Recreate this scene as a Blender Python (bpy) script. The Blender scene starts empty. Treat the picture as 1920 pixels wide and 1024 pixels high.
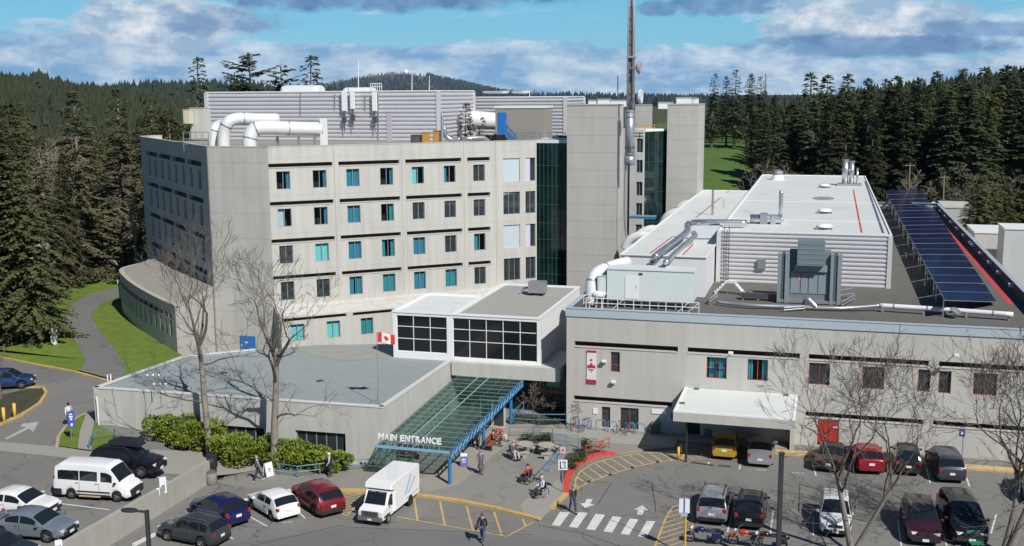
import bpy, bmesh, math, random
from mathutils import Vector, Matrix, noise
# ------------------------------------------------------------------ camera model (photo 1920x1024)
HC = 26.0
FPX, PITCH, ROLL = 2054.7, 0.161738, 0.006521
_F = Vector((0, math.cos(PITCH), -math.sin(PITCH)))
_R0 = Vector((1, 0, 0)); _U0 = Vector((0, math.sin(PITCH), math.cos(PITCH)))
_R = _R0*math.cos(ROLL) - _U0*math.sin(ROLL)
_U = _R0*math.sin(ROLL) + _U0*math.cos(ROLL)
CAM = Vector((0, 0, HC))
def ray(px, py): return _R*((px-960)/FPX) + _U*(-(py-512)/FPX) + _F
def G(px, py, z=0.0):
    "point of the horizontal plane z seen at a photo position"
    d = ray(px, py); t = (z-HC)/d.z; p = CAM + d*t; return Vector((p.x, p.y, z))
def WP(px, py, A, u):
    "point of the vertical plane through A along u seen at a photo position"
    d = ray(px, py); n = Vector((-u[1], u[0], 0)); t = (A-CAM).dot(n)/d.dot(n); return CAM + d*t
def AT(px, py, Y):
    d = ray(px, py); return CAM + d*(Y/d.y)
def pix(p):
    v = Vector(p)-CAM; z = v.dot(_F); return (960+FPX*v.dot(_R)/z, 512-FPX*v.dot(_U)/z)
def ZA(py, P):
    "height above P.xy that shows at photo row py"
    lo, hi = -5.0, 60.0
    for _ in range(40):
        m = (lo+hi)/2
        if pix((P[0], P[1], m))[1] > py: lo = m
        else: hi = m
    return (lo+hi)/2
def U2(deg): a = math.radians(deg); return Vector((math.cos(a), math.sin(a), 0))
UR = U2(-15.917); VR = U2(-15.917+90)   # right wing: along the front, and away from the camera
UL = U2(24.4); VL = U2(114.4)           # ward block front
scene = bpy.context.scene
COL = scene.collection
rnd = random.Random(7)
Z3 = Vector((0, 0, 1))
def V(*a): return Vector(a)
def to3(v): return Vector((v[0], v[1], v[2] if len(v) > 2 else 0))
# ------------------------------------------------------------------ tags
def tag(o, label=None, cat=None, group=None, kind=None):
    if label: o['label'] = label
    if cat: o['category'] = cat
    if group: o['group'] = group
    if kind: o['kind'] = kind
    return o
def thing(name, label, cat, loc=(0, 0, 0), rz=0.0, group=None):
    o = bpy.data.objects.new(name, None); COL.objects.link(o)
    o.location = loc; o.rotation_euler = (0, 0, rz); o.empty_display_size = .3
    return tag(o, label, cat, group)
def frame_of(o):
    m = Matrix.Identity(4); c = o
    while c is not None:
        m = Matrix.LocRotScale(c.location, c.rotation_euler.to_quaternion(), c.scale) @ m; c = c.parent
    return m
KIDS = {}
def link(o, parent=None):
    COL.objects.link(o)
    if parent is not None:
        o.parent = parent; KIDS.setdefault(parent.name, []).append(o)
    return o
def copy_tree(o, parent=None):
    c = o.copy(); COL.objects.link(c)
    if parent is not None: c.parent = parent; KIDS.setdefault(parent.name, []).append(c)
    for ch in list(KIDS.get(o.name, [])): copy_tree(ch, c)
    return c
# ------------------------------------------------------------------ materials
MATS = {}
def mat(name, rgb, rough=.7, metal=0., var=.12, scale=.8, bump=0., spec=.4, streak=0., joint=None, detail=5, big=0., rand=0., alpha=1., emit=0., coat=0., corr=None, cracks=0., stains=0., transl=0.):
    if name in MATS: return MATS[name]
    m = bpy.data.materials.new(name); m.use_nodes = True; MATS[name] = m
    nt = m.node_tree; N = nt.nodes; L = nt.links
    b = N['Principled BSDF']
    b.inputs['Roughness'].default_value = rough; b.inputs['Metallic'].default_value = metal
    b.inputs['Specular IOR Level'].default_value = spec
    if coat: b.inputs['Coat Weight'].default_value = coat; b.inputs['Coat Roughness'].default_value = .05
    geo = N.new('ShaderNodeNewGeometry')
    def math_(op, a, c=None, clamp=False):
        n = N.new('ShaderNodeMath'); n.operation = op; n.use_clamp = clamp
        for i, x in enumerate((a, c)):
            if x is None: continue
            if isinstance(x, (int, float)): n.inputs[i].default_value = x
            else: L.new(x, n.inputs[i])
        return n.outputs[0]
    fac = None
    def addn(sc, amp, det, vec=None, dist=0.):
        nonlocal fac
        n = N.new('ShaderNodeTexNoise'); n.inputs['Scale'].default_value = sc; n.inputs['Detail'].default_value = det
        n.inputs['Distortion'].default_value = dist
        L.new(vec or geo.outputs['Position'], n.inputs['Vector'])
        t = math_('MULTIPLY', math_('SUBTRACT', n.outputs[0], .5), amp*2.)
        fac = t if fac is None else math_('ADD', fac, t)
        return n.outputs[0]
    nz = addn(scale, var, detail)
    if big: addn(.07, big, 3)
    if streak:
        mp = N.new('ShaderNodeMapping'); mp.inputs['Scale'].default_value = (1, 1, .07)
        L.new(geo.outputs['Position'], mp.inputs['Vector']); addn(1.9, streak, 5, mp.outputs[0])
    if rand:
        oi = N.new('ShaderNodeObjectInfo')
        fac = math_('ADD', fac, math_('MULTIPLY', math_('SUBTRACT', oi.outputs['Random'], .5), rand*2))
    mul = math_('ADD', fac, 1.)
    if cracks:
        vo = N.new('ShaderNodeTexVoronoi'); vo.feature = 'DISTANCE_TO_EDGE'; vo.inputs['Scale'].default_value = .16
        nz2 = N.new('ShaderNodeTexNoise'); nz2.inputs['Scale'].default_value = .5; nz2.inputs['Detail'].default_value = 6; L.new(geo.outputs['Position'], nz2.inputs['Vector'])
        va = N.new('ShaderNodeVectorMath'); va.operation = 'MULTIPLY_ADD'; L.new(nz2.outputs['Color'], va.inputs[0]); va.inputs[1].default_value = (3., 3., 0); L.new(geo.outputs['Position'], va.inputs[2]); L.new(va.outputs[0], vo.inputs['Vector'])
        mul = math_('MULTIPLY', mul, math_('SUBTRACT', 1., math_('MULTIPLY', math_('LESS_THAN', vo.outputs[0], .006), cracks)))
    if stains:
        n5 = N.new('ShaderNodeTexNoise'); n5.inputs['Scale'].default_value = .33; n5.inputs['Detail'].default_value = 3; L.new(geo.outputs['Position'], n5.inputs['Vector'])
        mul = math_('MULTIPLY', mul, math_('SUBTRACT', 1., math_('MULTIPLY', math_('MULTIPLY', math_('SUBTRACT', n5.outputs[0], .60), 9., True), stains)))
    sep = None
    if joint:   # (pitch, offset, width, dark)
        sep = N.new('ShaderNodeSeparateXYZ'); L.new(geo.outputs['Position'], sep.inputs[0])
        fr = math_('FRACT', math_('DIVIDE', math_('ADD', sep.outputs[2], joint[1]), joint[0]))
        on = math_('LESS_THAN', fr, joint[2]/joint[0])
        mul = math_('MULTIPLY', mul, math_('SUBTRACT', 1., math_('MULTIPLY', on, joint[3])))
    mx = N.new('ShaderNodeMix'); mx.data_type = 'RGBA'; mx.blend_type = 'MULTIPLY'; mx.inputs[0].default_value = 1
    mx.inputs[6].default_value = (*rgb, 1); L.new(mul, mx.inputs[7])
    L.new(mx.outputs[2], b.inputs['Base Color'])
    if bump:
        bp = N.new('ShaderNodeBump'); bp.inputs['Strength'].default_value = bump; bp.inputs['Distance'].default_value = .05
        n2 = N.new('ShaderNodeTexNoise'); n2.inputs['Scale'].default_value = scale*6; n2.inputs['Detail'].default_value = 4
        L.new(geo.outputs['Position'], n2.inputs['Vector']); L.new(n2.outputs[0], bp.inputs['Height'])
        L.new(bp.outputs[0], b.inputs['Normal'])
    if emit:
        b.inputs['Emission Color'].default_value = (*rgb, 1); b.inputs['Emission Strength'].default_value = emit
    if transl:
        tl = N.new('ShaderNodeBsdfTranslucent'); L.new(mx.outputs[2], tl.inputs[0]); ms = N.new('ShaderNodeMixShader'); ms.inputs[0].default_value = transl
        L.new(b.outputs[0], ms.inputs[1]); L.new(tl.outputs[0], ms.inputs[2]); L.new(ms.outputs[0], N['Material Output'].inputs[0])
    if alpha < 1:
        b.inputs['Alpha'].default_value = alpha
    return m
def glassmat(name, tint, trans, rough=.03):
    if name in MATS: return MATS[name]
    m = bpy.data.materials.new(name); m.use_nodes = True; MATS[name] = m
    nt = m.node_tree; N = nt.nodes; L = nt.links; N.clear()
    out = N.new('ShaderNodeOutputMaterial'); tr = N.new('ShaderNodeBsdfTransparent'); tr.inputs[0].default_value = (*trans, 1)
    pr = N.new('ShaderNodeBsdfPrincipled'); pr.inputs['Base Color'].default_value = (*tint, 1); pr.inputs['Roughness'].default_value = rough
    pr.inputs['Specular IOR Level'].default_value = .7
    fr = N.new('ShaderNodeLayerWeight'); pw = N.new('ShaderNodeMath'); pw.operation = 'POWER'; pw.inputs[1].default_value = 4.; L.new(fr.outputs['Facing'], pw.inputs[0])
    ad = N.new('ShaderNodeMath'); ad.operation = 'MULTIPLY_ADD'; ad.inputs[1].default_value = .6; ad.inputs[2].default_value = .10; L.new(pw.outputs[0], ad.inputs[0])
    mx = N.new('ShaderNodeMixShader'); L.new(ad.outputs[0], mx.inputs[0]); L.new(tr.outputs[0], mx.inputs[1]); L.new(pr.outputs[0], mx.inputs[2])
    L.new(mx.outputs[0], out.inputs[0]); return m

CONC = lambda: mat('concrete', (.50, .495, .465), .85, var=.08, scale=.5, streak=.20, big=.10, bump=.15, joint=(3.73, 2.45, .035, .20))
CONCJ = lambda: mat('concrete_panel', (.455, .45, .425), .85, var=.11, scale=.5, streak=.19, big=.07, bump=.15, joint=(2.5, .5, .045, .3))
CONCT = lambda: mat('concrete_tower', (.45, .445, .42), .85, var=.07, scale=.6, streak=.11, big=.05, bump=.12, joint=(1.87, .9, .045, .35))
CONCR = lambda: mat('concrete_wing', (.48, .472, .44), .85, var=.07, scale=.4, streak=.16, big=.07, bump=.1)
CONCL = lambda: mat('concrete_low', (.47, .465, .44), .85, var=.11, scale=.5, streak=.20, big=.06, bump=.15)
WHITE = lambda: mat('white_metal', (.80, .82, .83), .45, var=.04, scale=.5)
GALV = lambda: mat('galvanised', (.55, .57, .59), .32, metal=.7, var=.12, scale=1.5)
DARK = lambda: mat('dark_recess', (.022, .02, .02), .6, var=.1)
BLACK = lambda: mat('black_rubber', (.02, .02, .022), .8, var=.1)
BLUE = lambda: mat('blue_paint', (.05, .20, .45), .45, var=.12, scale=2)
# ------------------------------------------------------------------ mesh builder
class MB:
    def __init__(s): s.v = []; s.f = []; s.m = []
    def quad(s, *p, mi=0):
        n = len(s.v); s.v += [Vector(q) for q in p]; s.f.append(tuple(range(n, n+len(p)))); s.m.append(mi); return s
    def box(s, c, size, ux=(1, 0, 0), uy=None, uz=(0, 0, 1), mi=0):
        ux = Vector(ux).normalized(); uz = Vector(uz).normalized(); uy = Vector(uy).normalized() if uy else uz.cross(ux)
        c = Vector(c); a, b, d = (ux*size[0]/2, uy*size[1]/2, uz*size[2]/2); n = len(s.v)
        for i in (-1, 1):
            for j in (-1, 1):
                for k in (-1, 1): s.v.append(c+a*i+b*j+d*k)
        for f in ((0, 1, 3, 2), (4, 6, 7, 5), (0, 4, 5, 1), (2, 3, 7, 6), (0, 2, 6, 4), (1, 5, 7, 3)):
            s.f.append(tuple(n+i for i in f)); s.m.append(mi)
        return s
    def boxc(s, p0, u, v, L, W, z0, z1, mi=0):
        "box from corner p0 (xy), L along u, W along v"
        p0 = to3(p0); c = p0+u*L/2+v*W/2; c.z = (z0+z1)/2
        return s.box(c, (L, W, z1-z0), u, v, mi=mi)
    def prism(s, poly, z0, z1, mi=0, top=None, bottom=True):
        n = len(s.v); k = len(poly)
        z0 = z0 if isinstance(z0, (list, tuple)) else [z0]*k; z1 = z1 if isinstance(z1, (list, tuple)) else [z1]*k
        for i, p in enumerate(poly): s.v.append(Vector((p[0], p[1], z0[i])))
        for i, p in enumerate(poly): s.v.append(Vector((p[0], p[1], z1[i])))
        for i in range(k): j = (i+1) % k; s.f.append((n+i, n+j, n+k+j, n+k+i)); s.m.append(mi)
        s.f.append(tuple(n+k+i for i in range(k))); s.m.append(mi if top is None else top)
        if bottom: s.f.append(tuple(n+i for i in reversed(range(k)))); s.m.append(mi)
        return s
    def tube(s, pts, r, seg=8, mi=0, cap=True):
        pts = [Vector(p) for p in pts]; k = len(pts); rr = r if isinstance(r, (list, tuple)) else [r]*k
        base = len(s.v); prev = None
        for i, p in enumerate(pts):
            d = (pts[min(i+1, k-1)]-pts[max(i-1, 0)]).normalized()
            if prev is None:
                a = d.cross(Vector((0, 0, 1)))
                if a.length < .05: a = d.cross(Vector((1, 0, 0)))
            else: a = prev-d*prev.dot(d)
            if a.length < 1e-6: a = d.orthogonal()
            a.normalize(); prev = a; b = d.cross(a)
            for j in range(seg):
                t = 2*math.pi*j/seg; s.v.append(p+(a*math.cos(t)+b*math.sin(t))*rr[i])
        for i in range(k-1):
            for j in range(seg):
                q = (j+1) % seg; o = base+i*seg
                s.f.append((o+j, o+q, o+seg+q, o+seg+j)); s.m.append(mi)
        if cap and seg > 2:
            s.f.append(tuple(base+j for j in reversed(range(seg)))); s.m.append(mi)
            s.f.append(tuple(base+(k-1)*seg+j for j in range(seg))); s.m.append(mi)
        return s
    def lathe(s, prof, c=(0, 0, 0), seg=16, ax=None, mi=0):
        "prof: (r, h) along axis"
        ax = Vector(ax or (0, 0, 1)).normalized(); a = ax.orthogonal().normalized(); b = ax.cross(a); c = Vector(c); base = len(s.v)
        for r, h in prof:
            for j in range(seg):
                t = 2*math.pi*j/seg; s.v.append(c+ax*h+(a*math.cos(t)+b*math.sin(t))*max(r, 1e-4))
        for i in range(len(prof)-1):
            for j in range(seg):
                q = (j+1) % seg; o = base+i*seg
                s.f.append((o+j, o+q, o+seg+q, o+seg+j)); s.m.append(mi)
        return s
    def ball(s, c, r, seg=10, rings=6, mi=0, sc=(1, 1, 1)):
        base = len(s.v); c = Vector(c)
        for i in range(rings+1):
            t = math.pi*i/rings
            for j in range(seg):
                p = 2*math.pi*j/seg
                s.v.append(c+Vector((r*math.sin(t)*math.cos(p)*sc[0], r*math.sin(t)*math.sin(p)*sc[1], r*math.cos(t)*sc[2])))
        for i in range(rings):
            for j in range(seg):
                q = (j+1) % seg; o = base+i*seg
                s.f.append((o+j, o+seg+j, o+seg+q, o+q)); s.m.append(mi)
        return s
    def build(s, name, mats, parent=None, smooth=False, merge=False, local=False):
        me = bpy.data.meshes.new(name)
        if not isinstance(mats, (list, tuple)): mats = [mats]
        vs = s.v
        if parent is not None and not local:
            inv = frame_of(parent).inverted(); vs = [inv @ v for v in vs]
        me.from_pydata([tuple(v) for v in vs], [], s.f)
        for m in mats: me.materials.append(m)
        me.polygons.foreach_set('material_index', s.m)
        bm = bmesh.new(); bm.from_mesh(me)
        if merge: bmesh.ops.remove_doubles(bm, verts=bm.verts, dist=1e-4)
        bmesh.ops.recalc_face_normals(bm, faces=bm.faces)
        bm.to_mesh(me); bm.free()
        if smooth: me.polygons.foreach_set('use_smooth', [True]*len(me.polygons))
        me.update()
        return link(bpy.data.objects.new(name, me), parent)
def struct(name, mb, m, **k):
    return tag(mb.build(name, m, **k), kind='structure')
def single(name, mb, mats, label, cat, group=None, loc=None, **k):
    "a thing that is one mesh, origin at its base"
    if loc is None:
        xs = [v.x for v in mb.v]; ys = [v.y for v in mb.v]; loc = Vector(((min(xs)+max(xs))/2, (min(ys)+max(ys))/2, min(v.z for v in mb.v)))
    loc = Vector(loc)
    mb.v = [v-loc for v in mb.v]; o = mb.build(name, mats, **k); o.location = loc
    return tag(o, label, cat, group)
# flat facade with real openings -------------------------------------------------
def facade(mb, A, u, L, z0, z1, holes, depth_mi=0, mi=0, back_mi=1):
    """wall plane from A along u; n points into the building. holes: (s0,s1,za,zb,depth,close)"""
    A = to3(A); n = Vector((-u.y, u.x, 0))
    if n.dot(A-CAM) < 0: n = -n
    S = sorted({0., L, *[h[0] for h in holes], *[h[1] for h in holes]}); Zs = sorted({z0, z1, *[h[2] for h in holes], *[h[3] for h in holes]})
    S = [s for s in S if -1e-6 <= s <= L+1e-6]; Zs = [z for z in Zs if z0-1e-6 <= z <= z1+1e-6]
    P = lambda s, z, d=0: Vector((A.x+u.x*s+n.x*d, A.y+u.y*s+n.y*d, z))
    for i in range(len(S)-1):
        j = 0
        while j < len(Zs)-1:
            sm = (S[i]+S[i+1])/2
            inside = lambda jj: any(h[0] < sm < h[1] and h[2] < (Zs[jj]+Zs[jj+1])/2 < h[3] for h in holes)
            if inside(j): j += 1; continue
            k = j
            while k+1 < len(Zs)-1 and not inside(k+1): k += 1
            mb.quad(P(S[i], Zs[j]), P(S[i+1], Zs[j]), P(S[i+1], Zs[k+1]), P(S[i], Zs[k+1]), mi=mi); j = k+1
    for s0, s1, za, zb, d, close in holes:
        mb.quad(P(s0, za), P(s1, za), P(s1, za, d), P(s0, za, d), mi=depth_mi)
        mb.quad(P(s0, zb), P(s1, zb), P(s1, zb, d), P(s0, zb, d), mi=depth_mi if not close else back_mi)
        mb.quad(P(s0, za), P(s0, zb), P(s0, zb, d), P(s0, za, d), mi=depth_mi)
        mb.quad(P(s1, za), P(s1, zb), P(s1, zb, d), P(s1, za, d), mi=depth_mi)
        if close: mb.quad(P(s0, za, d), P(s1, za, d), P(s1, zb, d), P(s0, zb, d), mi=back_mi)
def window(parent, A, u, s0, s1, za, zb, d, cols=2, rows=1, fm=None, pane=None, curtain=None, name='window', t=.06, split=None):
    "frame mesh with a pane (and curtain) child, set d inside the wall plane"
    A = to3(A); n = Vector((-u.y, u.x, 0))
    if n.dot(A-CAM) < 0: n = -n
    P = lambda s, z, dd: Vector((A.x+u.x*s+n.x*dd, A.y+u.y*s+n.y*dd, z))
    mb = MB(); d -= .05
    def bar(sa, sb, z_a, z_b): mb.box(P((sa+sb)/2, (z_a+z_b)/2, d), (sb-sa, .07, z_b-z_a), u, n)
    e = .004
    bar(s0+e, s0+t, za+e, zb-e); bar(s1-t, s1-e, za+e, zb-e); bar(s0+t, s1-t, za+e, za+t); bar(s0+t, s1-t, zb-t, zb-e)
    for i in range(1, cols): c = s0+(s1-s0)*i/cols; bar(c-t/2, c+t/2, za+t, zb-t)
    zs = split if split else [i/rows for i in range(1, rows)]
    for q in zs:
        c = za+(zb-za)*q
        for i in range(cols):
            a = s0+(s1-s0)*i/cols; b = s0+(s1-s0)*(i+1)/cols; bar(a+t*(1 if i == 0 else .5), b-t*(1 if i == cols-1 else .5), c-t/2, c+t/2)
    w = mb.build(name, fm or GALV(), parent)
    mp = MB(); mp.quad(P(s0+t, za+t, d+.01), P(s1-t, za+t, d+.01), P(s1-t, zb-t, d+.01), P(s0+t, zb-t, d+.01)).build('pane', pane or mat('pane_dark', (.030, .042, .050), .06, spec=.8, var=.7, scale=1.3), w)
    if curtain is not None:
        cm, parts = curtain; mc = MB()
        for a, b in parts:
            sa = s0+(s1-s0)*a; sb = s0+(s1-s0)*b; nn = max(3, int((sb-sa)/.09))
            for i in range(nn):
                x0 = sa+(sb-sa)*i/nn; x1 = sa+(sb-sa)*(i+1)/nn
                da, db = (.12, .17) if i % 2 else (.17, .12)
                mc.quad(P(x0, za+.02, d+da), P(x1, za+.02, d+db), P(x1, zb-.02, d+db), P(x0, zb-.02, d+da))
        mc.build('curtain', cm, w)
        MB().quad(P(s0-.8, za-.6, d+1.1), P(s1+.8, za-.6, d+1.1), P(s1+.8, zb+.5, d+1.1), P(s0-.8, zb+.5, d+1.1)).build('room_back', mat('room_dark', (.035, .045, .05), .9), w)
    return w
def bar(mb, a, b, w, mi=0, h=None):
    a = Vector(a); b = Vector(b); d = b-a
    up = Z3 if abs(d.normalized().z) < .95 else Vector((1, 0, 0))
    side = d.cross(up).normalized(); mb.box((a+b)/2, (d.length, w, h or w), d, side, side.cross(d).normalized()*-1, mi=mi); return mb
# ------------------------------------------------------------------ camera, sun, sky
cd = bpy.data.cameras.new('camera'); cam = bpy.data.objects.new('camera', cd); COL.objects.link(cam)
cam.matrix_world = Matrix(((_R.x, _U.x, -_F.x, CAM.x), (_R.y, _U.y, -_F.y, CAM.y), (_R.z, _U.z, -_F.z, CAM.z), (0, 0, 0, 1)))
scene.cycles.max_bounces = 6; scene.cycles.diffuse_bounces = 2; scene.cycles.glossy_bounces = 3; scene.cycles.transmission_bounces = 3; scene.cycles.transparent_max_bounces = 10
cd.sensor_width = 36; cd.lens = FPX/1920*36; cd.clip_end = 30000; cd.clip_start = .5
scene.camera = cam
scene.view_settings.view_transform = 'Standard'; scene.view_settings.look = 'None'
scene.view_settings.exposure = 0.0; scene.view_settings.gamma = 1
SUN = Vector((.56, -.88, 1.0)).normalized()
sd = bpy.data.lights.new('sun', 'SUN'); sd.energy = 5.0; sd.angle = math.radians(.53); sd.color = (1, .955, .89)
so = bpy.data.objects.new('sun', sd); COL.objects.link(so); so.rotation_euler = SUN.to_track_quat('Z', 'Y').to_euler()
so.location = (60, -90, 120)
w = bpy.data.worlds.new('World'); scene.world = w; w.use_nodes = True
def sky():
    nt = w.node_tree; N = nt.nodes; L = nt.links; N.clear()
    def m(op, a, b=None, c=None, clamp=False):
        n = N.new('ShaderNodeMath'); n.operation = op; n.use_clamp = clamp
        for i, x in enumerate((a, b, c)):
            if x is None: continue
            if isinstance(x, (int, float)): n.inputs[i].default_value = x
            else: L.new(x, n.inputs[i])
        return n.outputs[0]
    def mixc(f, a, b):
        n = N.new('ShaderNodeMix'); n.data_type = 'RGBA'; n.clamp_factor = True
        for i, x in ((0, f), (6, a), (7, b)):
            if isinstance(x, (int, float)): n.inputs[i].default_value = x
            elif isinstance(x, tuple): n.inputs[i].default_value = (*x, 1)
            else: L.new(x, n.inputs[i])
        return n.outputs[2]
    st = N.new('ShaderNodeTexSky'); st.sky_type = 'NISHITA'; st.sun_disc = False
    st.sun_elevation = math.asin(SUN.z); st.sun_rotation = math.atan2(SUN.x, SUN.y)
    st.altitude = 50; st.air_density = 1.0; st.dust_density = .4; st.ozone_density = 2.0
    hsv = N.new('ShaderNodeVectorMath'); hsv.operation = 'SCALE'; L.new(st.outputs[0], hsv.inputs[0]); hsv.inputs['Scale'].default_value = .1
    tint = N.new('ShaderNodeVectorMath'); tint.operation = 'MULTIPLY'; L.new(hsv.outputs[0], tint.inputs[0]); tint.inputs[1].default_value = (.60, .98, 1.08)
    tc = N.new('ShaderNodeTexCoord'); sp = N.new('ShaderNodeSeparateXYZ'); L.new(tc.outputs['Generated'], sp.inputs[0])
    az = m('ARCTAN2', sp.outputs[0], sp.outputs[1]); el = m('ARCSINE', sp.outputs[2])
    # azimuth / elevation in degrees
    A = m('MULTIPLY', az, 57.2958); E = m('MULTIPLY', el, 57.2958)
    def vec(x, y, z=0.):
        n = N.new('ShaderNodeCombineXYZ')
        for i, q in enumerate((x, y, z)):
            if isinstance(q, (int, float)): n.inputs[i].default_value = q
            else: L.new(q, n.inputs[i])
        return n.outputs[0]
    def noise_(v, sc, det=6, rough=.55, dist=0.):
        n = N.new('ShaderNodeTexNoise'); n.inputs['Scale'].default_value = sc; n.inputs['Detail'].default_value = det
        n.inputs['Roughness'].default_value = rough; n.inputs['Distortion'].default_value = dist; L.new(v, n.inputs['Vector']); return n.outputs[0]
    n1 = noise_(vec(m('MULTIPLY', A, .13), m('MULTIPLY', E, .60), 3.1), 1.7, 7, .58, .35)
    n2 = noise_(vec(m('MULTIPLY', A, .26), m('MULTIPLY', E, .62), 9.7), 1.5, 8, .60, .2)
    n4 = noise_(vec(m('MULTIPLY', A, .55), m('MULTIPLY', E, .95), 5.3), 1.2, 6, .6)
    nd = m('ADD', m('MULTIPLY', m('SUBTRACT', n2, .5), 3.4), m('MULTIPLY', m('SUBTRACT', n4, .5), 2.4))
    def blob(a0, e0, ra, re, k=1., sharp=4.6):
        "soft ellipse, edge roughened by noise"
        x = m('DIVIDE', m('SUBTRACT', A, a0), ra); y = m('DIVIDE', m('SUBTRACT', E, e0), re)
        r = m('SQRT', m('ADD', m('MULTIPLY', x, x), m('MULTIPLY', y, y)))
        r = m('ADD', r, m('MULTIPLY', nd, .42))
        return m('MULTIPLY', m('MULTIPLY', m('SUBTRACT', 1.12, r), sharp, clamp=True), k)
    def P(px, py):
        d = ray(px, py).normalized(); return math.degrees(math.atan2(d.x, d.y)), math.degrees(math.asin(d.z))
    def B(px, py, rx, ry, k=1., sharp=4.6):
        a, e = P(px, py); return blob(a, e, rx/FPX*57.3, ry/FPX*57.3, k, sharp)
    def maxl(l):
        r = l[0]
        for x in l[1:]: r = m('MAXIMUM', r, x)
        return r
    # the low bank of stratus, clear bands, and the cumulus masses
    low = m('MULTIPLY', m('SUBTRACT', m('ADD', n1, m('MULTIPLY', m('SUBTRACT', 3.5, E), .15)), .42), 4.2, clamp=True)
    gap = maxl([B(700, 56, 290, 25), B(1290, 57, 210, 28), B(1000, 54, 200, 22), B(70, 22, 130, 16), B(1720, 104, 170, 7, .6, 2.), B(1840, 12, 110, 9, .8)])
    low = m('MULTIPLY', low, m('SUBTRACT', 1., gap))
    lit = maxl([B(300, 42, 150, 44), B(1620, 42, 175, 42), B(270, 104, 85, 15, .8, 2.), B(60, 102, 100, 9, .6, 2.), B(80, 42, 50, 9, .6, 2.), B(1490, 134, 120, 12, .6, 2.), B(1180, 150, 110, 10, .35, 2.), B(1860, 118, 120, 8, .5, 2.), B(1560, 14, 120, 20, .8)])
    dark = maxl([B(760, -6, 330, 26, 1., 2.4), B(1360, 6, 90, 24, .9, 2.4), B(1235, 16, 40, 14, .9, 2.4), B(390, 40, 130, 26, .6, 1.6), B(1640, 86, 220, 20, .95, 2.4), B(1860, 54, 170, 16, .7, 2.)])
    c_low = mixc(m('MULTIPLY', m('SUBTRACT', n2, .38), 3.6, clamp=True), (.23, .43, .68), (.66, .78, .88))
    c_lit = mixc(m('MULTIPLY', m('ADD', m('SUBTRACT', n4, .40), m('MULTIPLY', m('SUBTRACT', n2, .5), .8)), 2.6, clamp=True), (.34, .50, .68), (.95, .96, .97))
    c_dark = mixc(m('MULTIPLY', m('SUBTRACT', n4, .32), 2.2, clamp=True), (.10, .22, .45), (.26, .43, .65))
    clear = mixc(m('MULTIPLY', m('SUBTRACT', E, 1.), .25, clamp=True), (.27, .58, .80), (.15, .49, .78))
    col = mixc(.75, tint.outputs[0], clear)
    col = mixc(low, col, c_low)
    col = mixc(lit, col, c_lit)
    col = mixc(m('MULTIPLY', dark, .92), col, c_dark)
    dim_above = m('MULTIPLY', m('SUBTRACT', E, 5.5), 1/5., clamp=True)  # unseen sky above the view is darkened to cut ambient fill
    col = mixc(m('MULTIPLY', dim_above, .93), col, (.016, .045, .125))
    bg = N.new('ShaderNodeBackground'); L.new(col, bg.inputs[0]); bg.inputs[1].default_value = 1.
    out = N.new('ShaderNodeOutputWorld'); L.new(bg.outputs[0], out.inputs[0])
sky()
w.cycles.sampling_method = 'MANUAL'; w.cycles.sample_map_resolution = 128
# ------------------------------------------------------------------ ground
ASPH = mat('asphalt', (.185, .182, .172), .9, var=.13, scale=.35, big=.13, bump=.2, cracks=.35, stains=.18)
ASPHD = mat('asphalt_patch', (.160, .160, .157), .9, var=.12, scale=.35, big=.10, bump=.2, cracks=.3)
ASPHL = mat('concrete_pavement', (.30, .29, .26), .9, var=.10, scale=.5, big=.08, bump=.15)
PLAZA = mat('plaza_asphalt', (.235, .228, .205), .9, var=.12, scale=.4, big=.10, bump=.15, stains=.16, cracks=.2)
GRASS = mat('lawn_grass', (.115, .175, .022), .95, var=.42, scale=1.1, big=.35, bump=.4)
EARTH = mat('forest_floor', (.055, .062, .028), .95, var=.4, scale=.25, big=.2, bump=.4)
YEL = mat('road_paint_yellow', (.52, .36, .13), .75, var=.38, scale=1.4)
YELB = mat('bright_paint_yellow', (.70, .42, .05), .6, var=.15, scale=1.4)
WPT = mat('road_paint_white', (.62, .62, .60), .75, var=.20, scale=1.5)
WPTW = mat('worn_paint_white', (.40, .40, .39), .75, var=.35, scale=2.5)
def sstep(t): t = max(0., min(1., t)); return t*t*(3-2*t)
W0 = G(395, 905); W1 = G(205, 1024); WD = (W1-W0).normalized()       # foot of the retaining wall
def gz(x, y): return 1.6*sstep((-x-17.6+(72-y)*.35)/10)
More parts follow.
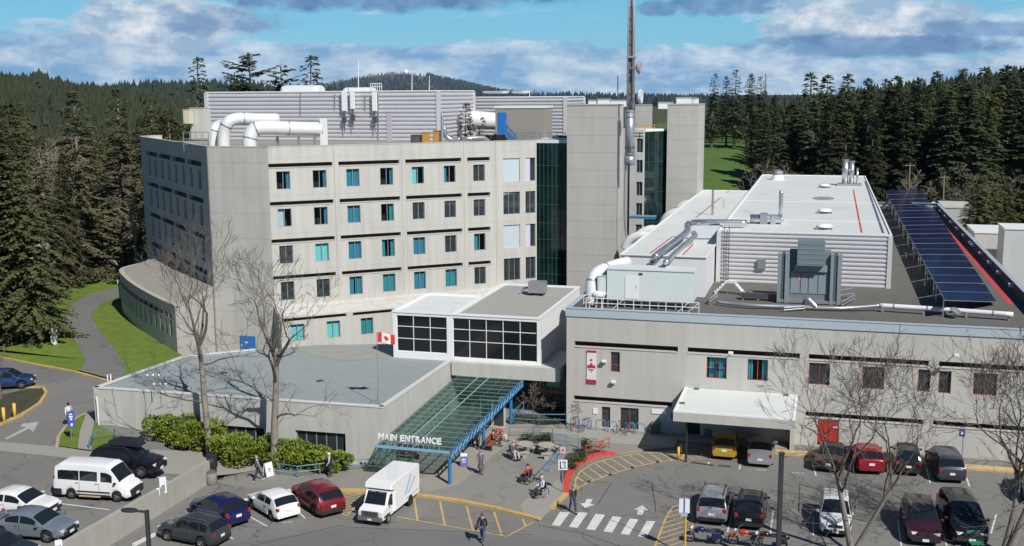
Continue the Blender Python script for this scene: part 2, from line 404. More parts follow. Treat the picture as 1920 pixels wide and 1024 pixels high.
def sheet(name, poly, m, dz=0., kind='structure', z=None, drape=False, step=1.5, hidden=None):
    me = bpy.data.meshes.new(name); bm = bmesh.new()
    vs = [bm.verts.new((p[0], p[1], 0)) for p in poly]; f = bm.faces.new(vs)
    bmesh.ops.triangulate(bm, faces=[f])
    if drape:
        x0, x1 = min(p[0] for p in poly), max(p[0] for p in poly); y0, y1 = min(p[1] for p in poly), max(p[1] for p in poly)
        k = math.ceil(max(x0, -45)/step)
        while k*step < min(x1, -14): bmesh.ops.bisect_plane(bm, geom=bm.verts[:]+bm.edges[:]+bm.faces[:], plane_co=(k*step, 0, 0), plane_no=(1, 0, 0)); k += 1
        k = math.ceil(max(y0, 40)/step)
        while k*step < min(y1, 100): bmesh.ops.bisect_plane(bm, geom=bm.verts[:]+bm.edges[:]+bm.faces[:], plane_co=(0, k*step, 0), plane_no=(0, 1, 0)); k += 1
    for v in bm.verts: v.co.z = (gz(v.co.x, v.co.y) if drape else (z or 0.))+dz
    bmesh.ops.recalc_face_normals(bm, faces=bm.faces)
    if bm.faces[:] and bm.faces[0].normal.z < 0: bmesh.ops.reverse_faces(bm, faces=bm.faces[:])
    bm.to_mesh(me); bm.free(); me.materials.append(m)
    o = bpy.data.objects.new(name, me); COL.objects.link(o); o['kind'] = kind; return o
def gp(pts, z=0.): return [G(x, y, z) for x, y in pts]
sheet('ground', [(-9000, -300), (9000, -300), (9000, 12000), (-9000, 12000)], EARTH, -.03)
A = G(1062, 800)
def wing(s, v, z=0.): p = A+UR*s+VR*v; return Vector((p.x, p.y, z))
sheet('parking_lot', [(-60, 20), (70, 20), (70, 72), wing(70, 3), wing(0, 8), (-20, 92), (-20, 72), W0, W0+WD*45], ASPH, 0.)
sheet('terrain', [W0+WD*45, W0, (W0.x, 110), (-25, 330), (-420, 330), (-420, 20)], EARTH, -.10, drape=True)
sheet('upper_lot', [W0+WD*45, W0, (W0.x, 84), (-33, 86), *gp([(205, 712), (135, 693), (60, 680), (0, 668), (-260, 620)], 1.6), (-90, 30)], ASPH, .0, drape=True)
sheet('upper_pavement', gp([(-60, 822), (0, 829), (110, 838), (200, 850)], 1.6)+[(-22.5, 76.8), (-16.5, 75.5), G(392, 893, .4)]+gp([(300, 880)], 1.5)+gp([(150, 862), (0, 846), (-60, 842)], 1.6), ASPHL, .02, drape=True)
# path and lawns on the upper level
path = gp([(232, 540), (205, 543), (170, 550), (138, 568), (119, 600), (132, 628), (150, 652), (160, 675), (152, 696), (225, 715), (236, 690), (215, 655), (186, 620), (170, 592), (192, 568), (232, 556)], 1.6)
sheet('path', path, ASPHD, .034, z=1.6)
sheet('lawn_by_path', gp([(222, 548), (240, 590), (262, 617), (300, 642), (345, 668), (300, 690), (225, 708), (236, 690), (215, 655), (186, 620), (170, 592), (192, 568)], 1.6), GRASS, .022, z=1.6)
sheet('lawn_by_trees', gp([(-120, 650), (0, 640), (60, 640), (108, 610), (119, 600), (132, 628), (150, 652), (160, 675), (152, 696), (60, 680), (0, 668), (-260, 625)], 1.6), GRASS, .022, z=1.6)
sheet('lawn_far', gp([(100, 575), (135, 535), (232, 520), (232, 540), (205, 543), (170, 550), (138, 568), (119, 600)], 1.6), GRASS, .026, z=1.6)
sheet('lawn_corner', [*gp([(108, 838), (112, 820), (126, 800), (150, 783), (178, 768), (182, 798), (235, 825), (290, 852), (288, 862), (200, 852)], 1.6)], GRASS, .10, drape=True)
sheet('footpath', gp([(146, 844), (150, 812), (163, 775), (178, 770), (176, 800), (170, 825), (172, 847)], 1.6), ASPHL, .13, drape=True)
sheet('planting_bed', gp([(-40, 760), (0, 742), (55, 729), (80, 729), (84, 741), (62, 762), (0, 792), (-40, 806)], 1.6), mat('dark_planting', (.05, .055, .03), .95, var=.5, scale=1.2), .04, drape=True)
# the paved forecourt (one kerb height above the road)
ZP = .10
plz = gp([(400, 905), (440, 915), (600, 921), (700, 922), (790, 931), (860, 941), (930, 955), (1012, 976), (1035, 955), (1062, 925), (1063, 900), (1078, 876), (1108, 858), (1152, 850)])
plaza = plz+[wing(9, -3.2), wing(9, .5), wing(-2, 2), wing(-2, 14), (-6, 88), (-9.5, 74.3), (-17, 76.5), (-17.2, 73.5)]
mb = MB(); mb.prism(plaza, -.02, ZP); struct('forecourt', mb, [PLAZA])
sheet('forecourt_slab', gp([(1012, 976), (1035, 955), (1062, 925), (1050, 898), (1000, 925), (975, 948), (985, 968)], ZP), ASPHL, z=ZP, dz=.006)
sheet('forecourt_paving', gp([(862, 908), (795, 925), (783, 900), (845, 868), (905, 815), (930, 800), (945, 790), (1010, 790), (930, 850)], ZP), mat('pale_slab', (.29, .275, .24), .9, var=.1, scale=.6), z=ZP, dz=.006)
sheet('wing_pavement', [wing(9, -3.2), *[wing(s, v) for s, v in ((9, .4), (0, .4), (-1.5, 1.8), (-1.5, -2.4), (4.5, -3.6))]], ASPHL, z=ZP, dz=.012)
def kerb(name, pts, label, cat='kerb', m=None, w=.28, h=.13, z=0., group=None):
    mb = MB()
    for a, b in zip(pts, pts[1:]):
        d = (b-a); l = d.length; d.normalize(); n = Vector((-d.y, d.x, 0))
        za, zb = (z, z) if z is not None else (gz(a.x, a.y), gz(b.x, b.y))
        q = [a-n*w/2, b-d*-.03-n*w/2, b-d*-.03+n*w/2, a+n*w/2]; zz = [za, zb, zb, za]
        mb.prism(q, [t-.05 for t in zz], [t+h for t in zz])
    return single(name, mb, [m or YEL], label, cat, group)
kerb('kerb', gp([(600, 921), (700, 922), (790, 931), (860, 941), (930, 955), (1012, 976)]), 'yellow painted kerb along the forecourt edge behind the white shuttle bus', h=.15, w=.32)
kerb('kerb', gp([(1033, 957), (1046, 943), (1062, 928)]), 'short yellow kerb end beside the walking person at the crosswalk', h=.15)
kerb('kerb', gp([(1062, 926), (1062, 908), (1066, 893), (1076, 877), (1092, 866), (1110, 858), (1130, 853), (1152, 852)]), 'bright red curved kerb around the corner planting bed', m=mat('kerb_paint_red', (.62, .06, .045), .6, var=.15, scale=2), h=.16, w=.42)
kerb('kerb', gp([(425, 948), (500, 930), (545, 921), (600, 919)]), 'white kerb at the nose of the parked cars below the hedge', m=WPT, h=.14, w=.2)
kerb('kerb', gp([(250, 1024), (278, 1010), (330, 985), (425, 948)]), 'pale kerb line along the foot of the long concrete wall', m=WPT, h=.14, w=.2)
kerb('kerb', [p for p in gp([(-60, 660), (0, 671), (60, 683), (135, 697), (205, 716)], 1.6)], 'faded yellow kerb between the lawn and the upper road', z=1.6, w=.25)
kerb('kerb', [p for p in gp([(45, 727), (80, 727), (87, 738), (75, 757), (40, 780), (0, 797), (-40, 812)], 1.6)], 'pale yellow rounded kerb of the island with two yellow bollards', z=1.6, w=.25)
kerb('kerb', [p for p in gp([(178, 770), (150, 782), (125, 799), (110, 820), (107, 838)], 1.6)], 'pale curved kerb round the small lawn with the blue sign', z=1.6, w=.22, m=mat('kerb_pale', (.42, .33, .22), .8, var=.3, scale=3))
kerb('kerb', [wing(s, -2.3) for s in (16.2, 19, 22, 25, 28, 31, 34, 37)], 'long faded yellow kerb at the foot of the hospital wing wall', h=.14, w=.9, z=0, m=mat('kerb_yellow_worn', (.50, .37, .19), .85, var=.3, scale=1.2))
# painted markings ------------------------------------------------------------
def stripes(name, segs, m, w=.12, z=.004, drape=False):
    mb = MB()
    for a, b in segs:
        d = (b-a).normalized(); n = Vector((-d.y, d.x, 0))*w/2
        q = [a-n, b-n, b+n, a+n]
        mb.quad(*[Vector((p.x, p.y, (gz(p.x, p.y) if drape else 0)+z)) for p in q])
    return struct(name, mb, m)
def hatch(name, pxpoly, pxdir, gap, m, w=.11, z=.004, border=True, off=0.):
    poly = gp(pxpoly); a, b = gp(pxdir); d = (b-a).normalized(); n = Vector((-d.y, d.x, 0)); segs = []
    lo = min(p.dot(n) for p in poly); hi = max(p.dot(n) for p in poly); t = lo+gap*.5+off
    while t < hi:
        ks = []
        for i in range(len(poly)):
            p, q = poly[i], poly[(i+1) % len(poly)]; u, v = p.dot(n)-t, q.dot(n)-t
            if u*v < 0: ks.append((p+(q-p)*(u/(u-v))).dot(d))
        ks.sort()
        for i in range(0, len(ks)-1, 2): segs.append((d*ks[i]+n*t, d*ks[i+1]+n*t))
        t += gap
    stripes(name, segs, m, w, z)
    if border: stripes(name, [(poly[i], poly[(i+1) % len(poly)]) for i in range(len(poly))], m, w*1.15, z+.004)
hatch('yellow_hatching', [(602, 924), (692, 926), (648, 969)], [(610, 955), (680, 940)], .42, YEL, w=.10)
hatch('yellow_hatching', [(748, 928), (800, 936), (860, 946), (930, 961), (1003, 978), (950, 1006), (745, 969)], [(890, 948), (905, 1000)], 1.62, YEL, w=.12, border=False, off=.4)
stripes('yellow_lines', [(G(744, 969), G(950, 1006)), (G(950, 1006), G(1001, 979))], YEL, .1, .008)
hz = [(1079, 918), (1062, 925), (1063, 908), (1068, 890), (1080, 876), (1108, 862), (1152, 853), (1290, 847), (1278, 862), (1232, 866), (1186, 877), (1143, 890), (1103, 905)]
hatch('yellow_hatching', hz[:1]+[(1079, 900), (1088, 884), (1110, 870), (1150, 858), (1200, 850), (1285, 846)]+hz[8:], [(1078, 873), (1105, 892)], .78, YEL, w=.11)
hatch('yellow_hatching', [(1128, 848), (1205, 828), (1290, 818), (1284, 836), (1200, 846), (1155, 852)], [(1150, 838), (1172, 849)], .8, YEL, w=.11)
hatch('yellow_hatching', [(1288, 848), (1292, 862), (1336, 866), (1342, 852)], [(1290, 850), (1310, 862)], .6, YEL, w=.08, border=False)
hatch('yellow_hatching', [(1226, 1030), (1248, 972), (1262, 950), (1296, 944), (1300, 985), (1280, 1030)], [(1240, 1005), (1290, 990)], .55, YEL, w=.1)
zb = lambda *p: [G(960+x/4.57, 800+y/4.57) for x, y in p]
mb = MB()
for b in (((412, 730), (497, 735), (410, 852), (340, 845)), ((570, 733), (648, 740), (562, 868), (487, 860)), ((715, 748), (797, 757), (712, 888), (635, 880)),
          ((862, 768), (938, 775), (858, 908), (783, 898)), ((1010, 788), (1083, 795), (1003, 928), (930, 920)), ((1155, 808), (1228, 812), (1152, 948), (1080, 940))):
    mb.quad(*[p+Z3*.005 for p in zb(*b)])
mb.quad(*[p+Z3*.005 for p in zb((640, 620), (692, 622), (670, 662), (708, 668), (625, 698), (585, 657), (622, 657))])
mb.quad(*[p+Z3*.005 for p in zb((1118, 675), (1168, 720), (1132, 716), (1118, 758), (1068, 755), (1082, 712), (1045, 710))])
struct('crosswalk_markings', mb, WPT)
mb = MB(); q = [(8, 823), (50, 801), (37, 801), (43, 795), (73, 791), (62, 811), (55, 804), (14, 824)]
mb.quad(*[p+Z3*.018 for p in gp(q, 1.6)]); struct('direction_arrow', mb, WPTW)
stripes('bay_lines', [(G(463, 966), G(501, 987)), (G(546, 945), G(572, 972)), (G(425, 1003), G(438, 1011)), (G(1450, 958), G(1444, 1002)), (G(1376, 950), G(1364, 998)), (G(1525, 968), G(1525, 1004)),
         (G(1683, 975), G(1690, 1024)), (G(1467, 846), G(1462, 862)), (G(1330, 866), G(1326, 873)), (G(1388, 872), G(1386, 880)), (G(1668, 868), G(1672, 900)), (G(1736, 872), G(1744, 906)), (G(1523, 868), G(1530, 892)), (G(1806, 878), G(1818, 912)), (G(1768, 1000), G(1775, 1024)), (G(1868, 965), G(1858, 1000))], WPT, .1)
stripes('bay_lines', [(G(98, 946, 1.6), G(205, 960, 1.6)), (G(292, 888, 1.4), G(318, 893, 1.4)), (G(-30, 990, 1.6), G(10, 1000, 1.6))], WPT, .1, .02, drape=False) if False else None
mb = MB()
for a, b in (((98, 946), (206, 960)), ((290, 887), (320, 893))):
    a, b = G(*a, 1.5), G(*b, 1.5); n = (b-a).normalized(); n = Vector((-n.y, n.x, 0))*.06
    k = 14
    for i in range(k):
        p, q = a+(b-a)*(i/k), a+(b-a)*((i+1)/k)
        mb.quad(*[Vector((t.x, t.y, gz(t.x, t.y)+.03)) for t in (p-n, q-n, q+n, p+n)])
struct('bay_lines', mb, WPT)
# stencilled words at the bays, drains, patches
stripes('bay_stencils', [(G(530+i*5, 980-i*.6), G(533+i*5, 979.5-i*.6)) for i in range(4)]+[(G(600+i*5, 968-i*.6), G(603+i*5, 967.6-i*.6)) for i in range(4)]+[(G(1418+i*5, 880+i*.5), G(1421+i*5, 880.5+i*.5)) for i in range(4)]+[(G(1486+i*6, 886+i*.5), G(1489+i*6, 886.5+i*.5)) for i in range(4)]+[(G(1560+i*5, 893+i*.5), G(1563+i*5, 893.5+i*.5)) for i in range(4)], WPTW, .28, .006)
stripes('asphalt_patches', [(G(1295, 867), G(1338, 873)), (G(1346, 873), G(1370, 875))], mat('tar_strip', (.04, .04, .042), .9), .3, .006)
sheet('road_patch', gp([(-50, 1040), (300, 1040), (640, 990), (1000, 1006), (1240, 1040), (1240, 1100), (-50, 1100)]), ASPHD, z=0, dz=.002)
sheet('road_patch', gp([(150, 700), (70, 684), (-40, 664), (-60, 700), (90, 720)], 1.6), ASPHD, z=1.6, dz=.016)
stripes('tar_seams', [(G(1145, 975), G(1235, 1012)), (G(1010, 985), G(1090, 1000)), (G(1090, 1000), G(1180, 1030)), (G(1120, 946), G(1147, 905)), (G(1230, 960), G(1222, 905)), (G(1140, 905), G(1060, 903)), (G(640, 988), G(1000, 1003)), (G(1500, 905), G(1497, 960)), (G(640, 985), G(470, 1024))], mat('tar_strip', (.04, .04, .042), .9), .05, .007)
# ================================================================== RIGHT WING
ZW, ZR = 9.56, 8.66
def szr(px, py): q = WP(px, py, A, UR); return (q-A).dot(UR), q.z
hw = thing('hospital_wing', 'two storey beige concrete hospital wing with long dark recessed bands and red framed windows', 'building', A, math.radians(-15.917))
holes = []; wins = []
SILLS = []
def slot(x0, x1, zc, t=.2):
    s0 = szr(x0, 660)[0]; s1 = szr(x1, 660)[0]; holes.append((s0, s1, zc-t, zc+t, .55, True)); SILLS.append((s0, s1, zc-t))
for x0, x1 in ((1077, 1271), (1289, 1500), (1517, 1742), (1762, 1975)): slot(x0, x1, 6.78)
slot(1076, 1262, 2.40, .19); slot(1515, 1738, 2.40, .19); slot(1757, 1975, 2.40, .19)
def wr(x0, y0, x1, y1, cols, rows=1, split=None, cur=None):
    s0, zt = szr(x0, y0); s1, zb_ = szr(x1, y1); s0b = szr((x0+x1)/2, y0)[1]; zbb = szr((x0+x1)/2, y1)[1]
    holes.append((s0, s1, zbb, s0b, .22, False)); wins.append((s0, s1, zbb, s0b, cols, rows, split, cur))
TEAL = mat('teal_curtain', (.07, .42, .48), .9, var=.15, scale=2)
CYAN = mat('pale_cyan_curtain', (.36, .92, .90), .9, var=.08, scale=2)
WCUR = mat('white_curtain', (.80, .90, .92), .9, var=.05, scale=2)
BCUR = mat('blue_curtain', (.08, .36, .50), .9, var=.15, scale=2)
wr(1145, 660, 1162, 698, 1, 2, [.35]); wr(1325, 670, 1362, 710, 2, 2, [.5], (TEAL, [(.1, .45), (.55, .95)])); wr(1402, 674, 1439, 714, 2, 1, None, (TEAL, [(0, .25), (.7, 1)]))
wr(1517, 681, 1555, 722, 2); wr(1618, 688, 1657, 730, 2); wr(1722, 693, 1743, 735, 1); wr(1761, 696, 1782, 738, 1); wr(1826, 700, 1868, 742, 2)
wr(1128, 763, 1144, 802, 1); wr(1163, 765, 1197, 805, 2)
# dark glazed entrance under the canopy and the red double door
e0, e1 = szr(1288, 780)[0], szr(1313, 780)[0]
holes.append((e0, e1, .1, 2.3, .5, False))
d0, d1 = szr(1533, 800)[0], szr(1573, 800)[0]
holes.append((d0, d1, .12, 2.05, .12, False))
LW, DW = 35.4, 92.
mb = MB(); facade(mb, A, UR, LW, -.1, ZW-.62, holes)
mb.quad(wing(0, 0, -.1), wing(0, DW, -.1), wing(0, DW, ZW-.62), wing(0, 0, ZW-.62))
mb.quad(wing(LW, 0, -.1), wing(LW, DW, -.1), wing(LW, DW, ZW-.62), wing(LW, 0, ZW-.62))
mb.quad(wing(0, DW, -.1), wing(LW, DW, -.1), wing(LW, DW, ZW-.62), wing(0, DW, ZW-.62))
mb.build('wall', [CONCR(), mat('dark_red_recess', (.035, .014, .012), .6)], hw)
SILLM = mat('pale_sill', (.55, .52, .46), .8, var=.05)
for a_, b_, z_ in SILLS: MB().boxc(wing(a_, -.05), UR, VR, b_-a_, .55, z_-.07, z_-.003).build('sill', [SILLM], hw)
REDF = mat('red_window_frame', (.38, .075, .05), .5)
for s0, s1, za, zb_, cols, rows, split, cur in wins:
    window(hw, A, UR, s0, s1, za, zb_, .2, cols, rows, fm=REDF, pane=(glassmat('glass_clear', (.02, .03, .035), (.72, .82, .85)) if cur else None), curtain=cur, split=split, t=.05)
# plain mirror-dark panes get a room behind only where a curtain hangs; a wall behind closes those off
mb = MB(); bd = 1.2
for s0, s1, za, zb_, cols, rows, split, cur in wins:
    if cur: mb.boxc(wing(s0-.02, .23), UR, VR, s1-s0+.04, .5, za-.02, zb_+.02)
mb.build('window_niche', [DARK()], hw) if False else None
gd = window(hw, A, UR, e0, e1, .12, 2.28, .48, 2, 1, fm=mat('dark_frame', (.03, .03, .035), .5), name='entrance_door')
mb = MB(); m_ = (d0+d1)/2
mb.boxc(wing(d0+.01, .06), UR, VR, m_-d0-.03, .05, .13, 2.04); dr = mb.build('door', [mat('red_door', (.50, .035, .025), .45, var=.08)], hw)
MB().boxc(wing(m_-.2, .02), UR, VR, .05, .05, .9, 1.3).build('handle', [GALV()], dr)
mb = MB(); mb.boxc(wing(m_+.02, .06), UR, VR, d1-m_-.03, .05, .13, 2.04); dr = mb.build('door', [MATS['red_door']], hw)
MB().boxc(wing(m_+.15, .02), UR, VR, .05, .05, .9, 1.3).build('handle', [GALV()], dr); MB().boxc(wing(m_+.35, .045), UR, VR, .45, .02, 1.45, 1.58).build('notice', [WHITE()], dr)
mb = MB()   # parapet fascia, sloped cap all round
FB = mat('fascia_metal', (.47, .55, .61), .4, metal=.15, var=.05)
zf0, zf1 = ZW-.62, ZW
mb.boxc(wing(-.06, -.08), UR, VR, LW+.12, .10, zf0, zf1); mb.boxc(wing(-.06, .022), UR, VR, .10, DW, zf0, zf1); mb.boxc(wing(LW-.04, .022), UR, VR, .10, DW, zf0, zf1); mb.boxc(wing(.042, DW-.1), UR, VR, LW-.084, .1, zf0, zf1)
mb.boxc(wing(-.10, -.12), UR, VR, LW+.2, .42, ZW, ZW+.05); mb.boxc(wing(-.10, .302), UR, VR, .42, DW-.3, ZW, ZW+.05); mb.boxc(wing(LW-.32, .302), UR, VR, .42, DW-.3, ZW, ZW+.05); mb.boxc(wing(.322, DW-.32), UR, VR, LW-.644, .42, ZW, ZW+.05)
mb.build('parapet', [FB], hw)
ROOFD = mat('roof_membrane_dark', (.125, .122, .112), .95, var=.14, scale=.5, big=.16, bump=.2, stains=.25)
ROOFW = mat('roof_membrane_white', (.64, .675, .665), .6, var=.07, scale=.35, big=.09, stains=.16)
mb = MB(); mb.boxc(wing(.05, .03), UR, VR, LW-.1, DW-.1, ZR-.3, ZR); 
for k in range(2): mb.boxc(wing(.07+k*(LW-.3), .05), UR, VR, .18, DW-.2, ZR+.002, ZW-.01, mi=1)
mb.build('roof', [ROOFD, mat('parapet_inner', (.11, .11, .12), .8)], hw)
for s0, s1 in ((wing(30.5, 3.5), wing(31.5, 72)),):
    stripes('roof_walkway_marking', [(G(1896, 570, ZR), G(1734, 379, ZR))], mat('red_roof_line', (.52, .06, .06), .8, var=.15, scale=3), .5, ZR+.006)
# entrance canopy
cs0, cs1 = szr(1284, 726)[0], szr(1496, 737)[0]; ct = szr(1390, 732)[1]
fl = G(1267, 770, ct); cd_ = -(fl-A).dot(VR)
mb = MB(); mb.boxc(wing(cs0, -cd_), UR, VR, cs1-cs0, cd_-.004, ct-.78, ct-.12); mb.build('canopy', [CONCR()], hw)
mb = MB(); mb.boxc(wing(cs0+.18, -cd_+.18), UR, VR, cs1-cs0-.36, cd_-.2, ct-.12, ct-.05)
mb.boxc(wing(cs0, -cd_), UR, VR, cs1-cs0, .18, ct-.12, ct+.0, mi=1); mb.boxc(wing(cs0, -cd_+.18), UR, VR, .18, cd_-.19, ct-.12, ct, mi=1); mb.boxc(wing(cs1-.18, -cd_+.18), UR, VR, .18, cd_-.19, ct-.12, ct, mi=1)
mb.build('canopy_roof', [ROOFW, WHITE()], hw)
for px, py in ((1306, 730), (1279, 757), (1474, 742)):
    p = G(px, py, ct-.05); MB().box(p+Z3*.05, (.38, .25, .1), UR, VR).build('roof_drain', [mat('drain_grey', (.12, .12, .13), .6)], hw)
mb = MB(); ps = szr(1490, 790)[0]; mb.boxc(wing(cs1-.42, -1.7), UR, VR, .32, 1.7, 0, ct-.782); mb.build('canopy_pier', [CONCR()], hw)
mb = MB(); mb.tube([wing(cs0+.9, -cd_+.5, 0), wing(cs0+.9, -cd_+.5, ct-.78)], .07, 8); mb.build('canopy_post', [mat('dark_frame', (.03, .03, .035), .5)], hw)
mb = MB(); mb.boxc(wing(cs0-.6, -1.6), UR, VR, cs1-cs0, 1.59, 0.004, .14); mb.build('entrance_step', [ASPHL], hw)
# signs, lamps on the wing front
def wsign(name, x0, y0, x1, y1, m, label, cat='sign'):
    s0, z1 = szr(x0, y0); s1, z0 = szr(x1, y1)
    return single(name, MB().boxc(wing(s0, -.06), UR, VR, s1-s0, .055, z0, z1), [m], label, cat, loc=wing((s0+s1)/2, -.03, z0))
wsign('wall_sign', 1112, 765, 1120, 776, WHITE(), 'small square white notice on the wing wall left of the ground floor windows')
wsign('wall_sign', 1222, 767, 1249, 777, WHITE(), 'wide white sign plate on the wing wall left of the entrance canopy')
wsign('wall_sign', 1320, 803, 1335, 822, mat('sign_bluegrey', (.16, .19, .30), .5), 'blue grey sign in the shade under the flat canopy, behind the yellow car')
wsign('wall_sign', 1258, 775, 1263, 785, mat('sign_blue', (.05, .10, .40), .5), 'small blue sign in shade at the left end of the canopy')
# banner with red leaf
bs0, bz1 = szr(1100.5, 657); bs1, bz0 = szr(1118, 719)
ban = thing('wall_banner', 'tall white banner with red leaf figure and red end bands on the wing wall', 'banner', wing((bs0+bs1)/2, -.05, bz0), math.radians(-15.917))
MB().boxc(wing(bs0, -.07), UR, VR, bs1-bs0, .03, bz0, bz1).build('cloth', [mat('banner_white', (.72, .70, .72), .8)], ban)
REDB = mat('banner_red', (.42, .02, .06), .8)
for q0_, q1_ in ((bz1-.14, bz1+.02), (bz0-.02, bz0+.30)): MB().boxc(wing(bs0-.01, -.085), UR, VR, bs1-bs0+.02, .012, q0_, q1_).build('band', [REDB], ban)
LEAF = [(0, 1), (.12, .62), (.34, .74), (.27, .30), (.52, .48), (.58, .34), (.94, .42), (.82, .12), (.98, .02), (.52, -.36), (.58, -.56), (.08, -.50), (.06, -.95)]
LEAF = LEAF + [(-x, y) for x, y in reversed(LEAF) if x > 0]
def leaf(mb, c, u, up, r, off, mi=0, ry=None):
    n = len(mb.v); mb.v.append(c+off)
    for x, y in LEAF: mb.v.append(c+off+u*x*r+up*y*(ry or r))
    for i in range(len(LEAF)): mb.f.append((n, n+1+i, n+1+(i+1) % len(LEAF))); mb.m.append(mi)
mb = MB(); cc = wing((bs0+bs1)/2, 0, (bz0+bz1)/2-.02); leaf(mb, cc, UR, Z3, .36, -VR*.09, ry=.44); mb.ball(cc-VR*.09+Z3*.60, .09, sc=(1, .2, 1)); mb.build('leaf_emblem', [REDB], ban)
MB().boxc(wing((bs0+bs1)/2-.2, -.106), UR, VR, .4, .012, cc.z-.14, cc.z-.06).build('lettering', [mat('banner_white', (.72, .70, .72), .8)], ban)
def floodlight(px, py, label, arm=.9):
    s, z = szr(px, py); p = wing(s, 0, z); mb = MB()
    t = thing('flood_light', label, 'light', p)
    MB().tube([p, p-VR*arm+Z3*.25], .035, 6).boxc(wing(s-.08, -.03), UR, VR, .16, .03, z-.12, z+.12).build('arm', [GALV()], t)
    MB().box(p-VR*arm+Z3*.22, (.34, .26, .16), UR, VR, ).build('lamp_head', [WHITE()], t)
    MB().box(p-VR*(arm+.02)+Z3*.13, (.26, .2, .02), UR, VR).build('lens', [mat('lens', (.7, .7, .65), .2)], t)
floodlight(1134, 681, 'small white wall lamp between the banner and the narrow window', .25)
floodlight(1151, 720, 'small dark wall lamp below the narrow first floor window', .2)
floodlight(1372, 662, 'white flood light on an arm above the dark band over the canopy', .9)
floodlight(1790, 665, 'white flood light on a long arm between bare trees on the wing wall', 1.1)
# ------------------------------------------------------------------ corrugated metal boxes on the wing roof
def corrmat(name, a, b, pitch, axis=2):
    if name in MATS: return MATS[name]
    m = mat(name, a, .35, metal=.35, var=.06, scale=.4, big=.06)
    return m
CORR = mat('corrugated_metal', (.70, .69, .715), .38, metal=.25, var=.05, scale=.5, big=.06)
def corrugated(mb, p, u, n, L, z0, z1, pitch, amp, mi=0):
    "real horizontal corrugation: profile swept along u, n points outward"
    k = max(2, int(round((z1-z0)/pitch))); pr = []
    for i in range(k):
        b = z0+(z1-z0)*i/k; h = (z1-z0)/k
        pr += [(b, 0), (b+h*.06, amp*.85), (b+h*.30, amp), (b+h*.58, amp*.9), (b+h*.68, 0)]
    pr.append((z1, 0))
    for (za, da), (zb_, db) in zip(pr, pr[1:]):
        a = to3(p)+n*da; b = to3(p)+n*db; a.z = za; b.z = zb_
        mb.quad(a, a+u*L, b+u*L, b, mi=mi)
def metal_box(name, label, p, u, v, L, W, z0, z1, pitch=.39, amp=.12, roofm=None, rim=.12, parts=None, corr=True):
    t = thing(name, label, 'rooftop enclosure', (p.x, p.y, z0), math.atan2(u.y, u.x)); p = to3(p)
    mb = MB()
    if corr:
        corrugated(mb, p, u, -v, L, z0, z1, pitch, amp); corrugated(mb, p+v*W, u, v, L, z0, z1, pitch, amp)
        corrugated(mb, p, v, -u, W, z0, z1, pitch, amp); corrugated(mb, p+u*L, v, u, W, z0, z1, pitch, amp)
        mb.boxc(p+u*.02+v*.02, u, v, L-.04, W-.04, z0, z1-.05)
        for q in (p, p+u*L, p+v*W, p+u*L+v*W): mb.box(Vector((q.x, q.y, (z0+z1)/2)), (amp*2+.14, amp*2+.14, z1-z0), u, v)
    else: mb.boxc(p, u, v, L, W, z0, z1)
    mb.build('wall', [CORR if corr else mat('white_cladding', (.70, .72, .75), .5, var=.04)], t)
    mb = MB(); mb.boxc(p-u*.1-v*.1, u, v, L+.2, W+.2, z1, z1+.06); mb.build('roof', [roofm or ROOFW], t)
    mb = MB(); r = .16
    mb.boxc(p-u*.13-v*.13, u, v, L+.26, r, z1+.062, z1+.062+rim); mb.boxc(p-u*.13+v*(W-.03), u, v, L+.26, r, z1+.062, z1+.062+rim)
    mb.boxc(p-u*.13+v*(.03), u, v, r, W-.06, z1+.062, z1+.062+rim); mb.boxc(p+u*(L-.03)+v*.03, u, v, r, W-.06, z1+.062, z1+.062+rim)
    mb.build('roof_edge', [WHITE()], t)
    return t
zp = 13.30; Cc = G(1665, 540, ZR); vs = (Cc-A).dot(VR); s1_ = (Cc-A).dot(UR); s0_ = (G(1347, 437, zp)-A).dot(UR)
pv = vs-.2; DP = (G(1623, 332, zp)-A).dot(VR)-pv
pent = metal_box('rooftop_plant_room', 'large corrugated white metal plant room with a pale flat roof on the right wing', wing(s0_, pv), UR, VR, s1_-s0_, DP, ZR, zp)
print('pent', s0_, s1_, pv, DP)
# features of that roof: seams, vents, rooflights, puddle stains
mb = MB()
for f in (.15, .42): mb.boxc(wing(s0_, pv+DP*f), UR, VR, s1_-s0_, .12, zp+.062, zp+.09)
mb.build('roof_seam', [WHITE()], pent)
mb = MB(); a = G(1623, 436, zp); b = G(1590, 360, zp); stripes('roof_line', [(G(1615.5, 436, zp+.07), G(1600, 356, zp+.07))], mat('red_roof_line', (.52, .06, .06), .8, var=.15, scale=3), .16, zp+.075)
stripes('roof_line', [(G(1656, 437, zp+.07), G(1622, 340, zp+.07))], mat('grey_gutter', (.10, .12, .2), .6), .22, zp+.076)
for (x, y) in ((1545, 430), (1546, 400), (1546, 352)):
    p = G(x, y, zp+.06); L_ = .0325*(p-CAM).length*.35
    t = thing('roof_hatch', {430: 'nearest low white roof hatch on the pale plant room roof', 400: 'second low white roof hatch from the front on the pale plant room roof', 352: 'farthest low white roof hatch on the pale plant room roof'}[y], 'roof hatch', p, math.radians(-15.9), 'roof hatches in a row')
    MB().box(p+Z3*.12, (1.5, 1.0, .24), UR, VR).build('upstand', [mat('hatch_grey', (.22, .23, .25), .6)], t)
    mb = MB(); mb.lathe([(0.01, .3), (.5, .26), (.72, .12), (.76, 0)], p+Z3*.24, 12); mb.build('cover', [WHITE()], t)
p = G(1544, 372, zp+.07); mb = MB(); mb.prism([p+UR*1.3*math.cos(a)+VR*2.2*math.sin(a) for a in [i*.5236 for i in range(12)]], zp+.064, zp+.09)
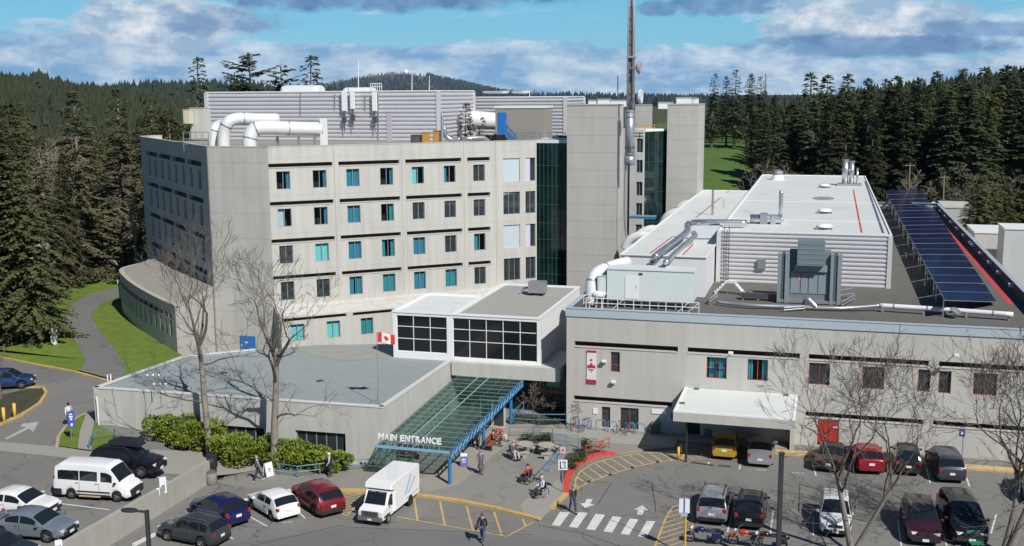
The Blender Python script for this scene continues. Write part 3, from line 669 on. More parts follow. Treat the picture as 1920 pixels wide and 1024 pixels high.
single('roof_membrane_patch', mb, [mat('grey_patch', (.27, .29, .33), .6)], 'round grey patch on the pale roof behind the roof hatches', 'roof patch')
# left lower annex
za = 12.05
an = G(1305, 588, ZR); print('annex', (an-A).dot(UR), (an-A).dot(VR))
as1 = s0_-.35; av = (an-A).dot(VR)
as0 = (G(1165, 479, za)-A).dot(UR); av0 = (G(1165, 479, za)-A).dot(VR); print('annex front top', as0, av0, pix(wing(as1, av0, za)))
annex = metal_box('rooftop_plant_room', 'long low white clad plant room left of the corrugated one, crossed by silver ducts', wing(as0, av0), UR, VR, as1-as0, 78-av0, ZR, za, corr=False, rim=.08)
for (a, b) in (((1219, 475), (1262, 443)), ((1280, 478), (1300, 458)), ((1305, 408), (1352, 370)), ((1362, 362), (1374, 352))):
    stripes('roof_line', [(G(*a, za+.07), G(*b, za+.07))], MATS['red_roof_line'], .15, za+.072)
# ================================================================== WARD BLOCK (five storeys)
T = G(407, 664); S = WP(511, 520, T, UR); S.z = 0; T.z = 0
ZT = 21.05; ZTR = 20.3
def szl(px, py): q = WP(px, py, S, UL); return (q-S).dot(UL), q.z
LF = szl(1006, 300)[0]
wb = thing('ward_block', 'five storey concrete ward block with dark recessed bands and small paired windows', 'building', T, math.radians(24.4))
holes = []; wl = []
rows = [(313, 345.5), (384, 417), (456, 489), (527, 560)]
colx = [(518, 544), (586.5, 612), (649.5, 674), (713, 737), (772.5, 795), (832.5, 854), (887.5, 909)]
zrow = []
# window heights from the photographed rows, made level along the wall
wz = []
for r, (ys) in enumerate(([320.5, 354.5, 309.5, 340.8], [391.5, 426, 374, 405], [461, 496, 438, 469], [528, 566, 501.5, 531])):
    a = szl(531, ys[0])[1], szl(531, ys[1])[1], szl(898, ys[2])[1], szl(898, ys[3])[1]
    wz.append(((a[1]+a[3])/2, (a[0]+a[2])/2))
print('wz', wz)
sc = [(szl(x0, 335)[0], szl(x1, 335)[0]) for x0, x1 in colx]
slx = [(501.5, 623), (634.5, 748.5), (760, 865), (876, 918.5)]
slz = [19.25, 15.5, 11.78, 8.1]
slots = [(szl(a, 303)[0], szl(b, 303)[0]) for a, b in slx]
for z in slz:
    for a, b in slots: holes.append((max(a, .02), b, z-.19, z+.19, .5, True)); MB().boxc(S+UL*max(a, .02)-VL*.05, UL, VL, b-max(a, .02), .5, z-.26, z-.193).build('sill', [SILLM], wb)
CUR = {(0, 2): (BCUR, [(0, .5), (.55, 1)]), (0, 4): (CYAN, [(0, .45)]), (1, 0): (WCUR, [(0, .5)]), (1, 2): (BCUR, [(0, 1)]), (2, 1): (CYAN, [(0, 1)]), (2, 2): (BCUR, [(0, 1)]), (2, 4): (BCUR, [(0, 1)]), (3, 3): (TEAL, [(0, 1)]), (3, 4): (BCUR, [(0, 1)]), (3, 5): (TEAL, [(.0, 1)]), (3, 2): (BCUR, [(0, .4), (.6, 1)]), (0, 0): (BCUR, [(.75, 1)]), (0, 1): (BCUR, [(.8, 1)]), (1, 1): (BCUR, [(.8, 1)]), (0, 3): (BCUR, [(.8, 1)]), (2, 3): (TEAL, [(0, .3), (.75, 1)]), (2, 6): (TEAL, [(0, .4)]), (1, 3): (TEAL, [(.7, 1)]), (0, 5): (TEAL, [(.0, .3)])}
for r in range(4):
    for c, (a, b) in enumerate(sc):
        holes.append((a, b, wz[r][0], wz[r][1], .24, False)); wl.append((a, b, wz[r][0], wz[r][1], 2, CUR.get((r, c))))
# stairs bay at the right end
bz = [szl(958, y)[1] for y in (297, 341, 360, 402, 422, 465, 484.5, 526)]
ba, bb = szl(943.5, 320)[0], szl(974.5, 320)[0]; bc, bd2 = szl(985, 320)[0], szl(1003.5, 320)[0]
big = []
for i in range(4):
    z1, z0 = bz[2*i], bz[2*i+1]; big.append((z0, z1))
    holes.append((ba, bb, z0, z1, .24, False)); holes.append((bc, min(bd2, LF-.12), z0, z1, .24, False))
mb = MB(); zbot = 4.0
facade(mb, S, UL, LF, zbot, ZT, holes)
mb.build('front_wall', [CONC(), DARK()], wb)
GLC = glassmat('glass_clear', (.02, .03, .035), (.72, .82, .85)); WFR = mat('window_alu', (.38, .42, .45), .4, metal=.4)
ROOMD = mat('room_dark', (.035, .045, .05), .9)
for a, b, z0, z1, cols, cur in wl: window(wb, S, UL, a, b, z0, z1, .22, 2, 1, fm=WFR, pane=GLC if cur else mat('pane_dark', (.02, .03, .035), .06, spec=.8, var=.5, scale=.9), curtain=cur, t=.055)
mb = MB()
PANB = mat('pale_panel', (.50, .58, .64), .6, var=.03)
for i, (z0, z1) in enumerate(big):
    if i in (0, 2):
        p = S+UL*(ba+.01)+VL*.12; MB().boxc(p, UL, VL, bb-ba-.02, .06, z0+.01, z1-.01).build('infill_panel', [PANB], wb)
        window(wb, S, UL, (bc+bd2)/2, min(bd2, LF-.12), z0, z1, .22, 1, 1, fm=WFR, pane=MATS['pane_dark'], t=.05)
        MB().boxc(S+UL*(bc+.01)+VL*.1, UL, VL, (bd2-bc)/2-.02, .06, z0+.01, z1-.01).build('infill_panel', [mat('lilac_panel', (.55, .56, .68), .6)], wb)
    else:
        window(wb, S, UL, ba, bb, z0, z1, .22, 3, 1, fm=WFR, pane=MATS['pane_dark'], t=.05)
        window(wb, S, UL, bc, min(bd2, LF-.12), z0, z1, .22, 2, 1, fm=WFR, pane=MATS['pane_dark'], t=.05)
for px in (503, 629, 754.5, 870.5, 930):
    s_j = max(.03, szl(px, 400)[0]); MB().boxc(S+UL*s_j-VL*.004, UL, VL, .035, .02, 5.7, ZT-.05).build('panel_joint', [mat('joint_sealant', (.26, .25, .23), .9)], wb)
# corner panel (parallel to the wing), rounded corner and shaded side wall
UD = Vector((-.492, .871, 0)).normalized()           # side wall runs back and left
rad = 1.4; up_ = (S-T).dot(UR)
arc = []
a0, a1 = -UR, UD       # fillet between panel and side wall
Pc = T.copy()
arc = [T+UR*.18, T+UR*.05+UD*.03, T+UD*.12, T+UD*1.5]
mb = MB(); pts = [S]+arc
for a, b in zip(pts, pts[1:]): mb.quad(Vector((a.x, a.y, 0)), Vector((b.x, b.y, 0)), Vector((b.x, b.y, ZT)), Vector((a.x, a.y, ZT)))
mb.build('corner_wall', [CONCJ()], wb, smooth=False)
# side wall with 8 window columns, four rows; curved far end
SD = T+UD*1.5; LD = 31.
nrm = Vector((UD.y, -UD.x, 0)); 
holes = []; sw = []
def szd(px, py): q = WP(px, py, SD, UD); return (q-SD).dot(UD), q.z
for z in slz:
    for k in range(4):
        a = .9+k*(LD-3)/4; b = a+(LD-3)/4-.75; holes.append((a, b, z-.30, z+.22, .5, True))
for r in range(4):
    for k in range(8):
        a = 1.4+k*(LD-3)/8; holes.append((a, a+1.25, wz[r][0]-.3, wz[r][1], .3, False)); sw.append((a, a+1.25, wz[r][0]-.3, wz[r][1]))
mb = MB(); facade(mb, SD, UD, LD, 0., ZT, holes)
e = SD+UD*LD; cv = [e]
for i in range(1, 9):
    t = math.radians(90*i/8); cv.append(e+UD*3.2*math.sin(t)-Vector((UD.y, -UD.x, 0))*-3.2*(1-math.cos(t)) if False else e+UD*3.2*math.sin(t)+Vector((-UD.y, UD.x, 0))*-3.2*(1-math.cos(t)))
for a, b in zip(cv, cv[1:]): mb.quad(Vector((a.x, a.y, 0)), Vector((b.x, b.y, 0)), Vector((b.x, b.y, ZT)), Vector((a.x, a.y, ZT)))
mb.build('side_wall', [CONCT(), DARK()], wb)
for a, b, z0, z1 in sw: window(wb, SD, UD, a, b, z0, z1, .28, 2, 1, fm=WFR, pane=MATS['pane_dark'], t=.05)
# roof plate and parapet
RE = S+UL*LF; back = VL*26
outline = [S]+arc+[SD+UD*LD]+cv[1:]+[cv[-1]+UL*20, RE+VL*34, RE]
oc_ = sum((to3((p.x, p.y)) for p in outline), Vector((0, 0, 0)))/len(outline); outline = [to3((p.x, p.y)).lerp(oc_, .006) for p in outline]
mb = MB(); mb.prism(outline, ZTR-.4, ZTR-.02); mb.build('roof', [mat('roof_gravel', (.30, .29, .27), .95, var=.12, scale=1.2, big=.1)], wb)
mb = MB(); pl = [RE]+[S]+arc+[SD+UD*LD]+cv[1:]
for a, b in zip(pl, pl[1:]):
    d = (b-a).normalized(); n = Vector((-d.y, d.x, 0)); 
    if n.dot(Vector((0, 1, 0))) < 0 and (a-b).x > 0: n = -n
    c = Vector((-12, 128, 0)); n = n if n.dot(c-a) > 0 else -n
    mb.prism([a-n*.03, b-n*.03, b+n*.32, a+n*.32], ZT, ZT+.07); mb.prism([a+n*.03, b+n*.03, b+n*.28, a+n*.28], ZTR-.3, ZT-.002, mi=1)
mb.build('parapet', [CONC(), CONC()], wb)
# projecting ground storey with a sloped concrete ledge
pj = 2.1; Q = S-VL*pj-UR*0
zl1, zl0 = 5.6, 4.75
z_hi = szl(525, 573)[1]; qa = WP(531, 600, Q, UL); z_lo = qa.z+.22; print('ledge', z_hi, z_lo)
holes = []; wl = []
def szq(px, py): q = WP(px, py, Q, UL); return (q-Q).dot(UL), q.z
LQ = LF-3
zs = szq(590, 596)[1]; 
for a, b in ((531, 650), (662, 770), (783, 880)): holes.append((max(.3, szq(a, 600)[0]), szq(b, 600)[0], zs-.17, zs+.17, .5, True))
zw = (szq(690, 627)[1], szq(690, 596)[1]); print('ground win', zw, zs)
for i, (a, b) in enumerate(((545, 571), (613, 638), (677, 700))):
    s0, s1 = szq(a, 620)[0], szq(b, 620)[0]; holes.append((s0, s1, zw[0], min(zw[1], zs-.3), .24, False)); wl.append((s0, s1, zw[0], min(zw[1], zs-.3), [(CYAN, [(0, 1)]), (CYAN, [(0, 1)]), (TEAL, [(0, 1)])][i]))
mb = MB(); facade(mb, Q, UL, LQ, 0, z_lo, holes)
mb.quad(*[Vector((p.x, p.y, z)) for p, z in ((Q, z_lo), (Q+UL*LQ, z_lo), (S+UL*LQ, z_hi), (S, z_hi))])
mb.quad(*[Vector((p.x, p.y, z)) for p, z in ((Q, 0), (S, 0), (S, z_hi), (Q, z_lo))])
mb.quad(*[Vector((p.x, p.y, z)) for p, z in ((Q+UL*LQ, 0), (S+UL*LQ, 0), (S+UL*LQ, z_hi), (Q+UL*LQ, z_lo))])
mb.build('ground_storey', [CONC(), DARK()], wb)
for a, b, z0, z1, cur in wl: window(wb, Q, UL, a, b, z0, z1, .22, 2, 1, fm=WFR, pane=GLC, curtain=cur, t=.055)
mb = MB()   # dark rooms behind the curtained openings
# blue door in the corner panel
def szt(px, py): q = WP(px, py, T, UR); return (q-T).dot(UR), q.z
a, z1 = szt(450, 629); b, z0 = szt(480, 657)
pT = lambda s, v, z: Vector((T.x+UR.x*s+VR.x*v, T.y+UR.y*s+VR.y*v, z))
dr = MB().boxc(pT(a, -.07, 0), UR, VR, b-a, .06, .0, z1).build('door', [mat('blue_door', (.02, .17, .55), .45, var=.06)], wb)
MB().boxc(pT(a+.15, -.10, 0), UR, VR, .06, .03, z1-1.1, z1-.9).boxc(pT(a+.6, -.08, 0), UR, VR, .3, .012, z1-.75, z1-.6).build('handle', [WHITE()], dr)
# left podium: one storey, curved, with end wall
ob = [G(x, y, 1.6) for x, y in ((333, 660), (300, 642), (262, 617), (240, 597), (229, 578))]
e0_ = (ob[-1]-ob[-2]).normalized()
ob += [ob[-1]+Vector((.2, 3.5, 0)), ob[-1]+Vector((1.6, 6.5, 0)), ob[-1]+Vector((4.5, 8.5, 0))]
zo = ZA(575, ob[0]); print('podium z', zo, [ZA(y, p) for y, p in zip((575, 552, 520, 505, 498), ob)])
def inner(p):
    s = max(0, min(LD+2, (p-SD).dot(UD))); return SD+UD*s
pod = thing('podium_wing', 'low curved concrete podium in shade along the left side of the ward block', 'building', ob[0])
holes_all = []; mb = MB(); pc = [p for p in ob]
inn = [G(388, 662, 1.6)]+[inner(p) for p in ob[1:]]
inn[0] = T+UD*.4
# subdivide outer line smoothly
def crom(P, k=4):
    out = []
    for i in range(len(P)-1):
        p0, p1, p2, p3 = P[max(i-1, 0)], P[i], P[i+1], P[min(i+2, len(P)-1)]
        for j in range(k):
            t = j/k; out.append(.5*((2*p1)+(p2-p0)*t+(2*p0-5*p1+4*p2-p3)*t*t+(3*p1-p0-3*p2+p3)*t**3))
    return out+[P[-1]]
oc = crom(ob, 4)
band = MB(); wn = MB(); 
for a, b in zip(oc, oc[1:]):
    L_ = (b-a).length; u = (b-a).normalized()
    n = Vector((u.y, -u.x, 0)); 
    if n.dot(CAM-a) < 0 and a.y < 135: n = -n
    zz = [(0, zo-1.0, 0), (zo-1.0, zo-.95, 1), (zo-.95, zo, 0)]
    hl = []
    if L_ > .9:
        hl.append((.05, L_-.05, zo-1.35, zo-.85, .35, True)); hl.append((L_*.5-.32, L_*.5+.32, zo-3.1, zo-1.55, .25, True))
    facade(mb, a, u, L_, 0, zo, hl)
mb.quad(*[Vector((p.x, p.y, z)) for p, z in ((ob[0], 0), (inn[0], 0), (inn[0], zo+.9), (ob[0], zo))])
mb.build('wall', [CONCT(), DARK()], pod)
mb = MB(); oi = [inner(p) for p in oc]; oi[0] = inn[0]
for i in range(len(oc)-1):
    a, b, c, d = oc[i], oc[i+1], oi[i+1], oi[i]
    mb.quad(*[Vector((p.x, p.y, z)) for p, z in ((a, zo-.02), (b, zo-.02), (c, zo+.9), (d, zo+.9))])
mb.build('roof', [mat('podium_roof', (.30, .285, .25), .9, var=.12, scale=.8, big=.08)], pod)
mb = MB()
for a, b in zip(oc, oc[1:]):
    d = (b-a).normalized(); n = Vector((d.y, -d.x, 0)); 
    if n.dot(inner(a)-a) > 0: n = -n
    mb.prism([a+n*.05, b+n*.05, b-n*.45, a-n*.45], zo, zo+.12)
mb.build('coping', [mat('coping', (.42, .40, .35), .85, var=.1)], pod)
# ================================================================== LOW FRONT BUILDING
ZL = 4.39
lc = [G(175, 728, ZL), G(718, 765, ZL), G(845, 678, ZL), G(900, 640, ZL), G(590, 645, ZL), G(480, 655, ZL), G(345, 668, ZL)]
LA = to3((lc[0].x, lc[0].y)); LB = to3((lc[1].x, lc[1].y)); UF = (LB-LA).normalized(); LL = (LB-LA).length
low = thing('entrance_building', 'low flat roofed concrete building with grey gravel roof beside the glass entrance canopy', 'building', LA)
def szf(px, py): q = WP(px, py, LA, UF); return (q-LA).dot(UF), q.z
holes = []
w1 = (szf(403, 790)[0], szf(494, 790)[0], .4, szf(450, 800)[1]); w2 = (szf(553, 800)[0], szf(647, 800)[0], .3, szf(600, 810)[1])
dd = (szf(326, 800)[0], szf(345, 800)[0], 1.0, szf(335, 792)[1])
for q in (w1, w2): holes.append((*q, .3, False))
holes.append((*dd, .12, False))
mb = MB(); facade(mb, LA, UF, LL, -.1, ZL, holes)
for a, b in ((lc[1], lc[2]), (lc[2], lc[3]), (lc[6], lc[0])): mb.quad(*[Vector((p.x, p.y, z)) for p, z in ((a, -.1), (b, -.1), (b, ZL), (a, ZL))])
mb.build('wall', [CONCL()], low)
for q in (w1, w2): window(low, LA, UF, *q, .28, 5, 1, fm=mat('window_alu', (.38, .42, .45), .4), t=.07)
mb = MB(); nV = Vector((-UF.y, UF.x, 0)); mb.boxc(LA+UF*(dd[0]+.01)+nV*.05, UF, nV, dd[1]-dd[0]-.02, .05, dd[2], dd[3]-.01); mb.build('door', [mat('blue_door', (.02, .17, .55), .45)], low)
lcc = sum(lc, Vector((0, 0, 0)))/len(lc)
mb = MB(); mb.prism([p.lerp(lcc, .004) for p in lc], ZL-.4, ZL-.10)
mb.build('roof', [mat('roof_gravel_blue', (.27, .305, .31), .95, var=.16, scale=2.5, big=.10, bump=.4)], low)
mb = MB()
for a, b in ((lc[0], lc[1]), (lc[1], lc[2]), (lc[5], lc[6]), (lc[6], lc[0])):
    d = (b-a).normalized(); n = Vector((-d.y, d.x, 0)); n = n if n.dot(Vector((-15, 84, 0))-a) > 0 else -n
    mb.prism([to3(a)-n*.04, to3(b)-n*.04, to3(b)+n*.34, to3(a)+n*.34], ZL, ZL+.09); mb.prism([to3(a)+n*.04, to3(b)+n*.04, to3(b)+n*.26, to3(a)+n*.26], ZL-.35, ZL-.002)
mb.build('parapet', [mat('parapet_cap', (.58, .60, .60), .6, var=.06)], low)
MB().quad(*[p+Z3*.012 for p in gp([(555, 655), (620, 648), (735, 662), (730, 672), (650, 677), (585, 668)], ZL-.1)]).build('moss_patch', [mat('roof_moss', (.30, .31, .28), .95, var=.2, scale=1.2)], low)
# ------------------------------------------------------------------ pavilion
PV = G(738, 668, 4.39); PV.z = 0
def szp(px, py): q = WP(px, py, PV, UR); return (q-PV).dot(UR), q.z
LPv = szp(1012, 640)[0]; zpv = 8.2
pav = thing('glazed_pavilion', 'white framed pavilion with a dark grid of windows above the entrance roof', 'building', PV+Z3*4.39, math.radians(-15.9))
pq = lambda s, v, z: Vector((PV.x+UR.x*s+VR.x*v, PV.y+UR.y*s+VR.y*v, z))
x1, x2, x3, x4 = szp(744, 640)[0], szp(838, 640)[0], szp(849, 640)[0], szp(1007, 640)[0]
zt, zb_ = szp(790, 593)[1], szp(790, 661)[1]; zm = szp(790, 614)[1]; zt2, zb2 = szp(928, 599)[1], szp(928, 676)[1]
zz0 = max(4.45, zb_)
DPv = 15.
mb = MB(); facade(mb, PV, UR, LPv, 4.2, zpv, [(x1, x2, zz0, zt, .18, False), (x3, x4, zz0-.25, zt, .18, False)])
mb.quad(pq(LPv, 0, 2.8), pq(LPv, DPv, 2.8), pq(LPv, DPv, zpv), pq(LPv, 0, zpv)); mb.quad(pq(0, 0, 4.2), pq(0, 8, 4.2), pq(0, 8, zpv), pq(0, 0, zpv))
mb.build('wall', [WHITE()], pav)
PD = mat('pane_black', (.010, .012, .014), .08, spec=.5, var=.3)
window(pav, PV, UR, x1, x2, zz0, zt, .16, 3, 1, fm=WHITE(), pane=PD, split=[.36, (zm-zz0)/(zt-zz0)], t=.05)
window(pav, PV, UR, x3, x4, zz0-.25, zt, .16, 5, 1, fm=WHITE(), pane=PD, split=[.42, (zm-zz0+.25)/(zt-zz0+.25)], t=.05)
mb = MB(); xs_ = szp(849, 600)[0]
mb.boxc(pq(0.02, .02, 0), UR, VR, xs_-.1, 8.2, zpv-.25, zpv-.04, mi=1); mb.boxc(pq(xs_, .02, 0), UR, VR, LPv-xs_-.02, DPv-.05, zpv-.25, zpv-.04)
mb.build('roof', [mat('roof_grey', (.33, .33, .31), .95, var=.12, scale=1.2, big=.1, bump=.2), ROOFW], pav)
mb = MB()
for (s, v, L_, W_) in ((-.05, -.06, LPv+.1, .22), (-.05, .16, .2, 8.2), (-.05, 8.2, xs_+.05, .2), (xs_-.12, .16, .34, DPv-.2), (LPv-.17, .16, .22, DPv-.2), (xs_+.22, DPv-.25, LPv-xs_-.4, .2)):
    mb.boxc(pq(s, v, 0), UR, VR, L_, W_, zpv-.04, zpv+.12)
mb.build('parapet', [WHITE()], pav)
# concrete connecting beam and the recessed dark glass entrance beneath
CB = G(846, 679, ZL); CB.z = 0
cq = lambda s, v, z: Vector((CB.x+UR.x*s+VR.x*v, CB.y+UR.y*s+VR.y*v, z))
szc = lambda px, py: ((WP(px, py, CB, UR)-CB).dot(UR), WP(px, py, CB, UR).z)
Lc = szc(1049, 700)[0]; zc0 = szc(900, 707)[1]; print('beam', Lc, zc0)
ent = thing('entrance_link', 'concrete beam over a recessed dark glass entrance wall between the low building and the wing', 'building', CB, math.radians(-15.9))
mb = MB(); mb.boxc(cq(0.02, 0, 0), UR, VR, Lc, 6, zc0, ZL-.01); mb.build('beam', [CONC()], ent)
gy = 2.2; gb = cq(-1, gy, 0)
window(ent, gb, UR, 1.2, Lc+1.8, .12, zc0-.01, .05, 11, 1, fm=mat('green_mullion', (.10, .20, .17), .5), pane=mat('pane_green', (.008, .022, .018), .08, spec=.6), split=[.72], t=.06, name='glazed_wall')
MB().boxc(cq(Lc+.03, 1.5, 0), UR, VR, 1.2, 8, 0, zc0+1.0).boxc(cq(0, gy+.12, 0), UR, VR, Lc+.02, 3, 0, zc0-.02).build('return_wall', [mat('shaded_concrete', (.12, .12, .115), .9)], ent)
s_ = szc(1026, 730); MB().boxc(cq(s_[0]-.55, gy-.12, 0), UR, VR, 1.1, .05, zc0-.95, zc0-.3).build('sign_board', [mat('sign_green', (.12, .42, .25), .6)], ent)
# ------------------------------------------------------------------ lift towers behind
def tower(name, label, xl, xr, xs, ytop, Y, deep=6., m=None, z0=0):
    p = AT(xl, 300, Y); p.z = 0; L_ = (WP(xr, 300, p, UR)-p).dot(UR); zt = ZA(ytop, p)
    t = thing(name, label, 'building', p, math.radians(-15.9)); p2 = p+UR*L_; dp = 0
    mb = MB(); mb.boxc(p, UR, VR, L_, deep, z0, zt); mb.build('wall', [m or CONCT()], t)
    mb = MB(); mb.boxc(p-UR*.06-VR*.06, UR, VR, L_+.12, deep+.12, zt, zt+.12); mb.build('coping', [mat('coping', (.42, .40, .35), .85)], t)
    return t, p, L_, zt
tA, pA, LA_, zA = tower('lift_tower', 'tall windowless concrete lift tower behind the steel flue mast', 1063, 1157, 1170, 198, 120, 3.6)
tB, pB, LB_, zB = tower('lift_tower', 'farther windowless concrete lift tower right of the dark stairwell glass', 1250, 1308, 1320, 197, 152, 8)
tC, pC, LC_, zC = tower('lift_tower', 'small concrete tower top peeping between the two lift towers', 1190, 1214, 1220, 198, 160, 4)
# dark glass stairwell between the ward block and lift tower
g0 = AT(1004, 300, 122.2); g0.z = 0; g1 = pA+VR*1.0; ug = (g1-g0).normalized(); Lg = (g1-g0).length-.02
st = thing('glass_stairwell', 'dark green curtain wall stairwell between ward block and lift tower', 'building', g0)
zg = ZA(268, g0); 
window(st, g0, ug, 0, Lg, 0, zg, .06, 8, 1, fm=mat('dark_green_frame', (.035, .085, .085), .5), pane=mat('pane_green_dark', (.007, .022, .023), .04, spec=.8, var=1.6, scale=.9, big=.4), split=[.1, .19, .29, .38, .48, .57, .67, .77, .88], t=.07, name='curtain_wall')
MB().boxc(g0-UR*.3, ug, Vector((-ug.y, ug.x, 0)), Lg+.3, 5, zg, zg+.35).build('roof', [WHITE()], st)
MB().prism([g0+ug*.02+VR*.2, g1+VR*.1, g1+VR*6, g0+VR*6], 0, zg-.02).build('core', [mat('core_dark', (.01, .02, .02), .9)], st)
g0 = AT(1203, 300, 150); g0.z = 0; g1 = pB+VR*1.2; ug = (g1-g0).normalized(); Lg = (g1-g0).length-.02
st2 = thing('glass_stairwell', 'far dark glass stairwell left of the farther lift tower', 'building', g0); zg = ZA(247, g0)
window(st2, g0, ug, 0, Lg, 0, zg, .06, 4, 1, fm=MATS['dark_green_frame'], pane=MATS['pane_green_dark'], split=[.2, .4, .6, .8], t=.06, name='curtain_wall')
MB().boxc(g0, ug, Vector((-ug.y, ug.x, 0)), Lg, 5, zg, zg+.3).build('roof', [WHITE()], st2)
# the narrow wing with windows seen between the towers
q0 = AT(1181, 300, 145); q0.z = 0; Ln = (WP(1206, 300, q0, UR)-q0).dot(UR); zn = ZA(243, q0)
nw = thing('link_wing', 'narrow strip of pale concrete wing with dark windows seen right of the lift tower', 'building', q0, math.radians(-15.9))
hl = []; 
for yt, yb in ((260, 286), (300, 324), (341, 367), (381, 405), (421, 436)):
    hl.append((Ln*.50, Ln*.96, WP(1195, yb, q0, UR).z, WP(1195, yt, q0, UR).z, .25, False))
mb = MB(); facade(mb, q0, UR, Ln, 0, zn, hl); mb.boxc(q0+VR*.3-UR*1.2, UR, VR, Ln+1.15, 1.2, 0, zn-.02); mb.build('wall', [CONC()], nw)
for h in hl: window(nw, q0, UR, *h[:4], .22, 2, 1, fm=WFR, pane=MATS['pane_dark'], t=.05)
# ------------------------------------------------------------------ corrugated plant rooms on the ward roof
ZQ = ZTR
def roofbox(xl, xr, yt, Y, deep, label, z0=ZQ, pitch=.49, amp=.17):
    p = AT(xl, yt, Y); L_ = (WP(xr, yt, p, UR)-p).dot(UR); 
    return metal_box('rooftop_plant_room', label, Vector((p.x, p.y, 0)), UR, VR, L_, deep, z0, ZA(yt, WP((xl+xr)/2, yt, p, UR)), pitch, amp, roofm=CORR), p, L_
b1, p1, L1 = roofbox(387, 822, 173.5, 146, 14, 'long ribbed white metal plant room on top of the ward block, with big round ducts')
b2, p2, L2 = roofbox(824, 1060, 184, 158, 12, 'farther ribbed white metal plant room on the roof, behind the blue stair')
p = AT(950, 230, 127); 
lp = AT(929, 262, 127); lp.z = 0; Ll = (WP(1020, 230, lp, UR)-lp).dot(UR); zl_t = ZA(203, lp)
lb = thing('stair_head', 'concrete roof stair head with white edge and bright blue door', 'building', lp+Z3*ZQ, math.radians(-15.9))
MB().boxc(lp, UR, VR, Ll, 4, ZQ-.3, zl_t).build('wall', [mat('stairhead_render', (.30, .285, .25), .85, var=.05)], lb)
MB().boxc(lp-UR*.08-VR*.08, UR, VR, Ll+.16, 4.2, zl_t, zl_t+.25).build('roof', [WHITE()], lb)
a = (WP(934, 230, lp, UR)-lp).dot(UR); b = (WP(950, 230, lp, UR)-lp).dot(UR); zd1 = WP(942, 211, lp, UR).z; zd0 = WP(942, 250, lp, UR).z
dr = MB().boxc(lp+UR*a-VR*.07, UR, VR, b-a, .06, zd0, zd1).build('door', [mat('blue_door', (.02, .17, .55), .45)], lb)
MB().boxc(lp+UR*(b-.2)-VR*.10, UR, VR, .06, .03, (zd0+zd1)/2, (zd0+zd1)/2+.3).build('handle', [GALV()], dr)
stt = thing('blue_roof_stair', 'bright blue metal stair and rail below the blue roof door', 'stairs', lp+UR*b-VR*.8+Z3*zd0, math.radians(-15.9))
mb = MB(); q = lp+UR*b-VR*.1; e_ = (WP(970, 262, lp, UR)-lp).dot(UR)-b
for v in (0, -.8):
    bar(mb, q+VR*v+Z3*zd0, q+VR*v+UR*e_+Z3*ZQ, .06, h=.2)
    for h in (.5, 1.0): bar(mb, q+VR*v+Z3*(zd0+h), q+VR*v+UR*e_+Z3*(ZQ+h), .05)
    bar(mb, q+VR*v+Z3*zd0, q+VR*v+Z3*(zd0+1), .05); bar(mb, q+VR*v+UR*e_+Z3*ZQ, q+VR*v+UR*e_+Z3*(ZQ+1), .05)
for i in range(6): t = i/5; mb.box(q-VR*.4+UR*e_*t+Z3*(zd0+(ZQ-zd0)*t), (.25, .8, .04), UR, VR)
mb.boxc(q-UR*1.4-VR*.85, UR, VR, 1.4, .85, zd0-.08, zd0); mb.build('flight', [mat('blue_paint', (.05, .20, .45), .45)], stt)
MB().boxc(q-UR*1.3-VR*.8, UR, VR, .1, .7, ZQ, zd0-.085).boxc(q-UR*.2-VR*.8, UR, VR, .1, .7, ZQ, zd0-.085).build('support', [mat('dark_frame', (.03, .03, .035), .5)], stt)
# retaining wall, left of the car row
mb = MB(); WE = W0-WD*.0; n = Vector((-WD.y, WD.x, 0)); n = n if n.x < 0 else -n
zend = ZA(861, W0); z2 = ZA(966, W1); print('retwall', zend, z2)
L_ = 30; mb.prism([W0, W0+WD*L_, W0+WD*L_+n*.3, W0+n*.3], -.05, [1.55, 1.95, 1.95, 1.55])
rw = single('retaining_wall', mb, [mat('retaining_concrete', (.36, .35, .31), .9, var=.10, scale=.5, streak=.12, big=.08)], 'long plain concrete retaining wall stepping between the two car parks', 'wall')
# ================================================================== ROOFTOP EQUIPMENT
DUCTW = mat('white_duct', (.74, .76, .77), .4, metal=.1, var=.08, scale=.8)
SILV = mat('bright_duct', (.62, .64, .67), .25, metal=.8, var=.15, scale=1.2)
STEEL = mat('dull_steel', (.42, .43, .45), .4, metal=.6, var=.15, scale=1.5)
GREYU = mat('grey_unit_paint', (.17, .205, .23), .5, var=.08, scale=1)
def curve(pts, k=6):
    out = []; P = [Vector(p) for p in pts]
    for i in range(len(P)-1):
        p0, p1, p2, p3 = P[max(i-1, 0)], P[i], P[i+1], P[min(i+2, len(P)-1)]
        for j in range(k):
            t = j/k; out.append(.5*((2*p1)+(p2-p0)*t+(2*p0-5*p1+4*p2-p3)*t*t+(3*p1-p0-3*p2+p3)*t**3))
    return out+[P[-1]]
def duct(name, pts, r, m, label, cat='duct', seg=16, rings=0, group=None, z0=None, k=6):
    c = curve(pts, k); t = thing(name, label, cat, (c[0].x, c[0].y, c[0].z if z0 is None else z0), 0, group)
    MB().tube(c, r, seg).build('pipe', [m], t, smooth=True)
    for i in range(rings):
        q = len(c)*(i+1)//(rings+1); a, b = c[max(q-1, 0)], c[min(q+1, len(c)-1)]; d = (b-a).normalized()
        MB().tube([c[q]-d*.06, c[q]+d*.06], r*1.07, seg).build('flange', [STEEL], t)
    return t
w_ = lambda px, py, Y: AT(px, py, Y)
t = duct('roof_duct', [w_(468, 280, 118), w_(468, 262, 118), w_(475, 245, 118.2), w_(492, 239.5, 118.5), w_(550, 241, 120), w_(602, 242, 121.5)], .76, DUCTW, 'largest white round duct bending down onto the ward roof edge', rings=3)
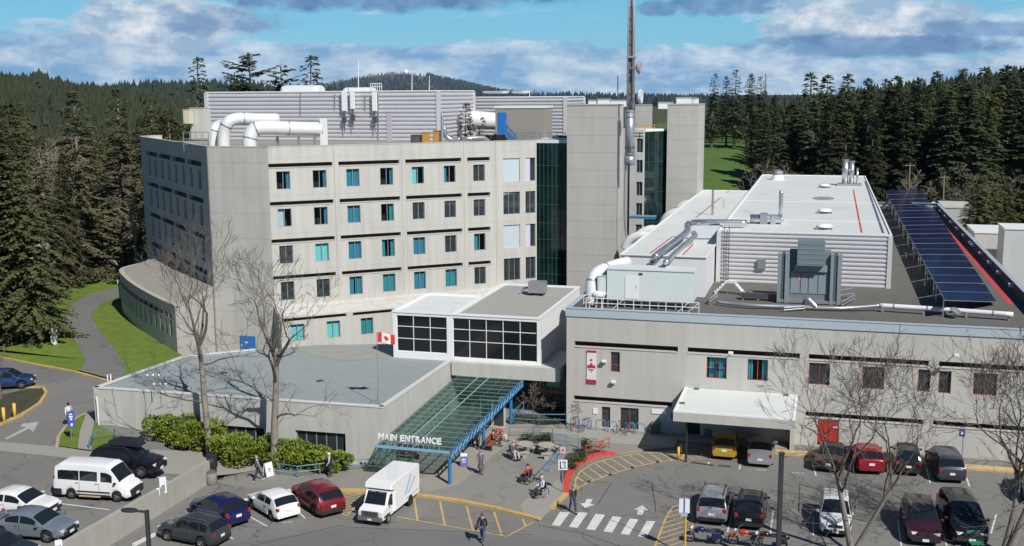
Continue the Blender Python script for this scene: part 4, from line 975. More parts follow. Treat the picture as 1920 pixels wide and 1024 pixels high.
p = w_(607, 248, 121.6); MB().box(p, (.15, 1.6, 3.0), UR, VR).build('end_plate', [WHITE()], t)
for px in (520, 560, 590): 
    p = w_(px, 262, 119.8); MB().box(p-Z3*.3, (.12, .5, 1.4), UR, VR).build('duct_leg', [STEEL], t)
duct('roof_duct', [w_(419, 280, 121), w_(420, 250, 121), w_(428, 230, 121), w_(446, 223, 121.5), w_(480, 224, 122.5), w_(520, 224, 124)], .68, DUCTW, 'middle white round duct behind the largest one on the ward roof', rings=2)
duct('roof_duct', [w_(399, 280, 122), w_(400, 255, 122), w_(405, 238, 122.5), w_(416, 232, 126)], .55, DUCTW, 'leftmost short white duct elbow on the ward roof', rings=1)
duct('roof_duct', [w_(834, 252, 148), w_(838, 236, 148), w_(852, 226, 148), w_(880, 224, 150), w_(935, 228, 152)], 1.2, DUCTW, 'big white duct in front of the farther plant room behind small conifers', rings=2)
duct('roof_duct', [w_(866, 262, 119), w_(880, 260, 119), w_(905, 259, 119.6), w_(916, 266, 119.8)], .26, SILV, 'low silver duct lying on the ward roof behind the parapet', rings=2)
duct('roof_duct', [w_(832, 240, 121), w_(836, 254, 121), w_(846, 262, 121), w_(862, 262, 121)], .3, SILV, 'small silver elbow beside the blue grey standpipe')
duct('standpipe', [w_(829, 270, 118.5), w_(829, 250, 118.5), w_(829, 212, 118.5)], .16, mat('pale_blue_pipe', (.30, .42, .50), .4, metal=.3), 'tall pale blue grey standpipe rising from the ward roof edge', 'pipe', 10)
def cabinet(name, label, px0, px1, py0, py1, Y, deep, m, cat='cabinet', legs=True, group=None, roof=None):
    a = w_(px0, py1, Y); L_ = (WP(px1, py1, a, UR)-a).dot(UR); z1 = ZA(py0, a); z0 = a.z
    t = thing(name, label, cat, a, math.radians(-15.9), group)
    MB().boxc(a, UR, VR, L_, deep, z0, z1).build('body', [m], t)
    MB().boxc(a-UR*.04-VR*.05, UR, VR, L_+.08, deep+.1, z1, z1+.05).build('lid', [roof or m], t)
    MB().boxc(a+UR*L_*.1-VR*.03, UR, VR, L_*.38, .028, z0+.1, z1-.1).build('door', [m], t)
    return t, a, L_, z0, z1
BEIGE = mat('beige_cabinet', (.55, .55, .50), .5, var=.05)
cabinet('roof_cabinet', 'tall pale cabinet at the left corner of the ward roof', 358, 384, 203, 262, 117, 1.4, BEIGE)
cabinet('roof_cabinet', 'small cream cabinet on a frame at the far left of the ward roof', 344, 354, 206, 232, 116, .9, mat('cream', (.62, .58, .45), .5))
MB_ = MB(); a = w_(344, 262, 116); 
t = thing('cabinet_frame', 'dark railing frame under the cream cabinet at the roof corner', 'railing', (a.x, a.y, ZTR))
for i in range(5): MB().tube([Vector((a.x, a.y, ZTR))+UR*i*.75, Vector((a.x, a.y, ZTR))+UR*i*.75+Z3*2.0], .04, 5).build('post', [STEEL], t)
for h in (.7, 1.3, 2.0): MB().tube([Vector((a.x, a.y, ZTR+h)), Vector((a.x, a.y, ZTR+h))+UR*3.0], .04, 5).build('rail', [STEEL], t)
OCH = mat('ochre_unit', (.52, .29, .06), .6, var=.2)
cabinet('roof_unit', 'ochre roof unit nearest the dark motor behind the ward parapet', 791, 801, 249, 268, 118.2, .9, OCH, 'unit', group='ochre roof units')
cabinet('roof_unit', 'ochre roof unit beside the standpipe behind the ward parapet', 812, 822, 246, 268, 118.6, .9, OCH, 'unit', group='ochre roof units')
cabinet('roof_unit', 'dark motor housing left of the ochre units on the ward roof', 770, 786, 254, 268, 118.4, .9, mat('motor_dark', (.10, .11, .12), .5), 'unit')
# plant room front: antenna panels, pipes, door; crown vents; masts
pf = p1
def pfp(px, py, off=.25): q = WP(px, py, to3(pf)-VR*off, UR); return q
PC = CORR
for i, (x0, x1, ya, yb) in enumerate(((641, 650, 170, 208), (657, 664, 171, 204), (698, 706, 173, 208))):
    a = pfp(x0, yb, .7); b = pfp(x1, yb, .7); z1 = pfp(x0, ya, .7).z
    t = thing('antenna_panel', ['left white antenna panel on the ribbed plant room front', 'middle white antenna panel on the ribbed plant room front', 'right white antenna panel beside the vertical pipe on the plant room'][i], 'antenna', a, math.radians(-15.9), 'white antenna panels')
    MB().boxc(a, UR, VR, (b-a).dot(UR), .3, a.z, z1).build('panel', [WHITE()], t)
    MB().boxc(a+UR*.2+VR*.31, UR, VR, .12, .35, a.z+.3, z1-.3).build('bracket', [STEEL], t)
    MB().tube([a+UR*.26+VR*.1-Z3*2.6, a+UR*.26+VR*.1+Z3*.02], .06, 6).build('mount_pipe', [mat('dark_steel', (.10, .10, .11), .5, metal=.4)], t)
    MB().boxc(a+UR*.05-VR*.02, UR, VR, .45, .25, a.z-1.5, a.z-.7).build('radio_unit', [mat('dark_steel', (.10, .10, .11), .5)], t)
for x, ya, yb, l in ((564, 172, 215, 'thin conduit on the ribbed plant room above the ducts'), (709.5, 172, 268, 'long vertical pipe down the ribbed plant room right of the antennas'), (628, 176, 205, 'short thin conduit left of the antenna panels'), (685, 178, 206, 'short thin conduit between the antenna panels')):
    a, b = pfp(x, ya), pfp(x, yb); single('wall_pipe', MB().tube([b, a], .07, 6), [GALV()], l, 'pipe', loc=b)
a, b = pfp(726, 268, .2), pfp(735, 212, .2); single('metal_door', MB().boxc(a, UR, VR, (pfp(735, 268, .2)-a).dot(UR), .12, a.z, b.z), [mat('door_lilac', (.45, .43, .48), .5)], 'narrow grey door in the ribbed plant room wall', 'door', loc=a)
def crown(px0, px1, ytop, label, Y=150, h=.9, deep=3., base=None):
    a = w_(px0, ytop+12, Y); a.z = ZA(174, to3((p1.x, p1.y, 0)))+.05; L_ = (WP(px1, 170, a, UR)-a).dot(UR)
    z1 = ZA(ytop, a); mb = MB(); n = 8
    pr = [(-.5*deep, a.z), (-.42*deep, a.z+(z1-a.z)*.8), (-.25*deep, z1), (.25*deep, z1), (.42*deep, a.z+(z1-a.z)*.8), (.5*deep, a.z)]
    sec = lambda s, k: [Vector((a.x, a.y, 0))+UR*s+VR*(deep/2+v*k)+Z3*((z-a.z)*k+a.z) for v, z in pr]
    S_ = [sec(0, .75), sec(.35, .97), sec(.7, 1.), sec(L_-.7, 1.), sec(L_-.35, .97), sec(L_, .75)]
    for q, r in zip(S_, S_[1:]):
        for i in range(5): mb.quad(q[i], q[i+1], r[i+1], r[i])
    mb.quad(*S_[0]); mb.quad(*S_[-1])
    return single('roof_ventilator', mb, [mat('vent_white', (.62, .66, .68), .4)], label, 'ventilator', loc=a)
crown(523, 594, 160, 'long rounded white ventilator on top of the big plant room'); crown(640, 692, 164, 'second lower rounded ventilator behind the antenna panels')
crown(903, 946, 176, 'long low ventilator on the farther plant room', Y=162); crown(957, 985, 176, 'short low ventilator on the farther plant room', Y=162)
t0 = w_(695, 170, 149); t = thing('roof_cage', 'small white railed cage on the plant room roof behind the antennas', 'railing', t0)
for i in range(6): MB().tube([t0+UR*i*.32, t0+UR*i*.32+Z3*.95], .035, 5).build('post', [WHITE()], t)
for h in (.5, .95): MB().tube([t0+Z3*h, t0+UR*1.6+Z3*h], .035, 5).build('rail', [WHITE()], t)
for px, ya, yb, Y, l in ((672, 112, 172, 147, 'tall thin whip mast behind the antenna panels'), (772.5, 134, 200, 144, 'left of two thin white whip masts on the ribbed plant room'), (805, 142, 200, 144, 'right of two thin white whip masts on the ribbed plant room'), (993, 168, 186, 160, 'short thin whip on the farther plant room')):
    a, b = w_(px, yb, Y), w_(px, ya, Y); t = thing('whip_mast', l, 'antenna', a)
    MB().tube([a, (a+b)/2, b], [.07, .05, .03], 6).build('mast', [WHITE()], t)
    MB().box((a*.35+b*.65)+UR*.25, (.5, .05, .05), UR, VR).build('cross_arm', [STEEL], t)
# rail along the right end of the ward roof
a = w_(968, 265, 123); t = thing('roof_railing', 'blue grey railing at the right end of the ward roof', 'railing', a); BG = mat('blue_grey_rail', (.16, .22, .32), .5)
L_ = (WP(1060, 262, a, UR)-a).dot(UR)
for h in (0.25, .6, .95): MB().tube([a+Z3*h, a+UR*L_+Z3*h], .035, 5).build('rail', [BG], t)
for i in range(7): MB().tube([a+UR*L_*i/6, a+UR*L_*i/6+Z3*.95], .035, 5).build('post', [BG], t)
# ---------------------------------------------------------------- flue and mast
YM = 117.6
m0 = w_(1181, 292, YM); t = thing('flue_mast', 'tall steel flue and antenna mast strapped to the lift tower, rising out of view', 'mast', m0)
f1 = w_(1181, 206, YM)
MB().tube([m0, f1], .52, 20).build('flue', [mat('flue_steel', (.36, .40, .44), .35, metal=.5, var=.08)], t, smooth=True)
for y in (209, 219, 277, 288): a = w_(1181, y, YM); MB().tube([a-Z3*.05, a+Z3*.05], .57, 20).build('band', [STEEL if y != 277 else mat('dark_steel', (.10, .10, .11), .5)], t)
MB().tube([m0, m0-Z3*1.0], [.6, .6], 20).build('flue_base', [MATS['flue_steel']], t, smooth=True)
top = w_(1185, -150, YM); ax = (top-f1)
for dx, dy, r in ((-.30, 0, .09), (.34, -.05, .17), (.05, .3, .09)):
    MB().tube([f1+Vector((dx, dy, -.3)), f1+ax+Vector((dx*.7, dy*.7, 0))], [r, r*.8], 8).build('mast_leg', [mat('mast_steel', (.50, .52, .55), .4, metal=.5)], t, smooth=True)
mb = MB(); k = 30
for i in range(k):
    a, b = f1+ax*(i/k), f1+ax*((i+1)/k); bar(mb, a+Vector((-.28, 0, 0)), b+Vector((.28, 0, 0)), .045) if i % 2 else bar(mb, a+Vector((.28, 0, 0)), b+Vector((-.28, 0, 0)), .045)
mb.build('lattice', [mat('dark_steel', (.10, .10, .11), .5)], t)
MB().box(f1+ax*.30+Vector((0, .1, 0)), (.34, .12, ax.length*.5), (1, 0, 0), None, ax).build('cable_tray', [mat('cable_brown', (.16, .13, .14), .6)], t)
a = w_(1184, 107, YM); MB().box(a, (.95, .7, .18)).build('clamp', [STEEL], t)
for px, py, r, m_, f in ((1198, 128, .62, mat('dish_grey', (.36, .33, .38), .6), 1), (1200, 181, .75, mat('dish_pale', (.62, .68, .70), .5), 1)):
    c = w_(px, py, YM-.4); ds = MB().lathe([(0, -.05), (r*.6, 0.05), (r, .25), (r, .5), (r*.9, .5), (0.01, .42)], c-Vector((.3, 0, 0)), 18, ax=(1, -.35, 0)).build('dish', [m_], t, smooth=False)
    MB().tube([c-Vector((.3, 0, 0)), c-Vector((.8, -.1, 0))], .08, 6).build('dish_arm', [STEEL], t)
duct('tower_pipe', [w_(1174, 296, YM), w_(1172, 350, YM), w_(1172, 420, YM), w_(1179, 466, YM)], .12, STEEL, 'thin pipe running down the lift tower edge under the flue', 'pipe', 8)
a = w_(1180, 408, 128); L_ = 3.0; t = thing('blue_canopy', 'small bright blue flat canopy low between the towers', 'canopy', a, math.radians(-3)); MB().boxc(a, UR, VR, L_, 1.2, a.z-.12, a.z+.12).build('slab', [mat('blue_bright', (.03, .25, .55), .5)], t); MB().boxc(a-VR*.05-UR*.05, UR, VR, L_+.1, 1.3, a.z+.12, a.z+.2).build('cap', [mat('pale_blue_pipe', (.30, .42, .50), .4)], t)
a = w_(1193, 245, 144); t = thing('yellow_railing', 'yellow safety railing on the link wing roof between the towers', 'railing', a)
for h in (.35, .75): MB().tube([a+Z3*h, a+UR*2.4+Z3*h], .05, 5).build('rail', [YELB], t)
for i in range(3): MB().tube([a+UR*1.2*i, a+UR*1.2*i+Z3*.75], .05, 5).build('post', [YELB], t)
# ---------------------------------------------------------------- wing roof: air handler, ducts
bl = G(1300, 584, ZR); vA = (bl-A).dot(VR); sA1 = (WP(1301, 540, wing(0, vA), UR)-A).dot(UR); sA0 = (WP(1138, 540, wing(0, vA), UR)-A).dot(UR)
zt_ = WP(1220, 508, wing(0, vA), UR).z; zb_ = WP(1220, 563, wing(0, vA), UR).z; print('ahu', vA, sA0, sA1, zb_, zt_)
ah = thing('air_handler', 'large white box air handler on legs at the front of the wing roof', 'air handler', wing(sA0, vA, ZR), math.radians(-15.9))
WU = mat('white_unit', (.66, .73, .74), .45, var=.03, big=.03)
MB().boxc(wing(sA0, vA), UR, VR, sA1-sA0, 2.2, zb_, zt_).build('casing', [WU], ah)
MB().boxc(wing(sA0-.06, vA-.06), UR, VR, sA1-sA0+.12, 2.32, zt_, zt_+.1).build('lid', [WU], ah)
sd_ = [(WP(x, 540, wing(0, vA), UR)-A).dot(UR) for x in (1172, 1197)]; zd_ = WP(1185, 518, wing(0, vA), UR).z
dr = MB().boxc(wing(sd_[0], vA-.035), UR, VR, sd_[1]-sd_[0], .03, zb_+.05, zd_).build('door', [WHITE()], ah)
MB().boxc(wing(sd_[1]-.2, vA-.06), UR, VR, .05, .022, (zb_+zd_)/2, (zb_+zd_)/2+.2).build('handle', [STEEL], dr)
MB().boxc(wing((sA0*.6+sA1*.4)-.2, vA-.05), UR, VR, .3, .04, zt_-.35, zt_-.2).build('vent', [mat('dark_steel', (.10, .10, .11), .5)], ah)
for i in range(6): MB().boxc(wing(sA0+(sA1-sA0-.12)*i/5, vA+.1), UR, VR, .12, .12, ZR, zb_-.02).build('leg', [STEEL], ah)
for v in (.05, 2.0): MB().boxc(wing(sA0, vA+v), UR, VR, sA1-sA0, .14, zb_-.16, zb_-.002).build('base_beam', [STEEL], ah)
t = thing('roof_handrail', 'white handrail and small steps in front of the air handler', 'railing', wing(sA0, vA-.9, ZR), math.radians(-15.9))
x0, x1 = sA0-1.6, sA1+.5
for h in (.45, .85): MB().tube([wing(x0, vA-.7, ZR+h), wing(x1, vA-.7, ZR+h)], .035, 6).build('rail', [WHITE()], t)
for i in range(8): q = x0+(x1-x0)*i/7; MB().tube([wing(q, vA-.7, ZR), wing(q, vA-.7, ZR+.85)], .035, 6).build('post', [WHITE()], t)
for s in (x0-.6, x1-.9, sA0+.6, sA1-1.2): MB().tube([wing(s, vA-.75, ZR), wing(s+.9, vA-.75, ZR+.85)], .035, 6).build('brace', [WHITE()], t)
def wr_(s, v, z): return wing(s, v, z)
duct('roof_duct', [wr_(.8, vA+.5, ZR+.05), wr_(.7, vA+.6, ZR+1.6), wr_(1.0, vA+1.2, ZR+2.6), wr_(2.0, vA+2.4, ZR+3.0), wr_(3.0, vA+4.5, ZR+3.1)], .52, DUCTW, 'fat white insulated duct curling up at the wing roof corner', rings=2)
duct('roof_duct', [wr_(1.9, vA+.2, ZR+.9), wr_(1.0, vA+.3, ZR+1.0), wr_(.55, vA+1.5, ZR+1.0), wr_(.9, vA+2.5, ZR+.2)], .34, DUCTW, 'smaller white duct loop below the fat one at the roof corner', rings=1)
cabinet('control_cabinet', 'narrow white control cabinet left of the air handler', 1120, 1137, 518, 552, (wing(2, vA+.3)).y, .6, WU)
t = thing('pipe_cluster', 'dark valves and pipes between the white ducts and air handler', 'pipes', wing(1.6, vA, ZR))
for i in range(5): MB().tube(curve([wing(1.1+i*.18, vA-.1+i*.12, ZR), wing(1.2+i*.18, vA+i*.1, ZR+.6+i*.2), wing(1.6+i*.15, vA+.2, ZR+1.0+i*.25)], 3), .06, 6).build('pipe', [STEEL if i % 2 else mat('dark_steel', (.10, .10, .11), .5)], t)
# silver duct run over annex and plant room roofs
ZA2 = za+.06; ZP2 = zp+.06
t = duct('silver_duct', [G(1222, 494, ZA2-.4), G(1232, 478, ZA2+.4), G(1262, 456, ZA2+.7), G(1288, 434, ZA2+1.0), G(1291, 420, ZA2+1.4), G(1320, 417, ZP2+.5), G(1400, 418, ZP2+.5)], .30, SILV, 'silver duct climbing across the annex roof onto the plant room', rings=6)
t = duct('silver_duct', [G(1248, 492, ZA2+.3), G(1280, 462, ZA2+.3), G(1302, 444, ZA2+.6), G(1300, 436, ZA2+.9)], .24, SILV, 'shorter silver duct running beside the longer one on the annex', rings=3)
a = G(1224, 500, ZA2); MB().box(a+Z3*.0+VR*.6, (1.4, .9, .25), UR, VR).build('duct_foot', [mat('pale_blue_pipe', (.30, .42, .50), .4)], t) if False else None
a = G(1438, 420, ZP2); t = thing('exhaust_fan', 'silver exhaust fan set with tall bent stack at the plant room roof', 'fan', a)
MB().tube([a-UR*1.6+Z3*.5, a+UR*1.4+Z3*.5], .42, 14).build('fan_casing', [SILV], t, smooth=True)
MB().box(a-UR*.3+Z3*.5, (.7, 1.0, 1.1), UR, VR).build('motor_box', [STEEL], t); MB().box(a+UR*.6+Z3*.45, (.5, .9, .9), UR, VR).build('bearing_box', [SILV], t)
b = G(1463, 414, ZP2); MB().tube(curve([a+UR*1.4+Z3*.5, b+Z3*.5, b+Z3*1.2, b+Z3*3.0], 5), .2, 12).build('stack', [SILV], t, smooth=True)
a = G(1336, 403, ZA2); single('roof_mast', MB().tube([a, a+Z3*2.9], .13, 8), [STEEL], 'thin grey vent post standing on the annex roof', 'pipe', loc=a)
a = G(1357, 392, ZA2); single('roof_mast', MB().tube([a, a+Z3*1.2], .04, 6), [STEEL], 'short thin post beside the vent post on the annex roof', 'pipe', loc=a)
a = G(1588, 348, ZP2); t = thing('exhaust_stacks', 'twin bright exhaust stacks at the far end of the plant room roof', 'exhaust', a)
for dx, h, r in ((-.3, 3.4, .42), (.55, 3.2, .34), (1.3, 2.2, .14)): MB().tube([a+UR*dx, a+UR*dx+Z3*h], r, 12).build('stack', [SILV], t, smooth=True); MB().tube([a+UR*dx+Z3*h, a+UR*dx+Z3*(h+.15)], r*1.15, 12).build('cap', [STEEL], t)
MB().box(a+UR*.3+Z3*.15, (3.2, 1.6, .3), UR, VR).build('base', [STEEL], t)
a = G(1458, 337, ZP2); t = thing('roof_cowl', 'white base cowl with silver cap at the far edge of the plant room', 'vent', a); MB().lathe([(1.0, 0), (.8, .6), (.5, .8)], a, 14).build('base', [WHITE()], t); MB().lathe([(.5, .8), (.75, .9), (.75, 1.3), (.3, 1.5), (.01, 1.5)], a, 14).build('cap', [SILV], t)
for i, (x, y, s) in enumerate(((1285, 392, 1.3), (1262, 408, 1.2), (1212, 442, 1.1), (1192, 452, .9))):
    a = G(x, y, ZR+1.6); duct('roof_duct', [a-UR*1.2+Z3*-.9, a-UR*.6+Z3*.1, a+UR*.5+Z3*.6, a+UR*1.6+Z3*.5], .55*s, DUCTW, ['farthest', 'third', 'second', 'nearest'][i]+' low white duct hump beyond the left edge of the annex roof', group='white duct humps')
# grey rooftop unit
gb_ = G(1517, 571, ZR); vG = (gb_-A).dot(VR); sx = lambda px, v=0: (WP(px, 540, wing(0, vG+v), UR)-A).dot(UR); zx = lambda py, v=0: WP(1517, py, wing(0, vG+v), UR).z
gu = thing('grey_chiller', 'tall blue grey rooftop chiller with projecting hood and side columns', 'chiller', wing(sx(1457), vG, ZR), math.radians(-15.9))
zg0, zg1 = ZR+.35, zx(505)
MB().boxc(wing(sx(1478), vG+.35), UR, VR, sx(1556)-sx(1478), 1.9, zg0, zx(474)).build('body', [GREYU], gu)
GRL = mat('grey_unit_light', (.24, .285, .32), .5, var=.06)
for x0, x1 in ((1457, 1463), (1471, 1479), (1556, 1562), (1570, 1577)): MB().boxc(wing(sx(x0), vG), UR, VR, sx(x1)-sx(x0), .35, ZR+.05, zx(476)).build('column', [GRL], gu)
for x0, x1 in ((1463.5, 1470.5), (1562.5, 1569.5)): MB().boxc(wing(sx(x0), vG+.12), UR, VR, sx(x1)-sx(x0), 2.0, zg0, zx(480)).build('side_cabinet', [mat('grey_unit_dark', (.09, .11, .13), .5)], gu)
hd = MB().boxc(wing(sx(1493), vG-.5), UR, VR, sx(1544)-sx(1493), 2.4, zx(497), zx(452)).build('hood', [mat('hood_teal', (.17, .22, .24), .5)], gu)
for i in range(5): z = zx(497)+(zx(452)-zx(497))*(i+.5)/5; MB().boxc(wing(sx(1495), vG-.53), UR, VR, sx(1542)-sx(1495), .03, z-.03, z+.03).build('louvre', [GRL], hd)
MB().boxc(wing(sx(1488), vG+.1), UR, VR, sx(1550)-sx(1488), .24, zx(510), zx(498)).build('hood_support', [GRL], gu)
for x0, x1 in ((1482, 1499), (1501, 1514), (1516, 1532), (1534, 1552)): MB().boxc(wing(sx(x0), vG+.30), UR, VR, sx(x1)-sx(x0), .05, zx(552), zx(513)).build('panel', [GRL], gu)
MB().boxc(wing(sx(1496), vG+.27), UR, VR, .16, .03, zx(528), zx(516)).build('warning_label', [mat('label_red', (.7, .25, .22), .5)], gu)
MB().boxc(wing(sx(1457), vG+.05), UR, VR, sx(1577)-sx(1457), 2.2, ZR+.08, ZR+.34).build('base_frame', [STEEL], gu)
duct('roof_pipe', [G(1345, 566, ZR+.3), G(1400, 572, ZR+.3), G(1470, 575, ZR+.25), G(1560, 578, ZR+.25), G(1600, 577, ZR+.3), G(1650, 573, ZR+.5)], .16, GALV(), 'galvanised pipe run on blocks in front of the grey chiller', 'pipe', 8, rings=5)
t = duct('roof_pipe', [G(1648, 573, ZR+.5), G(1760, 580, ZR+.5), G(1900, 590, ZR+.5)], .2, mat('white_pipe', (.70, .72, .76), .35), 'long straight white pipe on short posts along the wing roof front', 'pipe', 10, rings=4, z0=ZR)
for x, y in ((1655, 574), (1732, 578), (1812, 584), (1892, 589)): q = G(x, y, ZR+.5); MB().box(q-Z3*.27, (.16, .3, .5), UR, VR).build('post', [STEEL], t)
duct('roof_pipe', [G(1508, 570, ZR+.2), G(1512, 560, ZR+.9), G(1520, 566, ZR+.7), G(1530, 576, ZR+.3)], .22, SILV, 'bent silver pipe at the foot of the grey chiller', 'pipe', 10)
a = G(1790, 597, ZR); t = thing('roof_dish', 'small satellite dish lying low on the wing roof front', 'dish', a); MB().tube([a, a+Z3*.5], .04, 6).build('post', [STEEL], t); MB().lathe([(.01, 0), (.3, .08), (.42, .2)], a+Z3*.45, 12, ax=(.3, -.5, .8)).build('dish', [GREYU], t)
a = G(1368, 553, ZR); t = thing('crossover_steps', 'small white metal crossover steps with rails on the wing roof', 'steps', a, math.radians(-15.9))
for s in (-1, 1):
    for v in (0, .8):
        MB().tube([a+UR*s*1.3+VR*v, a+UR*s*.35+VR*v+Z3*1.1, a+VR*v+Z3*1.1], .05, 6).build('handrail', [WHITE()], t)
    for i in range(4): q = i/4; MB().box(a+UR*s*(1.2-.8*q)+VR*.4+Z3*(.2+.2*i), (.25, .8, .04), UR, VR).build('tread', [WHITE()], t)
MB().box(a+VR*.4+Z3*.95, (.8, .8, .05), UR, VR).build('platform', [STEEL], t)
a = wing(s0_+2.0, pv-.25, ZR+1.8); t = thing('wall_ladder', 'black caged ladder on the left end of the corrugated wall', 'ladder', wing(s0_+.6, pv-.2, ZR))
for s in (.5, .95): MB().tube([wing(s0_+s, pv-.3, ZR), wing(s0_+s, pv-.3, zp+.6)], .035, 5).build('stile', [mat('dark_steel', (.10, .10, .11), .5)], t)
for i in range(13): MB().tube([wing(s0_+.5, pv-.3, ZR+.3+i*.35), wing(s0_+.95, pv-.3, ZR+.3+i*.35)], .025, 4).build('rung', [mat('dark_steel', (.10, .10, .11), .5)], t)
MB().boxc(wing(s0_+3.6, pv-.4), UR, VR, .7, .3, ZR+1.9, ZR+2.7); single('control_box', MB().boxc(wing(s0_+3.6, pv-.42), UR, VR, .7, .3, ZR+1.4, ZR+2.3), [STEEL], 'small grey control box fixed to the corrugated wall', 'box')
# AC unit on pavilion
a = G(1008, 553, zpv-.04); t = thing('roof_ac_unit', 'grey box air conditioner on the pavilion roof', 'air conditioner', a, math.radians(-15.9)); MB().box(a+Z3*.75, (1.5, 1.1, 1.0), UR, VR).build('casing', [STEEL], t)
for s in (-.5, .5): MB().box(a+UR*s+Z3*.12, (.12, 1.2, .25), UR, VR).build('foot', [BLACK()], t)
MB().tube(curve([a-UR*.75+Z3*.6, a-UR*1.3+Z3*.5, a-UR*1.6+Z3*.05], 4), .12, 8).build('pipe', [SILV], t)
# solar tables
SOL = bpy.data.materials.new('solar_cells'); SOL.use_nodes = True
def _sol():
    nt = SOL.node_tree; N = nt.nodes; L = nt.links; b = N['Principled BSDF']; b.inputs['Roughness'].default_value = .16; b.inputs['Specular IOR Level'].default_value = .12
    uv = N.new('ShaderNodeTexCoord'); sp = N.new('ShaderNodeSeparateXYZ'); L.new(uv.outputs['UV'], sp.inputs[0]); acc = None
    for ax_, k in ((0, 10), (1, 6)):
        a = N.new('ShaderNodeMath'); a.operation = 'MULTIPLY'; a.inputs[1].default_value = k; L.new(sp.outputs[ax_], a.inputs[0])
        f = N.new('ShaderNodeMath'); f.operation = 'FRACT'; L.new(a.outputs[0], f.inputs[0]); g = N.new('ShaderNodeMath'); g.operation = 'LESS_THAN'; g.inputs[1].default_value = .05; L.new(f.outputs[0], g.inputs[0])
        if acc is None: acc = g.outputs[0]
        else:
            h = N.new('ShaderNodeMath'); h.operation = 'MAXIMUM'; L.new(acc, h.inputs[0]); L.new(g.outputs[0], h.inputs[1]); acc = h.outputs[0]
    mx = N.new('ShaderNodeMix'); mx.data_type = 'RGBA'; L.new(acc, mx.inputs[0]); mx.inputs[6].default_value = (.010, .015, .062, 1); mx.inputs[7].default_value = (.022, .03, .10, 1)
    L.new(mx.outputs[2], b.inputs['Base Color'])
_sol()
zl_, zr_ = ZR+1.55, ZR+.35
L0, L1 = G(1772, 563, zl_), G(1658, 356, zl_); R0_, R1 = G(1869, 566, zr_), G(1726, 354, zr_)
NT = 12
ordn = ['nearest', 'second nearest', 'third nearest', 'fourth nearest', 'fifth nearest', 'sixth nearest', 'seventh nearest', 'eighth nearest', 'ninth nearest', 'third farthest', 'second farthest', 'farthest']
for i in range(NT):
    t0_, t1_ = (i+.0)/NT, (i+.95)/NT
    a, b, c, d = L0.lerp(L1, t0_), L0.lerp(L1, t1_), R0_.lerp(R1, t1_), R0_.lerp(R1, t0_)
    base = (a+b+c+d)/4; base.z = ZR
    t = thing('solar_table', ordn[i]+' dark blue solar table of the long tilted row on the wing roof', 'solar panel', base, 0, 'solar tables in a row on the wing roof')
    for q in range(2):   # two modules per table
        e0, e1 = a.lerp(b, q/2+.01), a.lerp(b, q/2+.49); f0, f1_ = d.lerp(c, q/2+.01), d.lerp(c, q/2+.49)
        mb = MB(); n_ = (e1-e0).cross(f0-e0).normalized(); n_ = n_ if n_.z > 0 else -n_
        mb.quad(e0, f0, f1_, e1); pn = mb.build('module', [SOL], t)
        uvl = pn.data.uv_layers.new(name='UVMap'); vmap = {0: (0, 0), 1: (1, 0), 2: (1, 1), 3: (0, 1)}
        for lp_ in pn.data.loops: uvl.data[lp_.index].uv = vmap[lp_.vertex_index]
        mb = MB()
        for u0, u1 in ((e0, f0), (f0, f1_), (f1_, e1), (e1, e0)): bar(mb, u0-n_*.03, u1-n_*.03, .05, h=.05)
        mb.build('frame', [GALV()], pn)
    for e0, f0 in ((a.lerp(b, .12), d.lerp(c, .12)), (a.lerp(b, .88), d.lerp(c, .88))):
        MB().tube([Vector((e0.x, e0.y, ZR)), e0-Z3*.1], .05, 6).build('back_leg', [GALV()], t)
        MB().tube([Vector((f0.x, f0.y, ZR)), f0-Z3*.08], .05, 6).build('front_leg', [GALV()], t)
        MB().tube([e0-Z3*.1, f0-Z3*.1], .035, 5).build('rafter', [GALV()], t)
# floods along the far parapet
for i, (x, y) in enumerate(((1753, 382), (1761, 389), (1770, 397), (1780, 407), (1790, 418), (1801, 430), (1813, 443), (1827, 457), (1832, 461), (1848, 477), (1865, 494), (1883, 513), (1905, 537))):
    q = G(x, y, ZR+.45); sq = (q-A).dot(UR); vq = (q-A).dot(VR); p = wing(LW-.35, vq, ZR+.55)
    o = MB().box(p, (.5, .4, .3), UR, VR).box(p+UR*.16, (.1, .1, .1), UR, VR)
    single('parapet_light', o, [WHITE()], ('small white light fixed inside the right parapet of the wing roof, '+ordn[min(i, 11)]) if False else 'small white light fixed inside the right parapet of the wing roof', 'light', 'small white lights along the right parapet')
# neighbouring roofs to the right
def block(label, px0, px1, pyt, Y, deep, z0, m, roofm=None):
    p = AT(px0, pyt, Y); L_ = (WP(px1, pyt, p, UR)-p).dot(UR); t = thing('annexe_building', label, 'building', Vector((p.x, p.y, z0)), math.radians(-15.9)); p = to3((p.x, p.y)); zt = ZA(pyt, p)
    MB().boxc(p, UR, VR, L_, deep, z0, zt).build('wall', [m], t); MB().boxc(p-UR*.1-VR*.1, UR, VR, L_+.2, deep+.2, zt, zt+.2).build('roof', [roofm or WHITE()], t); return t, p, L_, zt
block('plain concrete block beyond the right parapet of the wing roof', 1770, 1826, 390, 175, 10, 0, CONC(), mat('pale_roof', (.5, .5, .46), .8))
block('pale concrete building with white band at the right edge behind the solar row', 1828, 1960, 437, 140, 8, 0, CONC())
block('white clad rooftop box at the right edge of the view', 1884, 1960, 430, 132, 5, 0, mat('pale_cladding', (.52, .54, .55), .5))
